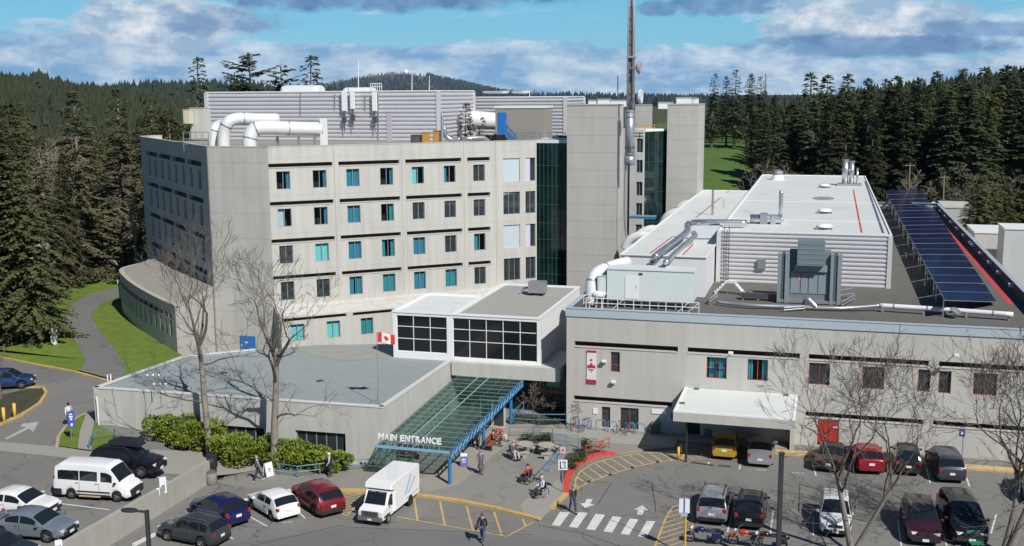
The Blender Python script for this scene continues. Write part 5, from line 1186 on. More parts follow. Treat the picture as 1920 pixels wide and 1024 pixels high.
# poles and yard lights
for (px, yt, yb, Y, l) in ((1706, 306, 385, 190, 'thin utility pole behind the far end of the solar row'), (1770, 328, 400, 185, 'thin utility pole right of the far end of the solar row')):
    a = AT(px, yb, Y); a.z = 0; b = AT(px, yt, Y); t = thing('utility_pole', l, 'pole', a); MB().tube([a, b], .12, 6).build('pole', [mat('pole_wood', (.22, .19, .15), .9)], t); MB().box(b-Z3*.4, (1.6, .12, .12)).build('cross_arm', [MATS['pole_wood']], t)

# more clutter on the wing roof
DKS = mat('dark_steel', (.10, .10, .11), .5)
a = G(1388, 566, ZR); b = G(1452, 567, ZR); t = thing('low_duct', 'long low black duct left of the foot of the grey chiller', 'duct', a, math.radians(-15.9)); L_ = (b-a).length
MB().boxc(a+VR*.8, UR, VR, L_, .7, ZR+.15, ZR+.6).build('casing', [DKS], t)
for i in range(3): MB().boxc(a+VR*.8+UR*(.1+i*(L_-.35)/2), UR, VR, .15, .7, ZR, ZR+.148).build('foot', [STEEL], t)
for i, (x0, y0, x1, y1, h) in enumerate(((1330, 572, 1345, 560, .25), (1560, 566, 1600, 560, .45), (1578, 580, 1602, 566, .3), (1470, 586, 1508, 583, .2))):
    a, b = G(x0, y0, ZR), G(x1, y1, ZR); t = thing('pipe_support', ['small pipe frame left of the crossover steps', 'pipe frame right of the chiller foot', 'lower pipe frame right of the chiller foot', 'small pipe frame in front of the chiller'][i], 'support', a)
    for h_ in (h, h*2): MB().tube([a+Z3*h_, b+Z3*h_], .06, 6).build('pipe', [GALV()], t)
    for q in (a, b): MB().tube([q, q+Z3*h*2.2], .05, 6).build('post', [STEEL], t)
for i in range(7):
    q = wing(12+i*3.1, 1.5+(i*7 % 3)*.8, ZR); single('roof_block', MB().box(q+Z3*.1, (.35, .25, .2), UR, VR), [mat('block_grey', (.3, .3, .29), .9)], 'small concrete ballast block lying on the dark wing roof', 'block', 'ballast blocks on the wing roof', loc=q)
for i, (s_, v_) in enumerate(((28.5, 9), (28, 22), (27.6, 40), (13.2, 12.5))):
    q = wing(s_, v_, ZR); t = thing('roof_vent', ['nearest', 'second', 'farthest', 'left'][i]+' short vent pipe standing on the dark wing roof deck', 'vent', q); MB().tube([q, q+Z3*.5], .12, 10).build('pipe', [GALV()], t); MB().lathe([(.2, 0), (.22, .06), (.01, .14)], q+Z3*.5, 10).build('cap', [GALV()], t)
for i in range(4):
    x = sA0-1.9+i*.55; t = thing('guard_frame', ['first', 'second', 'third', 'fourth'][i]+' white tubular guard frame from the left wing roof corner', 'railing', wing(x, vA-.5, ZR), 0, 'white guard frames at the roof corner')
    MB().tube([wing(x, vA-.6, ZR), wing(x+.1, vA-.5, ZR+1.0+.25*(i % 2)), wing(x+.5, vA+.3, ZR+1.0), wing(x+.6, vA+.5, ZR)], .035, 6).build('frame', [WHITE()], t)
# blinds, drains and stains on the low roof
for i, (x, y) in enumerate(((420, 700), (600, 715), (520, 668))):
    q = G(x, y, ZL-.1); t = thing('roof_drain', ['left', 'right', 'rear'][i]+' small round drain on the low gravel roof', 'drain', q); MB().lathe([(.3, 0), (.26, .06), (.12, .12), (.01, .14)], q, 12).build('grate', [DKS], t)
# ================================================================== HILLS
def lerp_pts(P, x):
    if x <= P[0][0]: return P[0][1]
    for (a, b), (c, d) in zip(P, P[1:]):
        if x <= c: return b+(d-b)*(x-a)/(c-a)
    return P[-1][1]
FARG = mat('far_wood', (.030, .042, .024), .95, var=.4, scale=.02, big=.1, rand=0)
def hill(name, sil, r0, r1, m, tree=14., x0=-250, x1=2170, step=24, zfoot=-2, back=1.5, rough=2.):
    "a hill whose crest stands at distance r1; foot at r0"
    bm = MB(); cols = []; K = 10; px = x0; rr = random.Random(name+str(r1)); crest = {}
    while px <= x1:
        col = []; d = ray(px, 177); d.z = 0; d.normalize()
        q = ray(px, lerp_pts(sil, px)); zc = HC+q.z/math.hypot(q.x, q.y)*r1-tree
        for i in range(K+4):
            t = i/K
            if t <= 1: r = r0+(r1-r0)*t; z = zfoot+(zc-zfoot)*sstep(t)**.9
            else: r = r1*(1+(back-1)*(t-1)/.3*.33*3*.33); z = zc-(t-1)*(zc-zfoot)*1.8
            z += rr.uniform(-rough, rough)*(1 if 0 < i < K else 0)
            col.append(Vector((d.x*r, d.y*r, z)))
        cols.append(col); px += step
    n = K+4
    for c in cols: bm.v += c
    for i in range(len(cols)-1):
        for j in range(n-1): a = i*n+j; bm.f.append((a, a+1, a+n+1, a+n)); bm.m.append(0)
    struct(name, bm, m, smooth=True)
    def hz_(px, t):
        i = max(0, min(len(cols)-2, int((px-x0)/step))); f = (px-x0)/step-i; j = max(0, min(K-1, int(t*K))); g = t*K-j
        a = cols[i][j].lerp(cols[i+1][j], f); b = cols[i][j+1].lerp(cols[i+1][j+1], f); return a.lerp(b, g)
    return hz_
def forest_mass(name, label, places, m, seg=6, tiers=4, rad=.2):
    mb = MB(); rr = random.Random(name)
    for p, h in places:
        R_ = h*rad*rr.uniform(.75, 1.3); tw = rr.uniform(0, 6.28); lean = Vector((rr.uniform(-.03, .03)*h, rr.uniform(-.03, .03)*h, 0))
        for k in range(tiers):
            zb0 = h*(.12+.88*k/tiers)*rr.uniform(.96, 1.03); zt0 = h*(.12+.88*(k+1.7)/tiers); zt0 = min(zt0, h*rr.uniform(.97, 1.03)); r = R_*(1-k/tiers)**.8*rr.uniform(.8, 1.15)
            n = len(mb.v); mb.v.append(p+lean*(k/tiers)+Z3*zt0)
            for j in range(seg):
                a = tw+k+6.283*j/seg; q = r*rr.uniform(.55, 1.15); mb.v.append(p+lean*(k/tiers)+Vector((math.cos(a)*q, math.sin(a)*q, zb0+rr.uniform(-.04, .04)*h)))
            for j in range(seg): mb.f.append((n, n+1+j, n+1+(j+1) % seg)); mb.m.append(0)
    o = mb.build(name, m); tag(o, label, 'forest', kind='stuff'); return o
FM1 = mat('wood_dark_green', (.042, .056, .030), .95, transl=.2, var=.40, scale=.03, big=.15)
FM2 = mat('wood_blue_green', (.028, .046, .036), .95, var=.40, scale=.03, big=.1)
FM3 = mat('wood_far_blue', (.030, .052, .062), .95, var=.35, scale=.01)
R5 = random.Random(5)
sky_line = [(-300, 172), (600, 170), (900, 168), (1000, 174), (1150, 177), (1300, 179), (1450, 182), (2200, 180)]
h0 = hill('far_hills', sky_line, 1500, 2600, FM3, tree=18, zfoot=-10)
mt = [(-250, 190), (540, 190), (585, 170), (610, 160), (640, 152), (680, 145), (740, 138), (770, 139), (810, 146), (850, 154), (890, 163), (930, 172), (980, 182), (2200, 200)]
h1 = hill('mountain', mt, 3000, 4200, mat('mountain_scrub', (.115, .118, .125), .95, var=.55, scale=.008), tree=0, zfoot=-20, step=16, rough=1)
lf = [(-260, 120), (0, 138), (40, 142), (80, 140), (120, 152), (160, 157), (200, 163), (260, 172), (330, 190), (420, 210), (2200, 230)]
h2 = hill('wooded_ridge', lf, 200, 520, EARTH, tree=10, x0=-260, x1=460, rough=1.5)
mf = [(-260, 170), (150, 166), (230, 158), (300, 154), (400, 154), (500, 157), (620, 164), (760, 170), (900, 182), (1000, 200), (1100, 215)]
h3 = hill('middle_ridge', mf, 500, 1100, EARTH, tree=16, x0=-260, x1=1100, rough=2)
rt = [(1280, 205), (1380, 196), (1440, 190), (1500, 184), (1560, 178), (1640, 168), (1700, 160), (1780, 150), (1860, 138), (1920, 134), (2200, 120)]
h4 = hill('right_ridge', rt, 215, 560, EARTH, tree=18, x0=1440, x1=2170, rough=1.5, zfoot=-.5)
def scatter(hz_, n, x0, x1, t0, t1, h0_, h1_): return [(hz_(R5.uniform(x0, x1), t0+(t1-t0)*R5.random()**.8), R5.uniform(h0_, h1_)) for _ in range(n)]
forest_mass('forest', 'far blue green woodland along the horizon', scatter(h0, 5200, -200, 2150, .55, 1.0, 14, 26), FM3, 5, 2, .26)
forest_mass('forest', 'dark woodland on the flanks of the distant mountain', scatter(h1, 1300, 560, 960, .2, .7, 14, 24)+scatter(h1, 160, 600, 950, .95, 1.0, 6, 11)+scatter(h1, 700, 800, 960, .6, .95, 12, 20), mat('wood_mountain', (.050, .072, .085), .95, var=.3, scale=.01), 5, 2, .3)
forest_mass('forest', 'dense conifer woodland covering the ridge at the left', scatter(h2, 6500, -200, 440, .05, 1.0, 6, 12), FM1, 6, 3, .30)
forest_mass('forest', 'bluish conifer woodland on the middle ridge behind the ward block', scatter(h3, 4200, -200, 1080, .1, 1.0, 10, 20), FM2, 6, 3, .28)
forest_mass('forest', 'dense dark conifer woodland on the ridge at the right', scatter(h4, 3200, 1440, 2150, .12, 1.0, 13, 21), FM1, 7, 5, .22)
# bare scrub and meadow on the right, houses far off
HG = [G(1290, 345), G(1322, 328), G(1405, 325), G(1435, 322), G(1425, 300), G(1400, 290), G(1360, 283), G(1322, 279), G(1290, 280)]
mb = MB(); mz = [-.0, 0, 0, 0, 2, 3.5, 4.5, 5, 5]
m0_ = [G(1270, 372), G(1440, 372)]
Ym = [230, 262, 300]
rows_ = []
for Y, zz in ((180, .05), (210, .3), (240, 2.0), (270, 5.0), (300, 7.6), (330, 9), (600, 10)):
    rows_.append([Vector((AT(px, 300, Y).x, Y, zz*(1-.0*px))) for px in (1230, 1290, 1340, 1385, 1425, 1450)])
for r in rows_[1:]: r[-1].z *= .5; r[-2].z *= .8
n = 6
for r in rows_: mb.v += r
for i in range(6):
    for j in range(n-1): a = i*n+j; mb.f.append((a, a+1, a+n+1, a+n)); mb.m.append(0)
struct('meadow', mb, mat('meadow_grass', (.075, .135, .022), .95, var=.2, scale=.2, big=.2), smooth=True)
dome_p = AT(761, 137, 4150); t = thing('radar_dome', 'tiny white dome on top of the distant mountain', 'dome', dome_p); MB().ball(dome_p+Z3*3, 10, 12, 8).build('dome', [WHITE()], t); MB().tube([dome_p-Z3*22, dome_p-Z3*2], 5, 10).build('base', [CONC()], t)
for i, (px, py, w_r, lab) in enumerate(((1132, 187, 16, 'far white house left of the lift tower top'), (1160, 189, 22, 'far white building beside the mast foot'), (1284, 184, 22, 'far white building above the right lift tower'), (1247, 193, 18, 'far pale building left of the right lift tower'), (1302, 185, 9, 'small far pale house above the lift tower edge'), (1110, 189, 10, 'small far grey house left of the white one'))):
    p = AT(px, py, 950); t = thing('distant_house', lab, 'house', p-Z3*5, .3*i, 'distant houses on the plain')
    MB().box(p-Z3*2.5, (w_r*.7, 8, 5)).build('wall', [WHITE()], t); MB().prism([p+Vector((x*w_r*.37, y*4.4, 0)) for x, y in ((-1, -1), (1, -1), (1, 1), (-1, 1))], p.z, p.z+.8).build('roof', [mat('far_roof', (.4, .4, .4), .8)], t)
for px, yt, yb, Y, lab in ((1158.5, 142, 185, 1300, 'thin far radio mast left of the flue mast'), (1436, 138, 190, 800, 'thin far radio mast above the right woodland')):
    a, b = AT(px, yb, Y), AT(px, yt, Y); single('radio_mast', MB().tube([a, b], .7 if Y > 1000 else .35, 4), [mat('far_steel', (.15, .2, .24), .6)], lab, 'mast', loc=a)
# ================================================================== CONIFERS
NEED = mat('conifer_needles', (.098, .110, .040), .9, var=.40, scale=.55, rand=.45, detail=3, transl=.35)
NEEDB = mat('conifer_needles_brown', (.125, .120, .055), .9, var=.40, scale=.5, rand=.4, detail=3, transl=.35)
NEEDD = mat('conifer_needles_dark', (.066, .086, .036), .9, var=.45, scale=.4, rand=.5, detail=3, transl=.35)
BARK = mat('bark_brown', (.13, .11, .085), .95, var=.35, scale=2, bump=.3)
BARKG = mat('bark_grey', (.23, .21, .175), .95, var=.38, scale=2.2, bump=.3)
def conifer_data(seed, H, R, nb, step, leaf, crown0=.12, sparse=0., pw=.85, droop=.25, m=NEED, gaps=0., asym=0.):
    rr = random.Random(seed); tr = MB(); cr = MB(); up = []
    bend = Vector((rr.uniform(-.02, .02), rr.uniform(-.02, .02), 0))*H
    path = lambda t: Vector((bend.x*t*t, bend.y*t*t, H*t))
    tr.tube([path(i/8) for i in range(9)], [H*.014*(1-i/8.6)+.02 for i in range(9)], 6)
    f, v, mi = cr.f, cr.v, cr.m
    def leaf_(p, d, L_, W_):
        s = d.cross(Vector((rr.uniform(-.5, .5), rr.uniform(-.5, .5), 1))).normalized(); n = len(v)
        v.extend((p, p+d*L_*.5+s*W_, p+d*L_+Vector((0, 0, -L_*.15)), p+d*L_*.5-s*W_)); f.append((n, n+1, n+2, n+3)); mi.append(0)
    for i in range(nb):
        t = crown0+(1-crown0)*((i+rr.random())/nb); 
        if rr.random() < gaps: continue
        prof = (1-t)**pw if not asym else (1-t)**pw*rr.choice((.25, .6, 1.2, 1.5))
        L_ = max(.35, R*prof*rr.uniform(.65, 1.2)+.25); az = rr.uniform(0, 6.283)+i*2.4
        d = Vector((math.cos(az), math.sin(az), rr.uniform(.0, .35) if t > .5 else rr.uniform(-.15, .2)))
        p0 = path(t); k = max(2, int(L_/step)); pts = []
        for j in range(k+1):
            s = j/k; pts.append(p0+Vector((d.x*L_*s, d.y*L_*s, d.z*L_*s-droop*L_*s*s)))
        if L_ > 1.6: tr.tube([pts[0], pts[k//2], pts[-1]], [.05+.012*L_, .04, .015], 3, cap=False)
        for j in range(1, k+1):
            if rr.random() < sparse: continue
            q = pts[j]; dd = (pts[j]-pts[j-1]).normalized(); side = Vector((-dd.y, dd.x, 0)); w_ = leaf*(1.15-.55*j/k)
            for sg in (-1, 1):
                leaf_(q+Vector((0, 0, rr.uniform(-.1, .1))), (dd*rr.uniform(.3, .9)+side*sg*rr.uniform(.5, 1.)+Vector((0, 0, rr.uniform(-.35, .1)))).normalized(), w_*rr.uniform(.8, 1.4), w_*rr.uniform(.22, .4))
            if j == k or rr.random() < .6: leaf_(q, (dd+Vector((0, 0, rr.uniform(-.3, .15)))).normalized(), w_*rr.uniform(.8, 1.3), w_*.32)
    for i in range(6): leaf_(path(.97), Vector((rr.uniform(-.25, .25), rr.uniform(-.25, .25), 1)).normalized(), leaf*1.3, leaf*.18)
    return tr, cr, m
def conifer_proto(name, *a, bark=BARK, **k):
    tr, cr, m = conifer_data(*a, **k)
    def me(mb, nm, mt_):
        q = bpy.data.meshes.new(nm); q.from_pydata([tuple(x) for x in mb.v], [], mb.f); q.materials.append(mt_); q.update(); return q
    return me(tr, name+'_trunk', bark), me(cr, name+'_crown', m), a[1]
PRO = {
 'near': [conifer_proto('fir', s, 22, 4.6, 330, .34, .62, crown0=.03, droop=.30, pw=.8) for s in (1, 2)],
 'nearb': [conifer_proto('fir', s, 22, 4.4, 250, .36, .62, crown0=.08, droop=.28, pw=.7, gaps=.15, sparse=.12, m=NEEDB, bark=BARKG) for s in (3, 4)],
 'mid': [conifer_proto('fir', s, 24, 4.4, 230, .5, .8, crown0=.12, droop=.25, gaps=.08) for s in (5, 6, 7)],
 'far': [conifer_proto('fir', s, 26, R_, 190, .6, 1.05, crown0=c0_, droop=.22, gaps=g_, pw=pw_, m=m_) for s, R_, c0_, g_, pw_, m_ in ((8, 3.9, .12, .06, .85, NEEDD), (9, 4.8, .22, .12, .82, NEEDD), (10, 3.8, .3, .15, .75, NEEDD), (11, 4.6, .1, .05, .9, NEED), (18, 5.2, .2, .1, .78, NEEDD))],
 'pine': [conifer_proto('pine', s, 24, 5.6, 80, .34, .85, crown0=.45, droop=-.02, gaps=.1, pw=.35, asym=1, m=NEEDD) for s in (12, 13)],
 'spindly': [conifer_proto('fir', s, 24, 4.0, 150, .45, .8, crown0=.2, droop=.22, gaps=.12, sparse=.12, pw=.72, m=NEEDD) for s in (14, 15)],
}
TREE_LABEL = {}
PLACED = []
def conifer(kind, p, h, label, group=None, wide=1., bx=None):
    tm, cm, H0 = PRO[kind][R5.randrange(len(PRO[kind]))]
    t = thing('pine_tree' if kind == 'pine' else 'fir_tree', label, 'tree', p, R5.uniform(0, 6.28), group); s = h/H0; t.scale = (s*wide, s*wide, s)
    for nm, me in (('trunk', tm), ('crown', cm)): link(bpy.data.objects.new(nm, me), t)
    return t
def tree_at(kind, px, yb, yt, label, group=None, wide=1., Y=None, z=1.6):
    if Y is None: p = G(px, yb, z)
    else: p = AT(px, 400, Y); p.z = z
    return conifer(kind, p, ZA(yt, p)-p.z, label, group, wide)
GL = 'firs in the wood at the left edge'
for kind, px, yb, yt, lab, wd in (('near', 62, 640, 300, 'big dark fir nearest the camera on the lawn at the left', 1.25), ('near', 8, 632, 205, 'tall dense fir at the left frame edge behind the lawn', 1.2), ('near', -52, 640, 150, 'dense fir half cut by the left frame edge', 1.2),
        ('nearb', 95, 560, 255, 'brownish fir left of the tar path bend', 1.), ('nearb', 158, 520, 172, 'tall brownish fir with bare lower trunk near the path top', 1.25), ('nearb', 234, 500, 166, 'tall olive fir with pointed top left of the ward block', 1.2),
        ('nearb', 20, 560, 240, 'olive fir behind the nearest firs at far left', 1.2), ('near', 205, 498, 330, 'shorter green fir against the side of the ward block', 1.1), ('nearb', 300, 500, 182, 'sparse brownish fir showing above the ward block corner', 1.2), ('nearb', 335, 500, 205, 'smaller sparse fir above the ward roof corner cabinet', 1.1), ('near', 128, 535, 310, 'mid green fir between the trailers and the brown fir', 1.)):
    tree_at(kind, px, yb, yt, lab, wide=wd)
for i in range(58):
    px = R5.uniform(-80, 262); Y = R5.uniform(168, 262); yt = lerp_pts([(-100, 205), (50, 225), (75, 285), (125, 290), (150, 250), (200, 262), (262, 250), (350, 255)], px)+R5.uniform(-38, 30)
    yt = max(yt, 176)
    tree_at('mid' if R5.random() < .6 else 'nearb', px, 0, yt, 'one of the firs standing close together in the wood at the left edge', 'firs of the left wood', 1.15, Y=Y)
for i in range(16):
    px = R5.uniform(262, 392); Y = R5.uniform(180, 280); tree_at('mid', px, 0, R5.uniform(205, 240), 'one of the fir tops rising just behind the left end of the ward roof', 'fir tops behind the ward roof', 1.2, Y=Y)
for kind, px, yt, lab, wd in (('spindly', 376, 108, 'thin fir standing against the sky at the left end of the plant room', 1.0), ('pine', 482, 101, 'broad ragged pine rising behind the left part of the plant room', 1.05), ('pine', 538, 128, 'lower ragged pine between the two tall ones above the plant room', .8), ('spindly', 583, 105, 'narrow ragged pine against the sky behind the long ventilator', 1.15), ('spindly', 608, 138, 'short pointed fir just right of the ragged pine on the skyline', .9), ('pine', 452, 138, 'small low pine crown left of the broad ragged pine', .6)):
    tree_at(kind, px, 0, yt, lab, wide=wd, Y=R5.uniform(190, 205), z=0)
tree_at('spindly', 870, 0, 194, 'small conifer top in front of the farther plant room, taller of two', wide=.9, Y=143, z=6); tree_at('spindly', 906, 0, 220, 'smaller conifer top left of the blue roof door', wide=.8, Y=143, z=10); tree_at('spindly', 882, 0, 222, 'low conifer top between the two in front of the plant room', wide=.9, Y=142, z=10)
# the line of firs at the right
for kind, px, yt, lab in (('spindly', 1331, 138, 'leftmost spindly fir right of the lift towers'), ('spindly', 1358, 143, 'second spindly fir right of the lift towers'), ('spindly', 1373, 131, 'tallest spindly fir of the group right of the lift towers'), ('spindly', 1396, 141, 'fourth spindly fir of the group right of the lift towers'), ('spindly', 1405, 138, 'fifth spindly fir of the group right of the lift towers'), ('spindly', 1423, 144, 'rightmost spindly fir of the group right of the lift towers')):
    tree_at(kind, px, 0, yt, lab, Y=R5.uniform(338, 365), z=8.8, wide=1.15)
for i in range(34):
    px = R5.uniform(1322, 1450); Y = R5.uniform(372, 430); tree_at('far', px, 0, R5.uniform(168, 215), 'one of the dark firs in the thicket beyond the green meadow', 'firs beyond the meadow', 1.3, Y=Y, z=9)
for i in range(12):
    px = R5.uniform(1412, 1462); Y = R5.uniform(235, 330); tree_at('far', px, 0, R5.uniform(185, 235), 'one of the dark firs at the right side of the green meadow', 'firs right of the meadow', 1.5, Y=Y, z=2)
GR = 'firs along the edge of the right wood'
for px, yt in ((1512, 138), (1545, 142), (1582, 140), (1617, 148), (1650, 150), (1668, 144), (1705, 147), (1745, 135), (1790, 130), (1830, 128), (1868, 124), (1905, 122)):
    tree_at('far', px, 0, yt, 'one of the tall firs whose tops break the skyline of the right wood', 'tall skyline firs of the right wood', 1.2, Y=R5.uniform(240, 300), z=0)
for i in range(165):
    px = R5.uniform(1440, 1990); Y = R5.uniform(200, 275); yt = lerp_pts([(1430, 250), (1470, 212), (1520, 190), (1600, 182), (1700, 176), (1800, 166), (1920, 154), (2000, 150)], px)+R5.uniform(-16, 46)
    tree_at('far', px, 0, yt, 'one of the dark firs standing close together at the edge of the right wood', GR, R5.uniform(.95, 1.6), Y=Y, z=0)
for px, yb, yt, lab in ((1835, 420, 330, 'olive green fir behind the block at the right edge'), (1890, 430, 342, 'fir at the right edge above the white clad box'), (1862, 425, 352, 'small fir between two olive firs near the right edge'), (1815, 405, 362, 'small bushy fir right of the utility poles')):
    tree_at('near', px, yb, yt, lab, z=0, wide=1.2, Y=150)
# ================================================================== BARE TREES
def bare_tree(name, label, p, H, spread, seed, r0=.26, levels=7, m=BARKG, fork=.45, lean=(0, 0), stems=1, twigm=None, group=None, rmin=.0105, low=0, cat='tree', upb=.16, kink=.30, bl=.165):
    rr = random.Random(seed); tr = MB(); br = MB(); t = thing(name, label, cat, p, 0, group); cnt = [0]
    def grow(q, d, L_, r, lv, mb):
        cnt[0] += 1
        k = 4 if lv > 2 else 3; pts = [q]; rs = [r]; dd = d.normalized()
        for i in range(k):
            kk_ = kink*(.6 if lv > 4 else 1.15); dd = (dd+Vector((rr.uniform(-kk_, kk_), rr.uniform(-kk_, kk_), rr.uniform(-kk_*.6, kk_*.75)))).normalized(); pts.append(pts[-1]+dd*L_/k); rs.append(max(rmin, r*(1-.35*(i+1)/k)))
        mb.tube(pts, rs, 6 if r > .1 else (4 if r > .035 else 3), cap=False)
        if lv <= 0: return
        n = rr.choice((2, 2, 3)) if lv > 3 else rr.choice((2, 3, 3))
        for i in range(n):
            a = rr.uniform(0, 6.283); th = rr.uniform(.3, .85)*spread; side = dd.orthogonal().normalized(); side = Matrix.Rotation(a, 3, dd) @ side
            nd = (dd*math.cos(th)+side*math.sin(th)); nd.z += upb; grow(pts[-1], nd, L_*rr.uniform(.62, .88), max(rmin, rs[-1]*rr.uniform(.5, .8)), lv-1, br)
        if rr.random() < .9 and lv > 1:
            side = Matrix.Rotation(rr.uniform(0, 6.28), 3, dd) @ dd.orthogonal().normalized(); grow(pts[1], (dd*.6+side*.8+Z3*.1), L_*.5, max(rmin, r*.35), lv-2, br)
    for s in range(stems):
        ln = Vector((lean[0]+(rr.uniform(-.35, .35) if stems > 1 else 0), lean[1]+(rr.uniform(-.2, .2) if stems > 1 else 0), 1)); q = Vector(p)+(Vector((rr.uniform(-.2, .2), rr.uniform(-.2, .2), 0)) if stems > 1 else Vector((0, 0, 0)))
        Ht = H*fork; pts = [q-Z3*.1]; k = 6; dd = ln.normalized()
        for i in range(k): dd = (dd+Vector((rr.uniform(-.04, .04), rr.uniform(-.04, .04), .02))).normalized(); pts.append(pts[-1]+dd*Ht/k)
        rr_ = r0 if stems == 1 else r0*rr.uniform(.5, .8)
        tr.tube(pts, [rr_*(1.15-.45*i/k) for i in range(k+1)], 8, cap=False)
        for i in range(low):
            j = rr.randrange(2, k); a = rr.uniform(0, 6.28); grow(pts[j], Vector((math.cos(a), math.sin(a)*.6, .25)), H*.16, rr_*.3, 3, br)
        for i in range(4):
            a = 6.283*i/4+rr.uniform(-.5, .5); grow(pts[-1] if i < 3 else pts[-2], Vector((math.cos(a)*.5*spread, math.sin(a)*.5*spread, 1)), H*bl, rr_*.52, levels-1, br)
    tr.build('trunk', [m], t, smooth=True); br.build('branches', [twigm or m], t)
    print(label[:30], cnt[0]); return t
TWIG = mat('twig_grey', (.13, .112, .092), .95, var=.2, scale=2)
TWIGR = mat('twig_red', (.17, .12, .11), .95, var=.2, scale=2)
q = G(394, 853, .5); q.z = gz(q.x, q.y); bare_tree('bare_tree', 'tall leafless tree rising from the hedge in front of the low building, left one', q, ZA(440, q), .66, 21, r0=.23, levels=6, fork=.50, lean=(-.035, .03), twigm=TWIG, low=2)
q = G(516, 882, .02); bare_tree('bare_tree', 'tall leafless tree behind the sandwich board in front of the low building', q, ZA(445, q), .80, 34, r0=.26, levels=6, fork=.46, lean=(-.01, .02), twigm=TWIG, low=2)
q = G(1594, 1040); bare_tree('bare_tree', 'leafless tree with forked trunk in front of the wing, right of the grey truck', q, ZA(590, q), 0.85, 52, r0=.25, levels=6, fork=.34, lean=(.01, .02), stems=2, upb=.13, bl=.19, twigm=TWIG, low=1)
q = G(1884, 1045); bare_tree('bare_tree', 'many stemmed leafless tree at the right edge of the car park', q, ZA(585, q), .85, 77, r0=.26, levels=6, fork=.33, bl=.19, lean=(-.0, .02), stems=3, twigm=TWIG, low=1)
q = G(1000, 792, .2); bare_tree('small_tree', 'small leafless tree in the planter by the glass entrance wall', q, 4.2, 1.1, 11, r0=.07, levels=5, fork=.3, m=TWIGR, twigm=TWIGR, rmin=.012)
q = G(2, 748, 1.6); bare_tree('small_tree', 'reddish leafless tree at the left edge in the island bed', q, 6.0, 1.1, 12, r0=.09, levels=5, fork=.3, m=TWIGR, twigm=TWIGR)
q = G(1085, 812, .1); bare_tree('small_tree', 'thin round headed bare sapling by the bicycle racks', q, 2.6, 1.3, 14, r0=.035, levels=4, fork=.6, m=TWIGR, twigm=TWIGR, rmin=.012)
q = G(318, 650, 1.6); bare_tree('small_tree', 'small pale leafless tree beside the curved podium wall', q, 4.0, 1.1, 15, r0=.05, levels=5, fork=.35, twigm=TWIG)
for i in range(9):
    px = R5.choice((-20, 40, 75, 110, 150, 185, 215, 245, 310))+R5.uniform(-15, 15); q = AT(px, 400, R5.uniform(150, 185)); q.z = 1.6
    bare_tree('bare_tree', 'one of the greyish leafless trees mixed among the firs of the left wood', q, R5.uniform(10, 15), 1.1, 100+i, r0=.2, levels=5, fork=.4, twigm=mat('twig_brown', (.22, .19, .15), .95, var=.2), group='leafless trees in the left wood', rmin=.03) if i < 1 else None
# copies of one leafless tree for the woods
base_t = [o for o in COL.objects if o.name.startswith('bare_tree') and o.get('group')][-1]
for i, px in enumerate((30, 78, 118, 150, 190, 222, 250, 320, 100, 78, 92, 108, 122, 84, 99, 115, 70, 130, 240)):
    c = copy_tree(base_t); q = AT(px, 400, R5.uniform(140, 190) if i < 9 else R5.uniform(176, 215)); c.location = (q.x, q.y, 1.6); c.rotation_euler = (0, 0, R5.uniform(0, 6)); k_ = 1 if i < 9 else 1.3; c.scale = (k_, k_, k_*R5.uniform(.8, 1.15))
for i in range(16):
    c = copy_tree(base_t); px = R5.uniform(1425, 1900); q = AT(px, 400, R5.uniform(192, 205)); c.location = (q.x, q.y, 0); c.rotation_euler = (0, 0, R5.uniform(0, 6)); c.scale = (1, 1, R5.uniform(.7, 1.1)); c['label'] = 'one of the leafless trees in front of the firs of the right wood'; c['group'] = 'leafless trees before the right wood'
# ================================================================== SHRUBS
HEDG = mat('rhododendron_leaves', (.175, .235, .028), .6, var=.38, scale=1.6, rand=.08)
def shrub(name, label, p, rx, ry, h, n, m, leaf=.22, group=None, seed=0, cat='shrub'):
    rr = random.Random(seed); t = thing(name, label, cat, p, 0, group); mb = MB(); lumps = [(Vector((rr.uniform(-.75, .75)*rx, rr.uniform(-.6, .6)*ry, h*rr.uniform(.28, .75))), rr.uniform(.22, .5)) for _ in range(13)]+[(Vector((0, 0, h*.42)), .55)]
    for i in range(n):
        c, s = rr.choice(lumps); d = Vector((rr.gauss(0, 1), rr.gauss(0, 1), rr.gauss(.15, 1))).normalized(); q = Vector(p)+c+Vector((d.x*rx*s, d.y*ry*s, d.z*h*s*.75))*rr.uniform(.75, 1.0)
        if q.z < p[2]+.05: q.z = p[2]+.05+rr.random()*.2
        a = (d+Vector((rr.uniform(-.8, .8), rr.uniform(-.8, .8), rr.uniform(-.3, .9)))).normalized(); s_ = a.cross(Vector((rr.uniform(-1, 1), rr.uniform(-1, 1), 1))).normalized(); L_ = leaf*rr.uniform(.7, 1.3)
        mb.quad(q-a*L_*.5, q+s_*L_*.3, q+a*L_*.5, q-s_*L_*.3)
    mb.build('foliage', [m], t)
    st_ = MB()
    for i in range(5): c, s = lumps[i]; st_.tube([Vector(p), Vector(p)+c*.5, Vector(p)+c], [.04, .03, .02], 4)
    st_.build('stems', [BARK], t); return t
hedge = [(325, 861, 1.9, 1.3, 2.1, 'leftmost rounded bush of the bright hedge before the low building'), (366, 866, 1.6, 1.3, 2.2, 'rounded bush of the hedge just left of the left bare tree'), (424, 874, 1.6, 1.2, 1.9, 'hedge bush behind the end of the retaining wall and litter bin'), (467, 880, 1.6, 1.3, 2.1, 'full rounded hedge bush in front of the left dark windows'),
         (545, 884, 1.2, 1.1, 1.9, 'hedge bush just right of the second bare tree'), (583, 888, 1.5, 1.1, 1.6, 'low hedge bush behind the blue rail'), (624, 890, 1.2, 1.1, 1.5, 'rightmost low hedge bush in front of the right dark windows')]
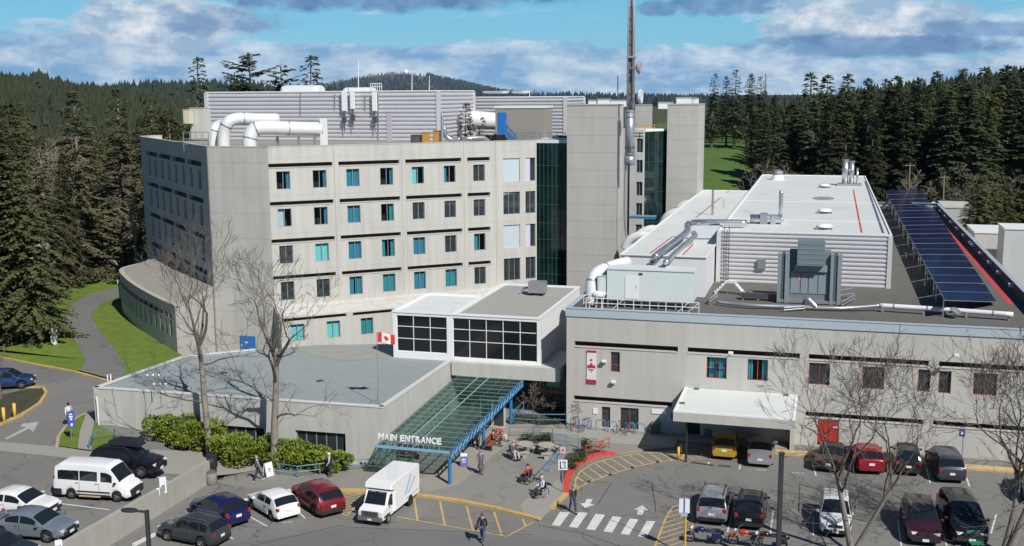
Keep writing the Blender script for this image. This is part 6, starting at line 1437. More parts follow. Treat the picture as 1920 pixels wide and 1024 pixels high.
for i, (px, py, rx, ry, h, lab) in enumerate(hedge):
    q = G(px, py-6, .3); q.z = gz(q.x, q.y); shrub('rhododendron', lab, q+Vector((0, .9, 0)), rx*1.22, ry*1.1, h*1.08, 4600, HEDG, .20, seed=i+1)
HEDB = mat('low_shrub_green', (.05, .085, .02), .7, var=.4, scale=2)
for i, (px, py, rx, ry, h, lab) in enumerate(((1000, 826, 1.1, .4, .6, 'low green plants in the planter left of the stone tables'), (1022, 827, .7, .4, .7, 'reddish green plants at the right end of the low planter'), (1083, 866, .8, .6, .8, 'round green bush inside the red kerb bed'), (1070, 880, .6, .5, .5, 'small green bush at the point of the red kerb bed'), (1100, 850, .5, .5, 1.2, 'dark twiggy shrub by the red rail'), (985, 795, 1.4, .5, .7, 'low shrubs at the foot of the glass entrance wall'), (1030, 796, 1.0, .5, .6, 'green shrubs at the right foot of the glass entrance wall'))):
    q = G(px, py, ZP); shrub('low_shrub', lab, q, rx, ry, h, 500, HEDB, .13, seed=40+i)
sheet('planting_bed', gp([(1050, 900), (1052, 872), (1062, 852), (1100, 842), (1140, 846), (1105, 858), (1078, 876), (1064, 896), (1061, 922)], ZP), mat('soil', (.075, .062, .05), .95, var=.3, scale=2), z=ZP, dz=.02)
sheet('planting_bed', gp([(975, 822), (1035, 820), (1040, 832), (968, 836)], ZP), MATS['soil'], z=ZP, dz=.02)
sheet('planting_bed', gp([(958, 790), (1050, 796), (1050, 780), (965, 776)], ZP), MATS['soil'], z=ZP, dz=.02)
for i in range(14):
    px = R5.uniform(112, 235); py = R5.uniform(500, 540); q = G(px, py, 1.6)
    shrub('scrub_bush', 'one of the brown green bushes between the tar path and the left wood', q, 2.0, 2.0, 1.6, 350, mat('scrub_brown', (.09, .085, .04), .9, var=.4, scale=1), .45, group='scrub bushes behind the path', seed=60+i)
for i in range(12):
    px = R5.uniform(1455, 1830); q = AT(px, 400, R5.uniform(172, 192)); q.z = 0
    shrub('scrub_bush', 'one of the brown green bushes before the firs of the right wood', q, 3.5, 2.5, 3.4, 260, MATS['scrub_brown'], .8, group='scrub bushes before the right wood', seed=80+i)
# ================================================================== ENTRANCE CANOPY
BLUEC = mat('canopy_blue', (.03, .17, .40), .45, var=.1, scale=2); GRNG = glassmat('green_glass', (.08, .14, .13), (.56, .68, .65), .06)
GREEN = mat('pale_green_bar', (.24, .42, .36), .5, var=.05)
c1, c2, c3 = G(843.6, 907.6, ZP), G(907, 843, ZP), G(958, 795, ZP)
FR = Vector((c1.x, c1.y, ZA(850, c1)+.05)); BR = WP(979, 713, CB, UR)-VR*.05; BL = WP(856, 705, CB, UR)-VR*.05
FLx = WP(703, 838, FR, UR); FL = Vector((FLx.x, FLx.y, FR.z)); print('canopy', FR, FL, BR, BL)
can = thing('glass_canopy', 'long sloping green glass entrance canopy with blue truss edge and columns', 'canopy', (FR.x, FR.y, 0))
def bl(u, v): return FL.lerp(FR, u).lerp(BL.lerp(BR, u), v)
MB().quad(bl(0, 0), bl(1, 0), bl(1, 1), bl(0, 1)).build('glazing', [GRNG], can)
for u in (0.02, .18, .34, .5, .66, .82, .98):
    mb = MB(); bar(mb, bl(u, 0)+Z3*(.03 if u in (.34, .5) else -.09), bl(u, 1)+Z3*(.03 if u in (.34, .5) else -.09), .05, h=.07); mb.build('rafter', [GREEN if u in (.34, .5) else mat('canopy_frame', (.10, .19, .18), .5)], can)
for i in range(19):
    v = i/18; mb = MB(); bar(mb, bl(0, v)+Z3*.02, bl(1, v)+Z3*.02, .05, h=.03); mb.build('purlin', [mat('canopy_purlin', (.16, .30, .27), .5)], can)
for P_, nm in (((FR, BR), 'edge_truss'),):
    a, b = P_; off = UR*.12
    for dz in (.05, -.40): mb = MB(); bar(mb, a+off+Z3*dz, b+off+Z3*dz, .10, h=.10); mb.build('truss_chord', [BLUEC], can)
    k = 22
    for i in range(k):
        p, q = a.lerp(b, i/k)+off, a.lerp(b, (i+1)/k)+off; mb = MB(); bar(mb, p+Z3*-.38, q+Z3*.03, .05); mb.build('truss_web', [mat('truss_pale_blue', (.22, .42, .60), .5)], can)
for c, y in ((c1, 850), (c2, 783), (c3, 738)):
    t_ = ((c-c1).length/(Vector((BR.x, BR.y, 0))-to3((c1.x, c1.y))).length) ; zt_ = FR.lerp(BR, min(1, t_)).z
    MB().tube([Vector((c.x, c.y, ZP)), Vector((c.x, c.y, zt_-.42))], .13, 12).build('column', [BLUEC], can, smooth=False)
mb = MB(); bar(mb, FL, FR, .1, h=.16); mb.build('front_beam', [mat('truss_pale_blue', (.22, .42, .60), .5)], can)
q = G(683, 884, ZP); q2 = G(778, 893, ZP); tl, tr_ = bl(.02, 0), bl(.5, 0)
MB().quad(q, q2, tr_, tl).build('wind_screen', [GRNG], can)
for i in range(7): u = i/6; mb = MB(); bar(mb, q.lerp(q2, u), tl.lerp(tr_, u), .05); mb.build('screen_bar', [MATS['canopy_frame']], can)
for i in range(1, 4): u = i/4; mb = MB(); bar(mb, q.lerp(tl, u), q2.lerp(tr_, u), .05); mb.build('screen_bar', [MATS['canopy_frame']], can)
for i in range(6):
    a = bl(.02+i*.17, 0); mb = MB(); bar(mb, a, a+VR*.9-Z3*.8+UR*.35, .05); mb.build('strut', [MATS['truss_pale_blue']], can)
# letters
sg = thing('entrance_sign', 'large white letters reading MAIN ENTRANCE standing on the front edge of the glass canopy', 'sign', FL+Z3*.2, math.radians(-15.9))
s0q = WP(709, 824, FR, UR); s1q = WP(829, 831, FR, UR); hgt = ZA(812, s0q)-s0q.z; zb0 = s0q.z; LWD = (s1q-s0q).dot(UR)
word = 'MAIN ENTRANCE'; fw = {'M': 1.2, 'I': .45, ' ': .45, 'W': 1.2}; tot = sum(fw.get(ch, .92) for ch in word); x = 0
MW = mat('letter_white', (.82, .83, .85), .4, var=.02)
for ch in word:
    cw = fw.get(ch, .92)/tot*LWD
    if ch != ' ':
        cu = bpy.data.curves.new('letter', 'FONT'); cu.body = ch; cu.size = 1; cu.extrude = .04; cu.offset = .028; to = bpy.data.objects.new('tmp', cu); COL.objects.link(to)
        dg = bpy.context.evaluated_depsgraph_get(); me = bpy.data.meshes.new_from_object(to.evaluated_get(dg)); bpy.data.objects.remove(to)
        xs = [v.co.x for v in me.vertices]; ys = [v.co.y for v in me.vertices]; sx_, sy_ = cw*.84/(max(xs)-min(xs)), hgt*1.0/(max(ys)-min(ys)); x_0, y_0 = min(xs), min(ys)
        for v in me.vertices:
            lx, ly, lz = (v.co.x-x_0)*sx_+x, (v.co.y-y_0)*sy_, v.co.z
            wv = Vector((s0q.x, s0q.y, zb0))+UR*lx+Z3*ly-VR*lz; v.co = frame_of(sg).inverted() @ wv
        me.materials.clear(); me.materials.append(MW); link(bpy.data.objects.new('letter', me), sg)
        a = Vector((s0q.x, s0q.y, zb0))+UR*(x+cw*.42); mb = MB(); bar(mb, a+VR*.08+Z3*.1, Vector((a.x, a.y, FL.z)), .025); mb.build('letter_bracket', [MATS['truss_pale_blue']], sg)
    x += cw
# ================================================================== STREET FURNITURE
def railing(label, pts, h=.95, m=None, z=ZP, mid=True, gap=1.6, name='railing', r=.035, cat='railing', group=None):
    m = m or BLUE(); t = thing(name, label, cat, pts[0], 0, group)
    P3 = [Vector((p.x, p.y, (gz(p.x, p.y) if z is None else z))) for p in pts]
    for hh in ((h, h*.5) if mid else (h,)): MB().tube([p+Z3*hh for p in P3], r, 6).build('rail', [m], t)
    for a, b in zip(P3, P3[1:]):
        k = max(1, int((b-a).length/gap))
        for i in range(k+(b is P3[-1])): q = a.lerp(b, i/k); MB().tube([q, q+Z3*h], r, 6).build('post', [m], t)
    return t
PB = mat('rail_blue', (.09, .22, .38), .5, var=.1)
railing('blue rail in front of the low hedge between the bare tree and the canopy', gp([(524, 893), (558, 898), (600, 893), (650, 886), (700, 884)]), .8, PB)
railing('low blue rail on the small lawn corner behind the black car', gp([(168, 845), (178, 828), (215, 824), (250, 850), (290, 860)], 1.6), .8, PB, z=None)
railing('blue rail of the planter at the glass entrance wall', gp([(963, 797), (1010, 800), (1062, 800), (1066, 792)]), .9, PB)
railing('grey blue rail along the ramp in front of the glass entrance', gp([(955, 822), (1000, 822), (1036, 824)]), .8, mat('rail_greyblue', (.14, .17, .24), .5))
railing('blue rail right of the green planter near the stone tables', gp([(1034, 838), (1062, 842), (1084, 842)]), .95, PB)
railing('short blue rail between the sapling and the red rail', gp([(1090, 846), (1118, 848)]), .9, PB)
railing('slanting blue rail running down beside the corner planting bed', gp([(1012, 908), (1030, 888), (1045, 872), (1056, 855)]), .9, PB)
railing('short red rail behind the corner planting bed', gp([(1098, 858), (1125, 852), (1142, 842)]), .8, mat('rail_red', (.42, .06, .04), .5))
railing('red low rail along the kerb top near the hatched strip', gp([(1108, 846), (1130, 843)]), .6, MATS['rail_red'])
railing('blue rail beside the entrance column at the far end of the canopy', gp([(962, 797), (972, 786), (982, 778)]), 1., PB)
for i, (px, py) in enumerate(((1070, 800), (1092, 802), (1118, 805), (1140, 808), (1172, 810), (1192, 812))):
    q = G(px, py+2, ZP); u = UR; t = thing('bike_rack', ['leftmost', 'second', 'third', 'fourth', 'fifth', 'rightmost'][i]+' blue hoop bicycle rack along the wing wall', 'bike rack', q, 0, 'blue bicycle racks')
    MB().tube([q, q+Z3*.75, q+Z3*.85+u*.08, q+u*.62+Z3*.85, q+u*.7+Z3*.75, q+u*.7], .04, 6).build('hoop', [PB], t)
    for s in (0, .7): MB().box(q+u*s+Z3*.01, (.16, .16, .02)).build('foot_plate', [PB], t)
def bollard(px, pyb, pyt, label, z, group=None, r=.09):
    q = G(px, pyb, z); h = ZA(pyt, q)-z; t = thing('bollard', label, 'bollard', q, 0, group)
    MB().tube([q, q+Z3*(h-.05)], r, 12).build('post', [YELB], t, smooth=True); MB().lathe([(r, 0), (r*.8, .04), (.001, .06)], q+Z3*(h-.05), 12).build('cap', [YELB], t)
bollard(8, 793, 764, 'left of the two yellow bollards in the island kerb', 1.6, r=.12); bollard(28, 784, 756, 'right of the two yellow bollards in the island kerb', 1.6, r=.12)
bollard(1272, 863, 838, 'thick yellow bollard at the right end of the hatched strip', 0); bollard(1277, 851, 832, 'thinner yellow bollard in the shade by the canopy post', 0, r=.06)
for i, (px, py) in enumerate(((1104, 904), (1144, 891), (1186, 878), (1233, 867))):
    q = G(px, py); single('wheel_stud', MB().lathe([(.12, 0), (.1, .08), (.01, .12)], q, 8), [BLACK()], 'small dark delineator stub on the outer line of the hatched strip', 'delineator', 'dark delineator stubs along the hatched strip', loc=q)
def sign_post(label, px, pyb, faces, pole_top, m_pole, z=0, r=.035, n=None, name='sign_post', cat='sign'):
    "faces: (x0,y0,x1,y1,mat,[marks])"
    q = G(px, pyb, z); t = thing(name, label, cat, q); zt = ZA(pole_top, q)
    MB().tube([q, Vector((q.x, q.y, zt))], r, 8).build('pole', [m_pole], t)
    n = n or Vector((CAM.x-q.x, CAM.y-q.y, 0)).normalized(); u = Vector((-n.y, n.x, 0)); u = u if u.x > 0 else -u; F0 = q+n*.06
    for x0, y0, x1, y1, m_, marks in faces:
        a = WP(x0, y1, F0, u); b = WP(x1, y1, F0, u); zz = WP((x0+x1)/2, y0, F0, u).z
        s = MB().boxc(a, u, n, (b-a).dot(u), .025, a.z, zz).build('sign_board', [m_], t)
        for mx0, my0, mx1, my1, mm in marks:
            w_b = (b-a).dot(u); hb = zz-a.z
            MB().boxc(a+u*w_b*mx0+n*.026, u, n, w_b*(mx1-mx0), .006, a.z+hb*my0, a.z+hb*my1).build('marking', [mm], s)
    return t, q, u, n
SB = mat('sign_blue2', (.03, .06, .32), .4); SW = mat('sign_white', (.72, .76, .82), .45); PST = mat('post_grey', (.35, .36, .38), .5, metal=.5); SK = mat('sign_black', (.03, .03, .035), .5)
sign_post('white parking sign with blue square on the retaining wall left of the cars', 306, 932, [(300, 894, 313, 926, SW, [(.3, .15, .75, .5, SB), (.42, .25, .62, .4, SW)])], 892, PST, z=.9)
sign_post('small white notice on a stake beside the parking sign on the wall', 297, 935, [(294, 915, 300, 929, SW, [])], 914, PST, z=1.0, r=.02)
sign_post('white and blue parking sign at the bottom of the retaining wall', 111, 1036, [(104, 1012, 118, 1034, SW, [(.3, .0, .8, .5, SB)])], 1010, PST, z=1.3)
sign_post('tall white sign board with a purple stripe on a yellow post at the hatched island', 1284, 1040, [(1273, 935, 1293, 961, SW, [(.42, 0, .55, 1, SB)]), (1276, 961, 1289, 968, mat('sign_pale_grey', (.40, .43, .5), .5), [])], 934, mat('post_yellow', (.62, .40, .05), .5), r=.06)
sign_post('blue wayfinding sign with white arrows beside the person in white', 134, 826, [(128, 771, 141, 802, mat('sign_royal', (.06, .09, .45), .5), [(.2, .62, .75, .72, SW), (.25, .78, .7, .86, SW), (.35, .45, .65, .58, SW), (.38, .08, .68, .25, SW)])], 770, PST, z=1.6)
sign_post('white box sign on a pedestal on the left lawn by the path', 103, 646, [(97, 615, 109, 627, mat('sign_pale_grey', (.40, .43, .5), .5), [(.1, .2, .9, .35, PST)])], 615, PST, z=1.6, r=.05)
a = G(102, 646, 1.6); single('pedestal', MB().box(a+Z3*.45, (.45, .4, .9)), [SW], 'pale pedestal box below the white sign on the left lawn', 'pedestal', loc=a)
sign_post('white sign with black letters on a grey post at the point of the planting bed', 1055, 925, [(1047, 862, 1064, 881, SW, [(.15, .12, .28, .85, SK), (.15, .12, .45, .24, SK), (.55, .15, .85, .25, SK), (.55, .35, .85, .44, SK), (.55, .55, .85, .64, SK), (.42, .72, .85, .82, SK)]), (1051, 838, 1060, 850, mat('sign_pink', (.65, .42, .48), .5), [(.3, .3, .7, .7, mat('rail_red', (.42, .06, .04), .5))])], 836, mat('post_bluegrey', (.22, .28, .42), .5))
sign_post('blue square parking sign on a thin post before the right part of the wing', 1803, 870, [(1798, 805, 1809, 818, SB, [(.3, .3, .7, .7, SW)])], 800, PST)
sign_post('sign with white plate by the bicycle at the left wing corner', 1136, 820, [(1133, 800, 1139, 812, SW, [])], 799, PST, z=ZP, r=.02) if False else None
# free standing boards
def aboard(label, px, py, w_, h, m_, marks, z=ZP, n=None, legm=None, name='sandwich_board'):
    q = G(px, py, z); n = n or Vector((CAM.x-q.x, CAM.y-q.y, 0)).normalized(); u = Vector((-n.y, n.x, 0)); u = u if u.x > 0 else -u; t = thing(name, label, 'sign', q)
    for s, nm in ((1, 'front_board'), (-1, 'back_board')):
        up = (Z3+n*-.22*s).normalized(); c = q+n*.25*s+up*(h/2+.04); o = MB().box(c, (w_, .03, h), u, None, up).build(nm, [m_], t)
        if s == 1:
            for a, b, c_, d, mm in marks: MB().box(c+u*w_*((a+c_)/2-.5)+up*h*((b+d)/2-.5)+n*.02, (w_*(c_-a), .01, h*(d-b)), u, None, up).build('marking', [mm], o)
    for s in (-1, 1): mb = MB(); bar(mb, q+u*s*w_*.45+n*.22+Z3*.3, q+u*s*w_*.45-n*.22+Z3*.3, .03); mb.build('hinge_bar', [legm or SK], t)
aboard('white sandwich board beside the walking person in grey', 503, 893, .62, .95, SW, [(.3, .5, .7, .6, PST), (.35, .35, .65, .42, PST)], n=Vector((.75, -.65, 0)).normalized())
aboard('blue and white freestanding board on the forecourt left of the standing person', 870, 873, .52, .95, mat('board_blue', (.10, .12, .34), .5), [(.05, .72, .95, .97, SW), (.2, .5, .8, .55, SW), (.2, .38, .7, .43, SW), (.2, .26, .75, .30, SW)])
# bins, lamp posts, flag
q = G(397, 907, .02); t = thing('litter_bin', 'round grey pebble litter bin at the end of the retaining wall', 'bin', q); MB().lathe([(.30, 0), (.36, .1), (.38, .7), (.34, .78)], q, 16).build('body', [mat('bin_grey', (.24, .23, .21), .9, var=.3, scale=12)], t, smooth=True); MB().lathe([(.34, .78), (.30, .9), (.12, .95), (.1, .9), (.001, .88)], q, 16).build('lid', [mat('bin_lid', (.10, .10, .10), .6)], t)
q = G(399, 893, .1); t = thing('pay_machine', 'dark boxy parking pay machine behind the litter bin', 'pay machine', q); MB().box(q+Z3*.35, (.5, .35, .7)).build('pedestal', [SK], t); MB().box(q+Z3*1.1, (.66, .42, .85)).build('cabinet', [SK], t); MB().box(q+Z3*1.2-Vector((0, .22, 0)), (.35, .02, .3)).build('screen', [mat('screen_grey', (.08, .09, .1), .2)], t)
q = G(1229, 812, ZP); single('litter_bin', MB().box(q+Z3*.4, (.6, .6, .8), UR, VR).box(q+Z3*.84, (.66, .66, .08), UR, VR), [mat('bin_dark', (.12, .13, .13), .7)], 'square dark bin at the wing wall left of the flat canopy', 'bin', loc=q)
LPM = mat('lamp_pole_dark', (.055, .055, .065), .5, metal=.3, var=.05)
def lamp(label, px, pyb, pyt, w_=.26, arm=None):
    q = G(px, pyb, 0); zt = ZA(pyt, q); t = thing('street_lamp', label, 'street lamp', q, math.radians(5)); MB().box(q+Z3*(zt/2), (w_, w_, zt)).build('pole', [LPM], t); MB().box(q+Z3*.3, (.6, .6, .6)).build('base', [mat('retaining_concrete', (.36, .35, .31), .9)], t)
    if arm:
        e_ = Vector((q.x+arm[0], q.y+arm[1], zt-.05)); mb = MB(); bar(mb, Vector((q.x, q.y, zt-.1)), e_, .1); mb.build('arm', [LPM], t); d = (e_-Vector((q.x, q.y, zt-.05))).normalized(); s = Vector((-d.y, d.x, 0))
        mb = MB(); pr = [(-.25, .13), (0, .22), (.35, .2), (.6, .08)]
        for z_, m_ in ((0, 0),):
            top_ = [e_+d*a+s*b for a, b in pr]+[e_+d*a-s*b for a, b in reversed(pr)]; mb.prism([(p.x, p.y) for p in top_], e_.z-.07, e_.z+.06)
        mb.build('lamp_head', [LPM], t)
    else: MB().box(q+Z3*(zt+.03), (w_+.06, w_+.06, .06)).build('cap', [LPM], t)
lamp('dark lamp post with arm reaching left, in front of the retaining wall', 283, 1085, 957, .2, arm=(-.85, .15))
lamp('tall dark square lamp post among the parked cars at the right', 1458, 1070, 851, .23)
q = G(710, 758, ZL-.1); zf = ZA(622, q); t = thing('flagpole', 'thin white flagpole on the corner of the low building roof', 'flagpole', q); MB().tube([q, Vector((q.x, q.y, zf))], [.03, .02], 8).build('pole', [STEEL], t); MB().ball(Vector((q.x, q.y, zf+.05)), .05).build('finial', [WHITE()], t)
for s in ((-.7, -.1), (.8, .7), (-.2, .9)): mb = MB(); bar(mb, q+Z3*1.1, q+Vector((s[0], s[1], .02)), .03); mb.build('stay', [STEEL], t)
fl = thing('flag', 'red and white maple leaf flag flying right from the pole above the low roof', 'flag', Vector((q.x, q.y, zf-.75)))
mb = MB(); wv = 1.22; hh = .70; nx = 24; dirx = Vector((.97, .25, 0))
def fp(u, v): return Vector((q.x, q.y, zf-.08))+dirx*(.05+wv*u)+Vector((-.25, .97, 0))*(.09*math.sin(u*9)*u)+Z3*(-hh*v-.28*u*u+.05*math.sin(u*7))
for i in range(nx):
    for j in range(6):
        u0, u1, v0, v1 = i/nx, (i+1)/nx, j/6, (j+1)/6; mb.quad(fp(u0, v0), fp(u1, v0), fp(u1, v1), fp(u0, v1), mi=0 if .25 <= (u0+u1)/2 <= .75 else 1)
FRD = mat('flag_red', (.60, .03, .04), .7); mb.build('cloth', [mat('flag_white', (.78, .76, .76), .8), FRD], fl)
mb = MB(); 
for sg_ in (-1, 1):
    n = len(mb.v); c = (.5, .5); mb.v.append(fp(*c)+Vector((.02, -.06, 0))*-sg_*-1 if False else fp(*c)+Vector((.25, -.97, 0))*.02*sg_)
    for x_, y_ in LEAF: mb.v.append(fp(.5+x_*.15, .5-y_*.34)+Vector((.25, -.97, 0))*.02*sg_)
    for i in range(len(LEAF)): mb.f.append((n, n+1+i, n+1+(i+1) % len(LEAF))); mb.m.append(0)
mb.build('leaf_emblem', [FRD], fl)
for i, (px, ya, yb) in enumerate(((289, 716, 742), (302, 722, 760))):
    q = G(px, yb, ZL-.1); t = thing('roof_sensor_mast', ['left', 'right'][i]+' thin instrument mast at the front edge of the low roof', 'mast', q); MB().tube([q, q+Z3*1.5], .03, 6).build('mast', [STEEL], t); MB().box(q+Z3*1.45, (.9, .04, .04)).build('cross_arm', [STEEL], t)
    for s in (-.42, 0, .42): MB().ball(q+Z3*1.55+Vector((s, 0, 0)), .08).build('sensor', [WHITE()], t)
q = G(186, 742, ZL-.3); q = G(183, 795, 1.6); single('marker_pole', MB().tube([q+Vector((.2, -.3, 0)), q+Vector((.2, -.3, 2.2))], .06, 8), [WHITE()], 'white marker pole at the left corner of the low building', 'pole')
for i, (x, y) in enumerate(((202, 716), (208, 715))): q = G(x, y, 1.6); single('marker_post', MB().tube([q, q+Z3*.65], .06, 8), [WHITE()], ['left', 'right'][i]+' of two short white posts behind the low roof edge at the path end', 'post', loc=q)
q = WP(320, 779, LA, UF); single('wall_lamp', MB().box(q-Vector((-UF.y, UF.x, 0))*.2, (.4, .35, .3), UF), [mat('bin_lid', (.10, .10, .10), .6)], 'round dark wall lamp above the blue door of the low building', 'light')
# stone picnic tables, bench, planters, pillar
ST = mat('stone_table', (.36, .34, .29), .9, var=.12, scale=2)
def table(px, py, label):
    q = G(px, py, ZP); t = thing('stone_table', label, 'table', q); MB().lathe([(.001, .72), (.62, .72), (.62, .80), (.001, .80)], q, 12).build('table_top', [ST], t); MB().lathe([(.2, 0), (.14, .4), (.2, .715)], q, 10).build('pedestal', [ST], t)
    for a in (.5, 2.6, 4.7): d = Vector((math.cos(a), math.sin(a), 0)); MB().box(q+d*.98+Z3*.42, (.3, .75, .08), d).box(q+d*.98+Z3*.19, (.16, .3, .38), d).build('seat', [ST], t)
table(984, 851, 'concrete picnic table next to the seated person at the planter'); table(1024, 853, 'empty concrete picnic table left of the blue rail')
q = G(927, 836, ZP); bu = (G(941, 818, ZP)-G(913, 846, ZP)).normalized(); bv = Vector((-bu.y, bu.x, 0)); t = thing('bench', 'long red brown bench at the edge of the entrance canopy', 'bench', q); WD_ = mat('bench_wood', (.24, .085, .05), .6, var=.2, scale=3)
MB().box(q+Z3*.45, (2.9, .45, .06), bu).build('seat', [WD_], t); MB().box(q+bv*.25+Z3*.75, (2.9, .05, .35), bu).build('backrest', [WD_], t)
for s in (-1.2, 1.2): MB().box(q+bu*s+Z3*.21, (.08, .4, .42), bu).build('leg', [SK], t)
q = G(757, 858, ZP); t = thing('bench', 'brown bench in the shade under the front of the glass canopy', 'bench', q); MB().box(q+Z3*.45, (2.6, .5, .07), UR, VR).build('seat', [WD_], t); MB().box(q+VR*.27+Z3*.75, (2.6, .05, .35), UR, VR).build('backrest', [WD_], t)
for s in (-1.1, 1.1): MB().box(q+UR*s+Z3*.21, (.08, .4, .42), UR, VR).build('leg', [SK], t)
q = G(942, 795, ZP); t = thing('white_pillar', 'pale blue white square pillar by the entrance door', 'pillar', q); MB().box(q+Z3*1.1, (.42, .42, 2.2), UR, VR).build('shaft', [mat('pillar_pale', (.50, .58, .66), .5)], t); MB().box(q+Z3*1.2-VR*.22, (.22, .02, .35), UR, VR).build('notice', [SB], t)
q = G(924, 800, ZP); t = thing('entrance_door', 'silver framed glass entrance doors under the canopy', 'door', q, math.radians(-15.9))
window(t, q, UR, 0, 1.0, ZP, 2.3, .03, 1, 1, fm=mat('door_silver', (.5, .5, .48), .4), name='door_leaf', t=.09); window(t, q, UR, -1.02, -.02, ZP, 2.3, .03, 1, 1, fm=MATS['door_silver'], name='door_leaf', t=.09)
mb = MB(); q = G(1075, 858, ZP)
for i, (px, py, h, l) in enumerate(((1100, 838, 1.1, 'dark metal sculpture like bicycle frame behind the planting bed'),)): pass
# far left trailers and vehicles between the firs
def trailer(px, pyb, pyt, Lh, W_, label, m_, rz=0):
    q = G(px, pyb, 1.6); h = ZA(pyt, q)-1.6; t = thing('caravan_trailer', label, 'trailer', q, rz); fx = Vector((math.cos(rz), math.sin(rz), 0)); fy = Vector((-fx.y, fx.x, 0))
    MB().box(q+Z3*(h/2+.25), (Lh, W_, h-.5), fx, fy).build('body', [m_], t); MB().box(q+Z3*(h+.03), (Lh+.1, W_+.1, .06), fx, fy).build('roof', [WHITE()], t)
    for s in (-.2, .2): 
        for v in (-.5, .5): MB().lathe([(.34, -.12), (.34, .12)], q+fx*Lh*s+fy*W_*v+Z3*.34, 12, ax=fy).build('wheel', [BLACK()], t)
    MB().box(q+fy*-(W_/2+.01)+Z3*h*.6, (Lh*.5, .02, h*.25), fx, fy).build('window', [mat('pane_dark', (.02, .03, .035), .06)], t)
trailer(128, 492, 456, 5.2, 2.3, 'white box trailer parked among the firs at the left', WHITE(), .1); trailer(88, 490, 460, 4.5, 2.2, 'second pale trailer half hidden behind firs at the left', SW, .05)
q = G(200, 470, 1.6); t = thing('utility_pole', 'brown pole with white transformer boxes between the firs and ward block', 'pole', q); MB().tube([q, q+Z3*9.5], .13, 8).build('pole', [mat('pole_brown', (.25, .15, .08), .9)], t)
for z_ in (1.3, 3.0): MB().box(q+Z3*z_-Vector((0, .3, 0)), (.7, .5, .9)).build('box', [SW], t)
# ================================================================== VEHICLES
def pl(P, x): return lerp_pts(P, x)
GLS = mat('car_glass', (.012, .016, .020), .05, spec=.8, var=.2, scale=.8)
TYRE = mat('tyre', (.018, .018, .018), .85, var=.1); RIM = mat('rim', (.42, .43, .45), .3, metal=.7, var=.1, scale=5); RIMD = mat('rim_dark', (.10, .10, .11), .35, metal=.6)
PLST = mat('black_plastic', (.025, .025, .027), .6, var=.1); HL = mat('headlight', (.65, .68, .72), .12, var=.1); TLR = mat('tail_light', (.38, .02, .02), .2, var=.1); PLT = mat('plate_white', (.72, .73, .75), .5)
CHR = mat('chrome', (.62, .63, .65), .15, metal=.9)
def paint(n, rgb, r=.28, metal=.25): return mat('paint_'+n, rgb, r, metal=metal, var=.04, scale=.6, coat=.6, spec=.5)
SPEC = {
 'suv': dict(L=4.6, W=1.86, wb=2.68, f=.92, r=.36, belt=[(0, .80), (.06, .98), (.9, 1.06), (3.2, 1.0), (3.55, 1.0), (4.3, .90), (4.52, .74), (4.6, .60)], roof=[(.12, 1.05), (.42, 1.50), (.75, 1.64), (1.6, 1.69), (2.4, 1.67), (2.75, 1.58), (3.5, 1.03)], wind=(2.62, 3.42), back=(.16, .50), sides=((.55, 1.1), (1.18, 2.0), (2.08, 2.95))),
 'hatch': dict(L=4.05, W=1.74, wb=2.50, f=.80, r=.31, belt=[(0, .62), (.05, .86), (.7, .98), (2.7, .90), (3.1, .88), (3.8, .76), (4.0, .60), (4.05, .5)], roof=[(.10, .98), (.50, 1.36), (.9, 1.45), (1.6, 1.47), (2.15, 1.42), (3.08, .90)], wind=(2.25, 3.0), back=(.14, .55), sides=((.75, 1.45), (1.53, 2.5))),
 'sedan': dict(L=4.7, W=1.82, wb=2.75, f=.92, r=.32, belt=[(0, .62), (.05, .92), (.8, 1.0), (1.2, .97), (3.3, .90), (4.4, .74), (4.62, .60), (4.7, .5)], roof=[(.85, 1.0), (1.55, 1.38), (2.0, 1.45), (2.5, 1.44), (2.9, 1.36), (3.65, .90)], wind=(2.95, 3.58), back=(.92, 1.55), sides=((1.35, 2.15), (2.23, 3.15))),
 'minivan': dict(L=5.1, W=1.99, wb=3.0, f=1.0, r=.35, belt=[(0, .85), (.05, 1.02), (1.2, 1.08), (3.6, 1.02), (4.1, 1.0), (4.85, .84), (5.05, .68), (5.1, .5)], roof=[(.12, 1.1), (.38, 1.62), (.8, 1.76), (2.0, 1.79), (2.9, 1.75), (3.3, 1.63), (4.1, 1.0)], wind=(3.15, 4.0), back=(.15, .46), sides=((.55, 1.45), (1.53, 2.5), (2.58, 3.45))),
 'van': dict(L=5.75, W=2.08, wb=3.45, f=1.0, r=.35, belt=[(0, 1.25), (.04, 1.35), (4.3, 1.30), (4.7, 1.25), (5.4, 1.02), (5.65, .82), (5.75, .6)], roof=[(.03, 1.6), (.12, 2.30), (.5, 2.50), (2.5, 2.53), (4.0, 2.46), (4.3, 2.30), (5.05, 1.33)], wind=(4.32, 4.98), back=(.04, .10), sides=((.35, 1.95), (2.02, 3.35), (3.6, 4.45))),
}
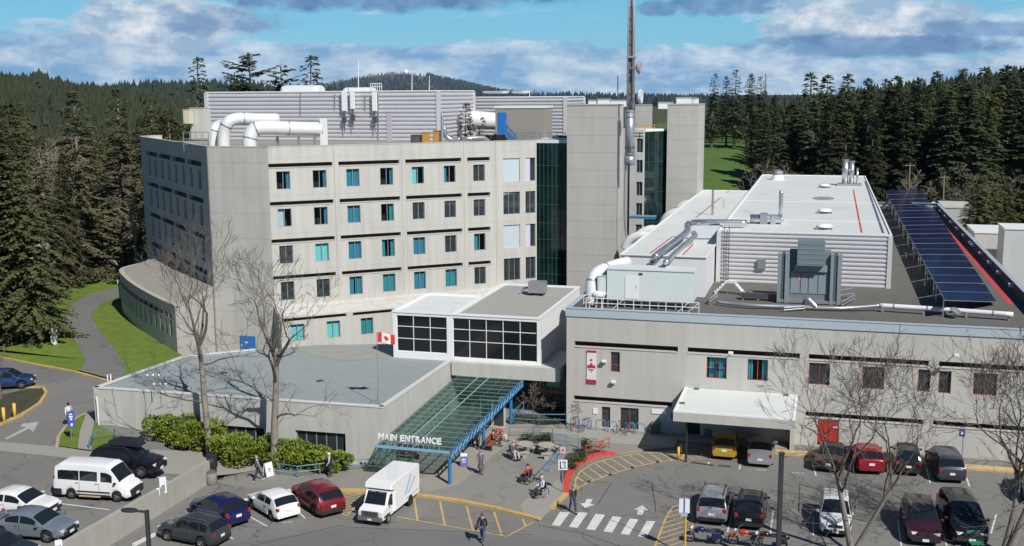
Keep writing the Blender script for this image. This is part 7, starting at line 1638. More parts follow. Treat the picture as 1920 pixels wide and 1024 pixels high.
def car(kind, label, col, loc, rz, z=0., sc=1.04, cat='car', group=None, rails=False, rim=None, dark_lower=False, name='parked_car', box=False, plate='both', cladding=True, rack=False):
    S_ = SPEC[kind]; L_, W_, wb, r = S_['L'], S_['W'], S_['wb'], S_['r']; t = thing(name, label, cat, (loc[0], loc[1], z), rz, group); t.scale = (sc, sc, sc)
    x_f = L_-S_['f']-L_/2; x_r = x_f-wb; hw_ = W_/2; belt, roof = S_['belt'], S_['roof']
    zc = r; sill = .26; R_ = r+.07
    def zbot(x):
        z_ = sill
        for xw in (x_f, x_r):
            d = abs(x-xw)
            if d < R_: z_ = max(z_, zc+math.sqrt(R_*R_-d*d))
        e_ = min(x+L_/2, L_/2-x); return max(z_, sill+.10*max(0, 1-e_/.35))
    xs = set([-L_/2+.001, L_/2-.001])
    for p in belt+roof: xs.add(min(max(p[0]-L_/2, -L_/2+.001), L_/2-.001))
    for xw in (x_f, x_r):
        for i in range(-6, 7): xs.add(xw+R_*math.sin(i*math.pi/12))
    k = 30
    for i in range(1, k): xs.add(-L_/2+L_*i/k)
    xs = sorted(xs); xs = [x for i, x in enumerate(xs) if i == 0 or x-xs[i-1] > .006]
    def wid(x):
        e_ = x+L_/2; f_ = L_/2-x; w_ = hw_
        w_ *= 1-.10*max(0, 1-e_/.45)**2 if kind != 'van' else 1-.02*max(0, 1-e_/.2)
        w_ *= 1-.20*max(0, 1-f_/.9)**2; return w_
    vanlike = kind == 'van'
    def sec(x):
        X = x+L_/2; zb = pl(belt, X); w_ = wid(x); zo = zbot(x); zo = min(zo, zb-.12)
        inr = roof[0][0] <= X <= roof[-1][0]; zr = pl(roof, X) if inr else zb
        if zr < zb+.03: zr = zb+.03
        th = (zr-zb)/.6; wr_ = w_*(1-(.20 if not vanlike else .10)*min(1., th)-.03)
        if zr-zb < .06: wr_ = w_*.90
        m1 = zo+(zb-zo)*.45
        return [(w_*.93, zo), (w_*1.0, zo+min(.10, (zb-zo)*.3)), (w_*1.0, m1), (w_*.965, zb), (wr_, zr-min(.07, (zr-zb)*.4)), (wr_*.80, zr), (wr_*.4, zr+.025), (0, zr+.032)]
    mb = MB(); rows_ = []
    for x in xs:
        s = sec(x); full = [(y, z_) for y, z_ in s]+[(-y, z_) for y, z_ in reversed(s[:-1])]; rows_.append(len(mb.v)); mb.v += [Vector((x, y, z_)) for y, z_ in full]; n = len(full)
    for a, b in zip(rows_, rows_[1:]):
        for j in range(n-1): mb.f.append((a+j, b+j, b+j+1, a+j+1)); mb.m.append(0)
    for a in (rows_[0], rows_[-1]): mb.f.append(tuple(a+j for j in range(n))); mb.m.append(0)
    body = mb.build('body', [col], t, smooth=True, local=True)
    bm = bmesh.new(); bm.from_mesh(body.data)
    for e_ in bm.edges:
        if len(e_.link_faces) == 2 and e_.calc_face_angle(0) > math.radians(38): e_.smooth = False
    bm.to_mesh(body.data); bm.free()
    B_ = lambda mb_, nm, m_, par=None: mb_.build(nm, m_, par or t, local=True)
    # underside
    B_(MB().box((0, 0, .30), (L_*.9, W_*.8, .22)), 'chassis', [PLST])
    # glass
    def side(x, v, s, o=.014): q = sec(x); a, b = q[3], q[4]; return Vector((x, s*(a[0]+(b[0]-a[0])*v+o), a[1]+(b[1]-a[1])*v+.003))
    for s in (1, -1):
        for x0, x1 in S_['sides']:
            mb = MB(); kk = 6; X0, X1 = x0-L_/2, x1-L_/2
            for i in range(kk):
                a, b = X0+(X1-X0)*i/kk, X0+(X1-X0)*(i+1)/kk; hs = lambda x: .90 if not vanlike or True else .8
                v0 = .10; va = .52 if vanlike and x1 < 3.5 else .9
                if vanlike: va = .66; v0 = .06
                mb.quad(side(a, v0, s), side(b, v0, s), side(b, va, s), side(a, va, s))
            B_(mb, 'side_window', [GLS])
    def topq(x, u, o=.015):
        q = sec(x); P6 = [(q[4][0]*.97, q[4][1]+.01), (q[5][0], q[5][1]), (q[6][0], q[6][1]), (0, q[7][1])]
        a = abs(u)*3; i = min(2, int((1-abs(u))*3)); f_ = (1-abs(u))*3-i; y = P6[i][0]+(P6[i+1][0]-P6[i][0])*f_; z_ = P6[i][1]+(P6[i+1][1]-P6[i][1])*f_
        return Vector((x, math.copysign(y, u) if u else 0, z_+o))
    for (x0, x1), nm, dx in ((S_['wind'], 'windscreen', .012), (S_['back'], 'rear_window', -.012)):
        mb = MB(); kk = 5; us = [-.96, -.6667, -.3333, 0, .3333, .6667, .96]; X0, X1 = x0-L_/2, x1-L_/2
        if vanlike and nm == 'rear_window': B_(MB().box((-L_/2-.01, .45, 1.75), (.02, .7, .5)), nm, [GLS]); B_(MB().box((-L_/2-.01, -.45, 1.75), (.02, .7, .5)), nm, [GLS]); continue
        for i in range(kk):
            a, b = X0+(X1-X0)*i/kk, X0+(X1-X0)*(i+1)/kk
            for p, q in zip(us, us[1:]): mb.quad(topq(a, p)+Vector((dx, 0, 0)), topq(b, p)+Vector((dx, 0, 0)), topq(b, q)+Vector((dx, 0, 0)), topq(a, q)+Vector((dx, 0, 0)))
        B_(mb, nm, [GLS])
    for s in (1, -1):
        for (a0_, a1_), (b0_, b1_) in zip(S_['sides'], S_['sides'][1:]):
            xx = (a1_+b0_)/2-L_/2
            if abs(xx-x_r) > R_+.02: mb = MB(); q3 = sec(xx); mb.box((xx, s*(q3[2][0]+.001), (q3[3][1]+.42)/2), (.016, .008, q3[3][1]-.5)); B_(mb, 'door_seam', [PLST])
            B_(MB().box((xx-.20, s*(wid(xx)*.985+.012), pl(belt, xx+L_/2)-.12), (.17, .03, .03)), 'door_handle', [CHR if kind != 'van' else PLST])
    # wheels
    for xw in (x_f, x_r):
        for s in (1, -1):
            c = Vector((xw, s*(hw_-.13), r)); ax = Vector((0, s, 0))
            wh = B_(MB().lathe([(r*.55, -.1), (r*.97, -.1), (r, -.06), (r, .07), (r*.96, .11), (r*.66, .115)], c, 20, ax=ax), 'wheel', [TYRE])
            mb = MB(); mb.lathe([(r*.66, .08), (r*.60, .05), (.001, .05)], c, 20, ax=ax, mi=1)
            for i in range(5): a = 6.283*i/5; d = Vector((math.cos(a), 0, math.sin(a))); mb.box(c+ax*.085+d*r*.34, (r*.60, .02, .06), d, ax, mi=0)
            mb.lathe([(.06, .09), (.001, .10)], c, 8, ax=ax); B_(mb, 'rim', [rim or RIM, RIMD], wh)
    zh = pl(belt, L_-.25); zt_ = pl(belt, .1)
    for s in (1, -1):
        yh = wid(L_/2-.12)*.78
        B_(MB().box((L_/2-.155, s*yh*.98, zh-.105), (.24, .32, .11), Vector((1, -s*.32, 0))), 'headlight', [HL])
        B_(MB().box((-L_/2+.06, s*wid(-L_/2+.1)*.86, zt_-.02), (.14, .17, .19 if kind != 'van' else .6), Vector((1, s*.2, 0))), 'tail_light', [TLR])
        xm = S_['wind'][1]-L_/2-.28; q = side(xm, 0.1, s); B_(MB().box(q+Vector((0, s*.10, .03)), (.14, .18, .12)), 'mirror', [col if kind != 'van' else PLST])
    B_(MB().box((L_/2-.02, 0, .42), (.09, W_*.74, .20)), 'front_bumper', [PLST]); B_(MB().box((-L_/2+.02, 0, .42), (.09, W_*.84, .22 if not dark_lower else .34)), 'rear_bumper', [PLST if kind in ('suv', 'minivan', 'van') else col])
    B_(MB().box((L_/2+.005, 0, zh-.12), (.06, W_*.42, .14)), 'grille', [PLST])
    if plate in ('both', 'rear'): B_(MB().box((-L_/2-.02, 0, .72 if kind != 'sedan' else .62), (.03, .34, .15)), 'licence_plate', [PLT])
    if plate in ('both', 'front'): B_(MB().box((L_/2+.045, 0, .42), (.03, .34, .14)), 'licence_plate', [PLT])
    if kind in ('suv', 'van') and cladding:
        for s in (1, -1): B_(MB().box(((x_f+x_r)/2, s*(hw_-.02), .36), (wb-2*R_-.05, .06, .16)), 'sill_trim', [PLST])
    if vanlike:
        for s in (1, -1):
            B_(MB().box(((x_f+x_r)/2, s*(hw_+.005), .62), (wb-2*R_-.1, .03, .10)), 'side_moulding', [PLST]); B_(MB().box((-L_/2+.30, s*(hw_-.025), .52), (.62, .07, .42)), 'corner_bumper', [PLST])
        B_(MB().box((L_/2-.06, 0, .62), (.16, W_*.80, .42)), 'front_bumper', [PLST])
    if rails:
        zr_ = max(z_ for _, z_ in roof)
        for s in (1, -1): B_(MB().tube([(-L_/2+.75, s*hw_*.66, zr_-.02), (-L_/2+.9, s*hw_*.68, zr_+.07), (-L_/2+L_*.56, s*hw_*.68, zr_+.07), (-L_/2+L_*.60, s*hw_*.66, zr_-.04)], .025, 6), 'roof_rail', [CHR if rails == 'chrome' else PLST])
    if box:
        zr_ = max(z_ for _, z_ in roof)
        mb = MB(); pr = [(-1.05, .10), (-.95, .30), (-.5, .38), (.6, .36), (1.0, .22), (1.15, .05)]
        for (a, h1), (b, h2) in zip(pr, pr[1:]):
            for sy in (-1, 1): mb.quad((a, sy*.42, zr_+.1), (b, sy*.42, zr_+.1), (b, sy*.36, zr_+.1+h2), (a, sy*.36, zr_+.1+h1))
            mb.quad((a, -.36, zr_+.1+h1), (b, -.36, zr_+.1+h2), (b, .36, zr_+.1+h2), (a, .36, zr_+.1+h1))
        mb.quad((-1.05, -.42, zr_+.1), (1.15, -.42, zr_+.1), (1.15, .42, zr_+.1), (-1.05, .42, zr_+.1)); B_(mb, 'roof_box', [mat('roof_box_black', (.02, .021, .024), .35)])
    if rack:
        zr_ = max(z_ for _, z_ in roof)
        for i in range(4): B_(MB().tube([(-L_/2+.75+i*.5, -hw_*.74, zr_+.14), (-L_/2+.75+i*.5, hw_*.74, zr_+.14)], .03, 6), 'rack_bar', [CHR])
        for s in (-.74, -.25, .25, .74): B_(MB().tube([(-L_/2+.7, hw_*s, zr_+.16), (-L_/2+2.3, hw_*s, zr_+.16)], .022, 6), 'rack_bar', [CHR])
    return t
def gh(px, py):
    z = 1.6
    for _ in range(5): p = G(px, py, z); z = gz(p.x, p.y)+.04
    p.z = z; return p
def by_wheels(kind, label, col, rear, front, near, upper=False, **k):
    S_ = SPEC[kind]; Rr, Ff = (gh(*rear), gh(*front)) if upper else (G(*rear), G(*front)); z = (Rr.z+Ff.z)/2; d = Ff-Rr; d.z = 0; l = d.length; d.normalize()
    sc = min(1.12, max(.90, l/S_['wb'])); left = Vector((-d.y, d.x, 0)); mid = (Rr+Ff)/2-left*near*(S_['W']/2-.05)*sc
    xf = S_['L']-S_['f']-S_['L']/2; cx = xf-S_['wb']/2; c = mid-d*cx*sc
    return car(kind, label, col, c, math.atan2(d.y, d.x), z, sc, **k)
def by_end(kind, label, col, px, py, end, d, z=0, sc=1.04, **k):
    "px,py: ground point under the middle of the nearer bumper; end +1 if that is the front"
    p = G(px, py, z); d = d.normalized(); c = p-d*end*SPEC[kind]['L']/2*sc; return car(kind, label, col, c, math.atan2(d.y, d.x), z, sc, **k)
LOTD = gh(223, 941)-gh(126, 934); LOTD.z = 0; LOTD.normalize()
mbus = by_wheels('van', 'white minibus with black windows in the upper car park', paint('white', (.78, .79, .80), .35, 0), (127, 936), (224, 943), -1, upper=True, cat='van', name='minibus', plate='front')
mbus.scale = [v*.88 for v in mbus.scale]
frame = MB().box((-.1, -1.12, .32), (1.6, .14, .06)).build('side_step', [mat('step_tan', (.45, .33, .2), .7)], mbus, local=True)
p = gh(240, 884); car('suv', 'black sport utility car with roof box behind the white minibus', paint('black', (.012, .013, .016), .25), p, math.atan2(LOTD.y, LOTD.x), p.z, 1.05, box=True, rails=True)
p = gh(33, 962); car('sedan', 'white saloon half out of the left frame edge', paint('pearl', (.72, .73, .74), .3, 0), p, math.atan2(LOTD.y, LOTD.x)-.04, p.z, 1.06)
p = gh(62, 1002); car('sedan', 'silver blue saloon in front of the white one at the lower left', paint('silverblue', (.27, .32, .38), .3, .5), p, math.atan2(LOTD.y, LOTD.x)-.02, p.z, 1.04)
p = gh(-14, 1050); car('sedan', 'dark saloon nose at the lower left corner of the view', paint('darkgrey', (.03, .034, .04), .3), p, math.atan2(LOTD.y, LOTD.x)-.02, p.z, 1.04)
p = G(14, 726, 1.64); car('suv', 'blue car parked behind the island at the left edge', paint('blue', (.02, .06, .17), .3), p, math.radians(12), 1.64, .95)
by_wheels('suv', 'dark grey sport utility car with roof rails, nearest of the row below the hedge', paint('graphite', (.045, .055, .065), .3), (377, 1028), (314, 1015), -1 if False else 1, rails='chrome')
BD = G(463, 966)-G(501, 987); BD.normalize()
by_wheels('hatch', 'small white hatchback second from the right in the row below the hedge', paint('white', (.78, .79, .80), .35, 0), (508, 977), (472, 955), 1)
by_wheels('suv', 'dark red compact sport utility car at the right end of the row below the hedge', paint('red', (.20, .015, .02), .25), (588, 967), (553, 943), 1, rim=RIMD)
p = G(411, 972); car('hatch', 'deep blue hatchback between the grey and the small white car', paint('navy', (.012, .015, .09), .22), p, math.atan2(BD.y, BD.x)+.08, 0, 1.10)
dv = VR
by_end('hatch', 'yellow compact car parked nose in under the flat canopy', paint('yellow', (.48, .34, .03), .3), 1357, 864, -1, dv, rim=RIMD)
by_end('sedan', 'silver car parked nose in beside the yellow one', paint('silver', (.40, .41, .44), .28, .5), 1424, 878, -1, dv, sc=1.0)
by_end('sedan', 'black saloon parked nose in before the red double door', paint('black', (.012, .013, .016), .25), 1552, 888, -1, (dv+UR*.1))
by_end('hatch', 'bright red hatchback parked nose in right of the black saloon', paint('brightred', (.30, .015, .025), .25), 1634, 892, -1, (dv-UR*.12), sc=1.1)
by_end('suv', 'black sport utility car parked nose in right of the red hatchback', paint('black', (.012, .013, .016), .25), 1703, 894, -1, dv, rails=True, sc=.98)
by_end('minivan', 'grey blue people carrier parked nose in at the right end of the wall row', paint('slate', (.05, .062, .085), .28, .4), 1785, 908, -1, dv+UR*-.10, sc=.98)
by_end('suv', 'silver sport utility car seen from behind, left of the front row', paint('silver', (.40, .41, .44), .28, .5), 1333, 987, -1, dv, rails=True, sc=1.04)
by_end('suv', 'black sport utility car seen from behind, next to the lamp post', paint('black', (.012, .013, .016), .25), 1403, 996, -1, dv, rails=True, sc=1.0)
by_end('suv', 'white four wheel drive with chrome roof rack facing the camera', paint('white2', (.62, .64, .65), .35, 0), 1566, 1010, 1, -dv, rack=True, sc=1.02)
by_end('suv', 'maroon sport utility car with two roof bars facing the camera', paint('maroon', (.055, .012, .02), .25), 1735, 1027, 1, -dv+UR*.04, rails='chrome', sc=1.06)
by_end('minivan', 'black people carrier at the right end of the front row facing the camera', paint('black', (.012, .013, .016), .25), 1822, 1027, 1, -dv+UR*.10, sc=1.08)
by_end('hatch', 'dark blue car cut by the right frame edge', paint('blue', (.02, .06, .17), .3), 1950, 950, -1, dv, sc=1.1)
p = G(188, 502, 1.6); car('suv', 'white car glimpsed between the firs behind the tar path', paint('white', (.78, .79, .80), .35, 0), p, .3, 1.6, 1.0); p = G(152, 503, 1.6); car('suv', 'second white car half hidden among the firs behind the path', paint('white', (.78, .79, .80), .35, 0), p, .1, 1.6, 1.0)
# white shuttle bus (cutaway cab and box)
a, b = G(777, 941), G(733, 978); d = (b-a); wbs = d.length; d.normalize(); lf_ = Vector((-d.y, d.x, 0)); sc = wbs/3.9
cb = (a+b)/2-lf_*1.0*sc; t = thing('shuttle_bus', 'white shuttle bus with box body at the canopy front', 'bus', (cb.x, cb.y, 0), math.atan2(d.y, d.x)); t.scale = (sc*.88, sc*.88, sc*.88); print('bus scale', sc)
WP_ = paint('white', (.78, .79, .80), .35, 0); Bb = lambda mb_, nm, m_, par=None, **k: mb_.build(nm, m_, par or t, local=True, **k)
# side profile extruded with slightly narrower cab
def prof_body(prof, w0, w1=None, bev=.06):
    mb = MB(); w1 = w1 or w0; n = len(prof); cx = sum(p[0] for p in prof)/n; cz = sum(p[1] for p in prof)/n
    ringz = [(1, 1), (1, .975), (-1, .975), (-1, 1)]
    for s, w_, k in ((1, w0-bev, 0.), (1, w0, bev), (-1, w0, bev), (-1, w0-bev, 0.)):
        pass
    rings = [(w0, bev), (w0-bev, 0)]
    for s in (1, -1):
        for wv_, inn_ in ((w0, bev), (w0-bev, 0.)):
            for x, z in prof:
                dx, dz = cx-x, cz-z; l = math.hypot(dx, dz); mb.v.append(Vector((x+dx/l*inn_, s*wv_, z+dz/l*inn_)))
    A_, B2, C_, D_ = 0, n, 2*n, 3*n
    for i in range(n):
        j = (i+1) % n
        mb.f += [(A_+i, A_+j, B2+j, B2+i), (C_+i, C_+j, D_+j, D_+i), (B2+i, B2+j, D_+j, D_+i)]; mb.m += [0, 0, 0]
    mb.f += [tuple(range(A_, A_+n)), tuple(range(C_, C_+n))]; mb.m += [0, 0]
    return mb
Bb(prof_body([(-3.25, .55), (1.45, .55), (1.45, 2.35), (2.05, 2.52), (1.95, 2.88), (1.3, 2.98), (-3.25, 2.95)], 1.18), 'box_body', [WP_])
Bb(prof_body([(1.40, .42), (3.45, .42), (3.50, .95), (3.38, 1.22), (2.62, 1.42), (2.02, 2.33), (1.42, 2.33)], 1.02), 'cab', [WP_])
ws = MB(); ws.quad((2.64, -.88, 1.44), (2.64, .88, 1.44), (2.06, .80, 2.30), (2.06, -.80, 2.30)); ws.v = [v+Vector((.03, 0, .02)) for v in ws.v]; wsn = Bb(ws, 'windscreen', [GLS])
for y_ in (-.38, .38): Bb(MB().box((2.09+.03, y_, 2.24), (.03, .5, .06), (1, 0, 0)), 'sun_strip', [SW], wsn)
for s in (1, -1):
    Bb(MB().quad((1.62, s*1.035, 1.42), (2.5, s*1.035, 1.42), (2.08, s*1.035, 2.12), (1.62, s*1.035, 2.12)), 'side_window', [GLS])
    Bb(MB().box((2.35, s*1.25, 1.65), (.12, .22, .38)), 'mirror', [PLST]); Bb(MB().box((3.48, s*.86, .96), (.12, .28, .36)), 'headlight', [HL])
    Bb(MB().box((2.62, s*1.0, .66), (1.1, .08, .12)), 'wheel_arch', [PLST]) ; Bb(MB().box((-3.27, s*1.0, 1.3), (.04, .14, .5)), 'tail_light', [TLR])
    Bb(MB().box((-1.9, s*1.185, .90), (2.6, .012, .05)), 'side_stripe', [mat('stripe_grey', (.25, .28, .32), .5)])
Bb(MB().box((1.98, 0, 2.66), (.05, 1.0, .06)), 'roof_marking', [mat('stripe_grey', (.25, .28, .32), .5)])
Bb(MB().quad((-.6, 1.186, 1.3), (-.2, 1.186, 1.25), (-1.4, 1.186, 2.6), (-1.75, 1.186, 2.6)), 'side_graphic', [mat('graphic_blue', (.30, .48, .66), .5)]); Bb(MB().quad((-1.1, 1.186, 1.2), (-.8, 1.186, 1.2), (-2.2, 1.186, 2.2), (-2.5, 1.186, 2.1)), 'side_graphic', [MATS['graphic_blue']])
gr = Bb(MB().box((3.52, 0, .96), (.08, 1.45, .42)), 'grille', [mat('grille_grey', (.16, .17, .19), .35, metal=.5)])
for i in range(4): Bb(MB().box((3.555, 0, .86+i*.08), (.02, 1.1, .035)), 'grille_slat', [PLST], gr)
Bb(MB().box((3.54, 0, .58), (.20, 2.06, .28)), 'front_bumper', [mat('bumper_grey', (.14, .145, .15), .5)]); Bb(MB().box((3.645, 0, .56), (.02, .34, .15)), 'licence_plate', [PLT])
Bb(MB().box((0, 0, .42), (6.2, 1.6, .25)), 'chassis', [PLST])
for xw in (2.55, -1.35):
    for s in (1, -1):
        c = Vector((xw, s*(1.02 if xw > 0 else 1.1), .38)); ax = Vector((0, s, 0)); wh = Bb(MB().lathe([(.2, -.14), (.37, -.14), (.38, -.08), (.38, .07), (.36, .11), (.25, .115)], c, 20, ax=ax), 'wheel', [TYRE]); Bb(MB().lathe([(.25, .09), (.16, .04), (.06, .09), (.001, .1)], c, 18, ax=ax), 'rim', [RIM], wh)
        if xw < 0: Bb(MB().lathe([(.001, -.01), (.47, -.01), (.47, .02), (.001, .02)], Vector((xw, s*1.175, .45)), 20, ax=ax), 'wheel_well', [PLST])
# motorcycles
def motorbike(label, px, py, rz, col, seat=None):
    q = G(px, py); t = thing('motorcycle', label, 'motorcycle', q, rz); Bm = lambda mb_, nm, m_, par=None, **k: mb_.build(nm, m_, par or t, local=True, **k)
    for x in (-.78, .78):
        wh = Bm(MB().lathe([(.24, -.06), (.31, -.06), (.33, 0), (.31, .06), (.24, .06)], (x, 0, .33), 20, ax=(0, 1, 0)), 'wheel', [TYRE]); Bm(MB().lathe([(.24, .02), (.2, .02), (.2, -.02), (.24, -.02)], (x, 0, .33), 20, ax=(0, 1, 0)).box((x, 0, .33), (.44, .02, .04)).box((x, 0, .33), (.04, .02, .44)), 'rim', [RIM], wh)
    Bm(MB().ball((.18, 0, .82), .3, 12, 8, sc=(1.1, .55, .62)), 'fuel_tank', [col], smooth=True); Bm(MB().ball((-.38, 0, .78), .34, 12, 8, sc=(1.1, .45, .30)), 'seat', [seat or PLST], smooth=True)
    Bm(MB().box((.05, 0, .48), (.5, .34, .36)).lathe([(.16, -.2), (.16, .2)], (.12, 0, .6), 10, ax=(.4, 0, 1)), 'engine', [CHR]); Bm(MB().tube([(.3, -.16, .42), (0, -.18, .26), (-.85, -.2, .34)], .05, 8), 'exhaust_pipe', [CHR])
    for s in (-.1, .1): Bm(MB().tube([(.78, s, .33), (.52, s, .95)], .03, 6), 'fork', [CHR])
    Bm(MB().tube([(.32, -.42, 1.08), (.5, -.2, 1.05), (.52, 0, 1.0), (.5, .2, 1.05), (.32, .42, 1.08)], .022, 6), 'handlebar', [CHR]); Bm(MB().ball((.66, 0, .88), .12), 'headlight', [HL]); Bm(MB().ball((-.95, 0, .7), .3, 10, 6, sc=(.9, .3, .5)), 'rear_mudguard', [col], smooth=True); Bm(MB().ball((.8, 0, .55), .28, 10, 6, sc=(1.0, .28, .5)), 'front_mudguard', [col], smooth=True)
    if seat: [Bm(MB().box((-.75, s*.3, .62), (.5, .2, .34)), 'pannier', [col]) for s in (-1, 1)]
motorbike('dark blue touring motorcycle next to the hatched island', 1318, 1018, math.radians(168), paint('bluebike', (.015, .018, .08), .25), PLST)
motorbike('motorcycle with bright orange red tank at the bottom of the view', 1400, 1024, math.radians(160), paint('orange', (.62, .07, .02), .3)); motorbike('dark motorcycle with red tail left of the lamp post foot', 1440, 1028, math.radians(170), paint('black', (.012, .013, .016), .25), PLST)
def bicycle(label, px, py, rz, col):
    q = G(px, py, ZP); t = thing('bicycle', label, 'bicycle', q, rz); Bm = lambda mb_, nm, m_, par=None: mb_.build(nm, m_, par or t, local=True)
    for x in (-.52, .52): wh = Bm(MB().lathe([(.31, -.018), (.34, 0), (.31, .018)], (x, 0, .34), 20, ax=(0, 1, 0)), 'wheel', [TYRE]); Bm(MB().box((x, 0, .34), (.62, .008, .012)).box((x, 0, .34), (.012, .008, .62)), 'spokes', [RIM], wh)
    Bm(MB().tube([(-.52, 0, .34), (-.05, 0, .30), (.38, 0, .78), (-.15, 0, .80), (-.05, 0, .30)], .018, 6).tube([(-.52, 0, .34), (-.15, 0, .8)], .014, 5), 'frame', [col]); Bm(MB().tube([(.52, 0, .34), (.38, 0, .85)], .018, 6), 'fork', [col]); Bm(MB().tube([(.45, -.28, .98), (.38, 0, .95), (.45, .28, .98)], .015, 6), 'handlebar', [PLST]); Bm(MB().box((-.18, 0, .93), (.26, .12, .05)), 'saddle', [PLST])
for i, (px, py, rz, c, l) in enumerate(((1076, 806, 1.2, 'red_bike', 'bicycle leaning on the leftmost hoop rack'), (1166, 811, .5, 'dark_bike', 'dark bicycle in the middle of the racks below the twin window'), (1180, 813, .9, 'grey_bike', 'second bicycle right of the dark one at the racks'), (1098, 808, 1.0, 'blue_bike', 'bicycle at the second hoop rack'))):
    bicycle(l, px, py, rz, mat(c, [(.3, .03, .03), (.03, .03, .03), (.2, .2, .22), (.04, .08, .3)][i], .4))
# green metal lawn furniture at the bottom right
q = G(1828, 1030); t = thing('green_chair', 'green metal garden chair frame at the bottom right corner', 'chair', q); GM = mat('garden_green', (.03, .22, .12), .5)
for a, b in (((-.3, -.3, 0), (-.3, -.3, .6)), ((.3, -.3, 0), (.3, -.3, .6)), ((-.3, .3, 0), (-.35, .4, 1.0)), ((.3, .3, 0), (.35, .4, 1.0))): MB().tube([a, b], .03, 6).build('leg', [GM], t, local=True)
MB().box((0, 0, .42), (.7, .65, .04)).build('seat', [GM], t, local=True); MB().box((0, .38, .8), (.7, .04, .35)).build('backrest', [GM], t, local=True)
# ================================================================== PEOPLE
SKIN = mat('skin', (.52, .33, .25), .6, var=.04)
def skinned(name, verts, edges, rads, m, parent, sub=1, root=0):
    me = bpy.data.meshes.new(name); me.from_pydata([tuple(v) for v in verts], edges, []); me.materials.append(m); o = bpy.data.objects.new(name, me); link(o, parent)
    md = o.modifiers.new('Skin', 'SKIN'); md.use_smooth_shade = True
    for i, r in enumerate(rads): s = me.skin_vertices[0].data[i]; s.radius = (r, r) if isinstance(r, float) else r; s.use_root = (i == root)
    ms = o.modifiers.new('Subsurf', 'SUBSURF'); ms.levels = sub; ms.render_levels = sub
    return o
def person(label, p, rz, pose='walk', top=(.1, .1, .1), legs=(.03, .04, .08), hair=(.05, .04, .03), h=1.75, shoes=(.03, .03, .03), arms=None, group=None, hold=None, skirt=False, hat=None, z=0):
    t = thing('person', label, 'person', p, rz, group); s = h/1.75; t.scale = (s, s, s)
    sit = pose == 'sit'
    J = {}
    pz = .93 if not sit else .50
    J['pel'] = Vector((0, 0, pz)); lean = .05 if not sit else -.02
    J['wai'] = J['pel']+Vector((lean*.4, 0, .15)); J['che'] = J['pel']+Vector((lean, 0, .36)); J['nb'] = J['pel']+Vector((lean, 0, .52)); J['nk'] = J['nb']+Vector((.015, 0, .07)); J['hd'] = J['nk']+Vector((.025, 0, .09)); J['ht'] = J['hd']+Vector((.005, 0, .10))
    st = {'walk': .26, 'stand': .03, 'sit': 0}[pose]
    for sd, q in (('L', 1), ('R', -1)):
        J['sh'+sd] = J['nb']+Vector((0, q*.175, -.045)); sw_ = (arms or {'walk': (-.16*q, -.02), 'stand': (.03, .02), 'sit': (.10, .05)}[pose])[0]
        J['el'+sd] = J['sh'+sd]+Vector((sw_*.7, q*.05, -.28)); fw_ = .10+sw_*.9 if not sit else .24
        J['wr'+sd] = J['el'+sd]+Vector((fw_, -q*.01, -.21 if not sit else -.06))
        J['hp'+sd] = J['pel']+Vector((0, q*.09, -.03))
        if sit: J['kn'+sd] = J['hp'+sd]+Vector((.44, q*.05, .02)); J['an'+sd] = J['kn'+sd]+Vector((.08, 0, -.38))
        else: f = st*q; J['kn'+sd] = J['hp'+sd]+Vector((f*.62+.02, 0, -.42)); J['an'+sd] = Vector((f*1.15-(.06 if f < 0 else 0), q*.10, .085+(.05 if f < -.1 else 0)))
        J['to'+sd] = J['an'+sd]+Vector((.17, q*.02, -.055))
    keys = ['pel', 'wai', 'che', 'nb', 'nk', 'hd', 'ht']; V_ = [J[k] for k in keys]; Rr = [.11, .10, .115, .06, .052, .085, .055]; E_ = [(i, i+1) for i in range(6)]
    def add(parent_i, pts, rs):
        i = parent_i
        for q, r in zip(pts, rs): V_.append(q); Rr.append(r); E_.append((i, len(V_)-1)); i = len(V_)-1
        return i
    for sd, q in (('L', 1), ('R', -1)):
        i = add(3, [J['sh'+sd], J['el'+sd], J['wr'+sd]], [.052, .038, .026]); d = (J['wr'+sd]-J['el'+sd]).normalized(); pm = add(i, [J['wr'+sd]+d*.06], [.030])
        sv = Vector((0, 1, 0)).cross(d).normalized()
        for k, ln in enumerate((.072, .082, .076, .06)): off = sv*(-.03+.02*k); add(pm, [J['wr'+sd]+d*(.06+ln*.5)+off+Vector((0, -q*.008, 0)), J['wr'+sd]+d*(.06+ln)+off+Vector((0, -q*.028, 0))], [.009, .008])
        add(i, [J['wr'+sd]+d*.045+sv*-.045, J['wr'+sd]+d*.085+sv*-.055], [.011, .009])
        add(0, [J['hp'+sd], J['kn'+sd], J['an'+sd], J['to'+sd]], [.085, .056, .036, .030])
    skinned('body', V_, E_, Rr, SKIN, t)
    T_ = mat('cloth_%d_%d_%d' % tuple(int(c*255) for c in top), top, .85, var=.12, scale=4); L2 = mat('cloth_%d_%d_%d' % tuple(int(c*255) for c in legs), legs, .85, var=.1, scale=4)
    V2 = [J['pel']+Z3*-.04, J['wai'], J['che'], J['nb']+Z3*-.01]; R2 = [.15, .135, .15, .075]; E2 = [(0, 1), (1, 2), (2, 3)]
    for sd in 'LR':
        n = len(V2); V2 += [J['sh'+sd], J['el'+sd], J['wr'+sd]]; R2 += [.075, .056, .042]; E2 += [(3, n), (n, n+1), (n+1, n+2)]
    skinned('jacket', V2, E2, [(r*1.0, r*.86) if i < 3 else r for i, r in enumerate(R2)], T_, t)
    V3 = [J['pel']]; R3 = [.135]; E3 = []
    for sd in 'LR':
        n = len(V3); V3 += [J['hp'+sd], J['kn'+sd], J['an'+sd]+Z3*.02]; R3 += [.105, .075, .058 if not skirt else .07]; E3 += [(0, n), (n, n+1), (n+1, n+2)]
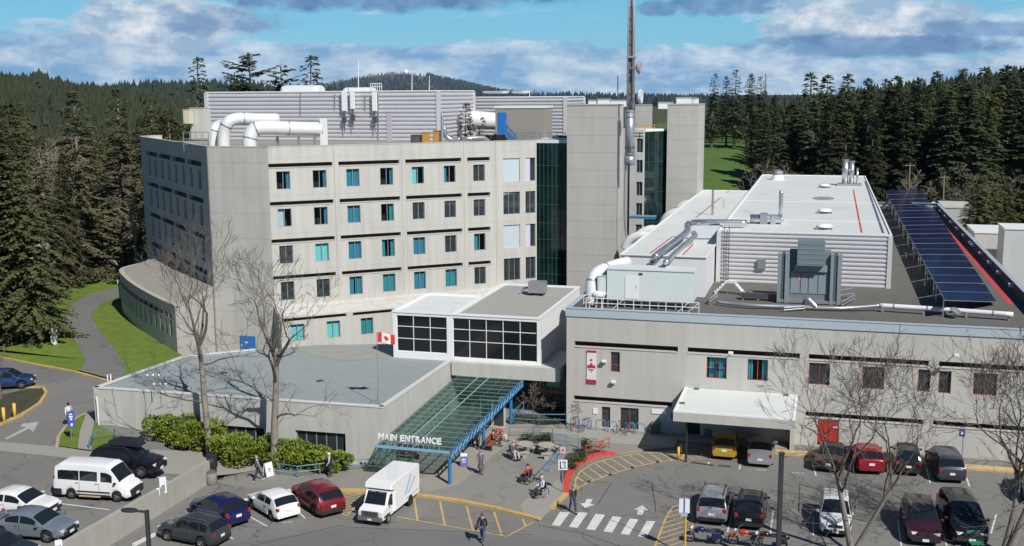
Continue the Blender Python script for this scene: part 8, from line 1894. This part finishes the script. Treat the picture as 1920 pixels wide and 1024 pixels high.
    skinned('trousers', V3, E3, R3, L2, t)
    if skirt: MB().lathe([(.16, .05), (.19, -.2), (.24, -.5)], J['pel'], 12).build('skirt', [L2], t, local=True)
    for sd in 'LR': MB().ball(J['an'+sd]+Vector((.07, 0, -.045)), .13, 10, 6, sc=(1.05, .42, .42)).build('shoe', [mat('shoe_%d' % int(shoes[0]*100), shoes, .6)], t, local=True, smooth=True)
    HM = mat('hair_%d_%d' % (int(hair[0]*255), int(hair[2]*255)), hair, .8, var=.15, scale=20); mb = MB(); mb.ball(J['hd']+Vector((-.022, 0, .035)), .108, 12, 8, sc=(1.0, .86, 1.0)); mb.build('hair', [HM], t, local=True, smooth=True)
    hc = J['hd']+Vector((.02, 0, .01)); fc = [MB().ball(hc+Vector((.078, s*.032, .02)), .011, 6, 4) for s in (-1, 1)]
    for f in fc: f.build('eye', [SK], t, local=True)
    MB().box(hc+Vector((.092, 0, -.005)), (.03, .022, .04)).build('nose', [SKIN], t, local=True); MB().box(hc+Vector((.078, 0, -.045)), (.02, .045, .010)).build('mouth', [mat('lips', (.35, .14, .12), .6)], t, local=True)
    for s in (-1, 1): MB().ball(hc+Vector((-.01, s*.083, .0)), .026, 6, 4, sc=(.8, .4, 1.2)).build('ear', [SKIN], t, local=True)
    return t, J
up_p = G(131, 800, 1.6)
person('person in a white top with long black hair walking away beside the blue sign', up_p, math.radians(120), 'walk', (.62, .62, .66), (.08, .07, .09), (.01, .01, .012), 1.85)
person('person in a grey jumper and dark trousers walking by the hedge', G(485, 903, 0.02), math.radians(200), 'walk', (.22, .25, .28), (.03, .05, .075), (.35, .28, .2), 1.85, shoes=(.4, .4, .4))
person('white haired person in dark waistcoat with white sleeves by the blue rail', G(620, 894, ZP), math.radians(185), 'stand', (.48, .47, .52), (.05, .03, .07), (.7, .68, .62), 1.75)
o = [x for x in COL.objects if x.name.startswith('person') and 'waistcoat' in x.get('label', '')][0]; MB().lathe([(.165, .9), (.16, 1.1), (.17, 1.3), (.12, 1.42)], (.02, 0, 0), 14).build('waistcoat', [mat('waistcoat_dark', (.03, .02, .045), .9)], o, local=True)
person('person in a purple patterned top and grey skirt standing on the forecourt', G(902, 889, ZP), math.radians(260), 'stand', (.20, .14, .26), (.12, .11, .12), (.25, .17, .16), 1.78, skirt=True)
t, J = person('person in dark jacket and blue jeans walking towards the camera with a brown bag', G(905, 1017), math.radians(262), 'walk', (.03, .03, .035), (.05, .09, .20), (.12, .06, .05), 1.85, shoes=(.05, .05, .05))
bg_p = t.location+Vector((-.36, 0, 0)); bg = thing('shoulder_bag', 'brown shoulder bag hanging on the left of the walking person in jeans', 'bag', bg_p+Z3*.75); MB().ball(bg_p+Z3*.95, .2, 10, 8, sc=(.55, .9, 1.15)).build('bag_body', [mat('bag_brown', (.22, .12, .08), .8)], bg, smooth=True); MB().tube([bg_p+Z3*1.12, bg_p+Vector((.12, 0, 1.5)), bg_p+Vector((.22, .05, 1.56))], .02, 6).build('strap', [mat('bag_brown', (.22, .12, .08), .8)], bg)
person('person in dark green top stepping onto the crosswalk', G(1074, 961), math.radians(285), 'walk', (.045, .05, .04), (.045, .04, .10), (.25, .2, .17), 1.85)
def wheelchair(label, p, rz, sc=1.): 
    t = thing('wheelchair', label, 'wheelchair', p, rz); t.scale = (sc, sc, sc); Bm = lambda mb_, nm, m_, par=None: mb_.build(nm, m_, par or t, local=True)
    for s in (1, -1):
        wh = Bm(MB().lathe([(.28, -.02), (.31, -.02), (.31, .02), (.28, .02)], (-.08, s*.29, .31), 22, ax=(0, 1, 0)), 'wheel', [TYRE]); Bm(MB().box((-.08, s*.29, .31), (.56, .008, .012)).box((-.08, s*.29, .31), (.012, .008, .56)).lathe([(.26, 0), (.25, .01), (.26, .02)], (-.08, s*.32, .31), 16, ax=(0, 1, 0)), 'push_rim', [RIM], wh)
        Bm(MB().lathe([(.08, -.02), (.08, .02)], (.38, s*.22, .08), 12, ax=(0, 1, 0)), 'castor', [TYRE]); Bm(MB().tube([(-.26, s*.24, .95), (-.24, s*.24, .45), (.3, s*.24, .45), (.38, s*.22, .1)], .015, 6), 'frame', [CHR]); Bm(MB().box((.02, s*.25, .66), (.32, .05, .03)), 'armrest', [PLST])
    Bm(MB().box((0.02, 0, .40), (.42, .44, .05)), 'seat', [PLST]); Bm(MB().box((-.24, 0, .68), (.04, .44, .42)), 'backrest', [PLST]); Bm(MB().box((.50, 0, .12), (.18, .36, .02)), 'footrest', [PLST])
for (px, py, deg, top, legs, hair, lw, lp) in ((988, 906, 150, (.60, .02, .02), (.06, .04, .08), (.08, .06, .06), 'wheelchair of the person in red on the forecourt', 'person in a bright red jacket sitting in a wheelchair on the forecourt'),
        (1014, 931, 215, (.52, .60, .72), (.03, .03, .04), (.5, .46, .4), 'wheelchair of the person in the pale blue shirt by the slanting rail', 'person in a pale blue shirt sitting in a wheelchair by the slanting blue rail'),
        (964, 861, 300, (.12, .12, .13), (.45, .45, .45), (.4, .34, .28), 'wheelchair of the person in dark clothes at the stone table', 'person in dark jacket and pale trousers sitting beside the stone table')):
    q = G(px, py, ZP); a = math.radians(deg); wheelchair(lw, q, a, 1.1); person(lp, q+Vector((-math.cos(a)*.08, -math.sin(a)*.08, .02)), a, 'sit', top, legs, hair, 1.85)
person('person in black standing in the shade under the canopy left of the blue column', G(884, 838, ZP), math.radians(300), 'stand', (.02, .02, .025), (.02, .02, .025), (.02, .02, .02), 1.8)
person('person in black and white top standing beside the blue canopy column', G(896, 842, ZP), math.radians(240), 'stand', (.16, .15, .17), (.05, .045, .045), (.06, .02, .02), 1.8)
q = G(938, 826, ZP); person('person in a red top sitting on the red brown bench', q-Z3*.03, math.atan2(bv.y, bv.x)+3.14159, 'sit', (.42, .05, .06), (.5, .46, .42), (.05, .02, .02), 1.75)
q = G(925, 836, ZP); person('person in brown sitting on the near part of the red brown bench', q-Z3*.03, math.atan2(bv.y, bv.x)+3.14159, 'sit', (.14, .07, .05), (.04, .04, .05), (.04, .02, .02), 1.75)
# ================================================================== AIR
def haze():
    mb = MB(); mb.box((0, 2650, 95), (7600, 5500, 240)); m = bpy.data.materials.new('haze_air'); m.use_nodes = True; N = m.node_tree.nodes; N.clear()
    o = N.new('ShaderNodeOutputMaterial'); v = N.new('ShaderNodeVolumePrincipled'); v.inputs['Color'].default_value = (.42, .66, 1, 1); v.inputs['Density'].default_value = .00003; v.inputs['Anisotropy'].default_value = .2
    m.node_tree.links.new(v.outputs[0], o.inputs['Volume']); h = mb.build('haze', [m]); tag(h, 'thin bluish air between the camera and the far hills', 'haze', kind='stuff')
haze()
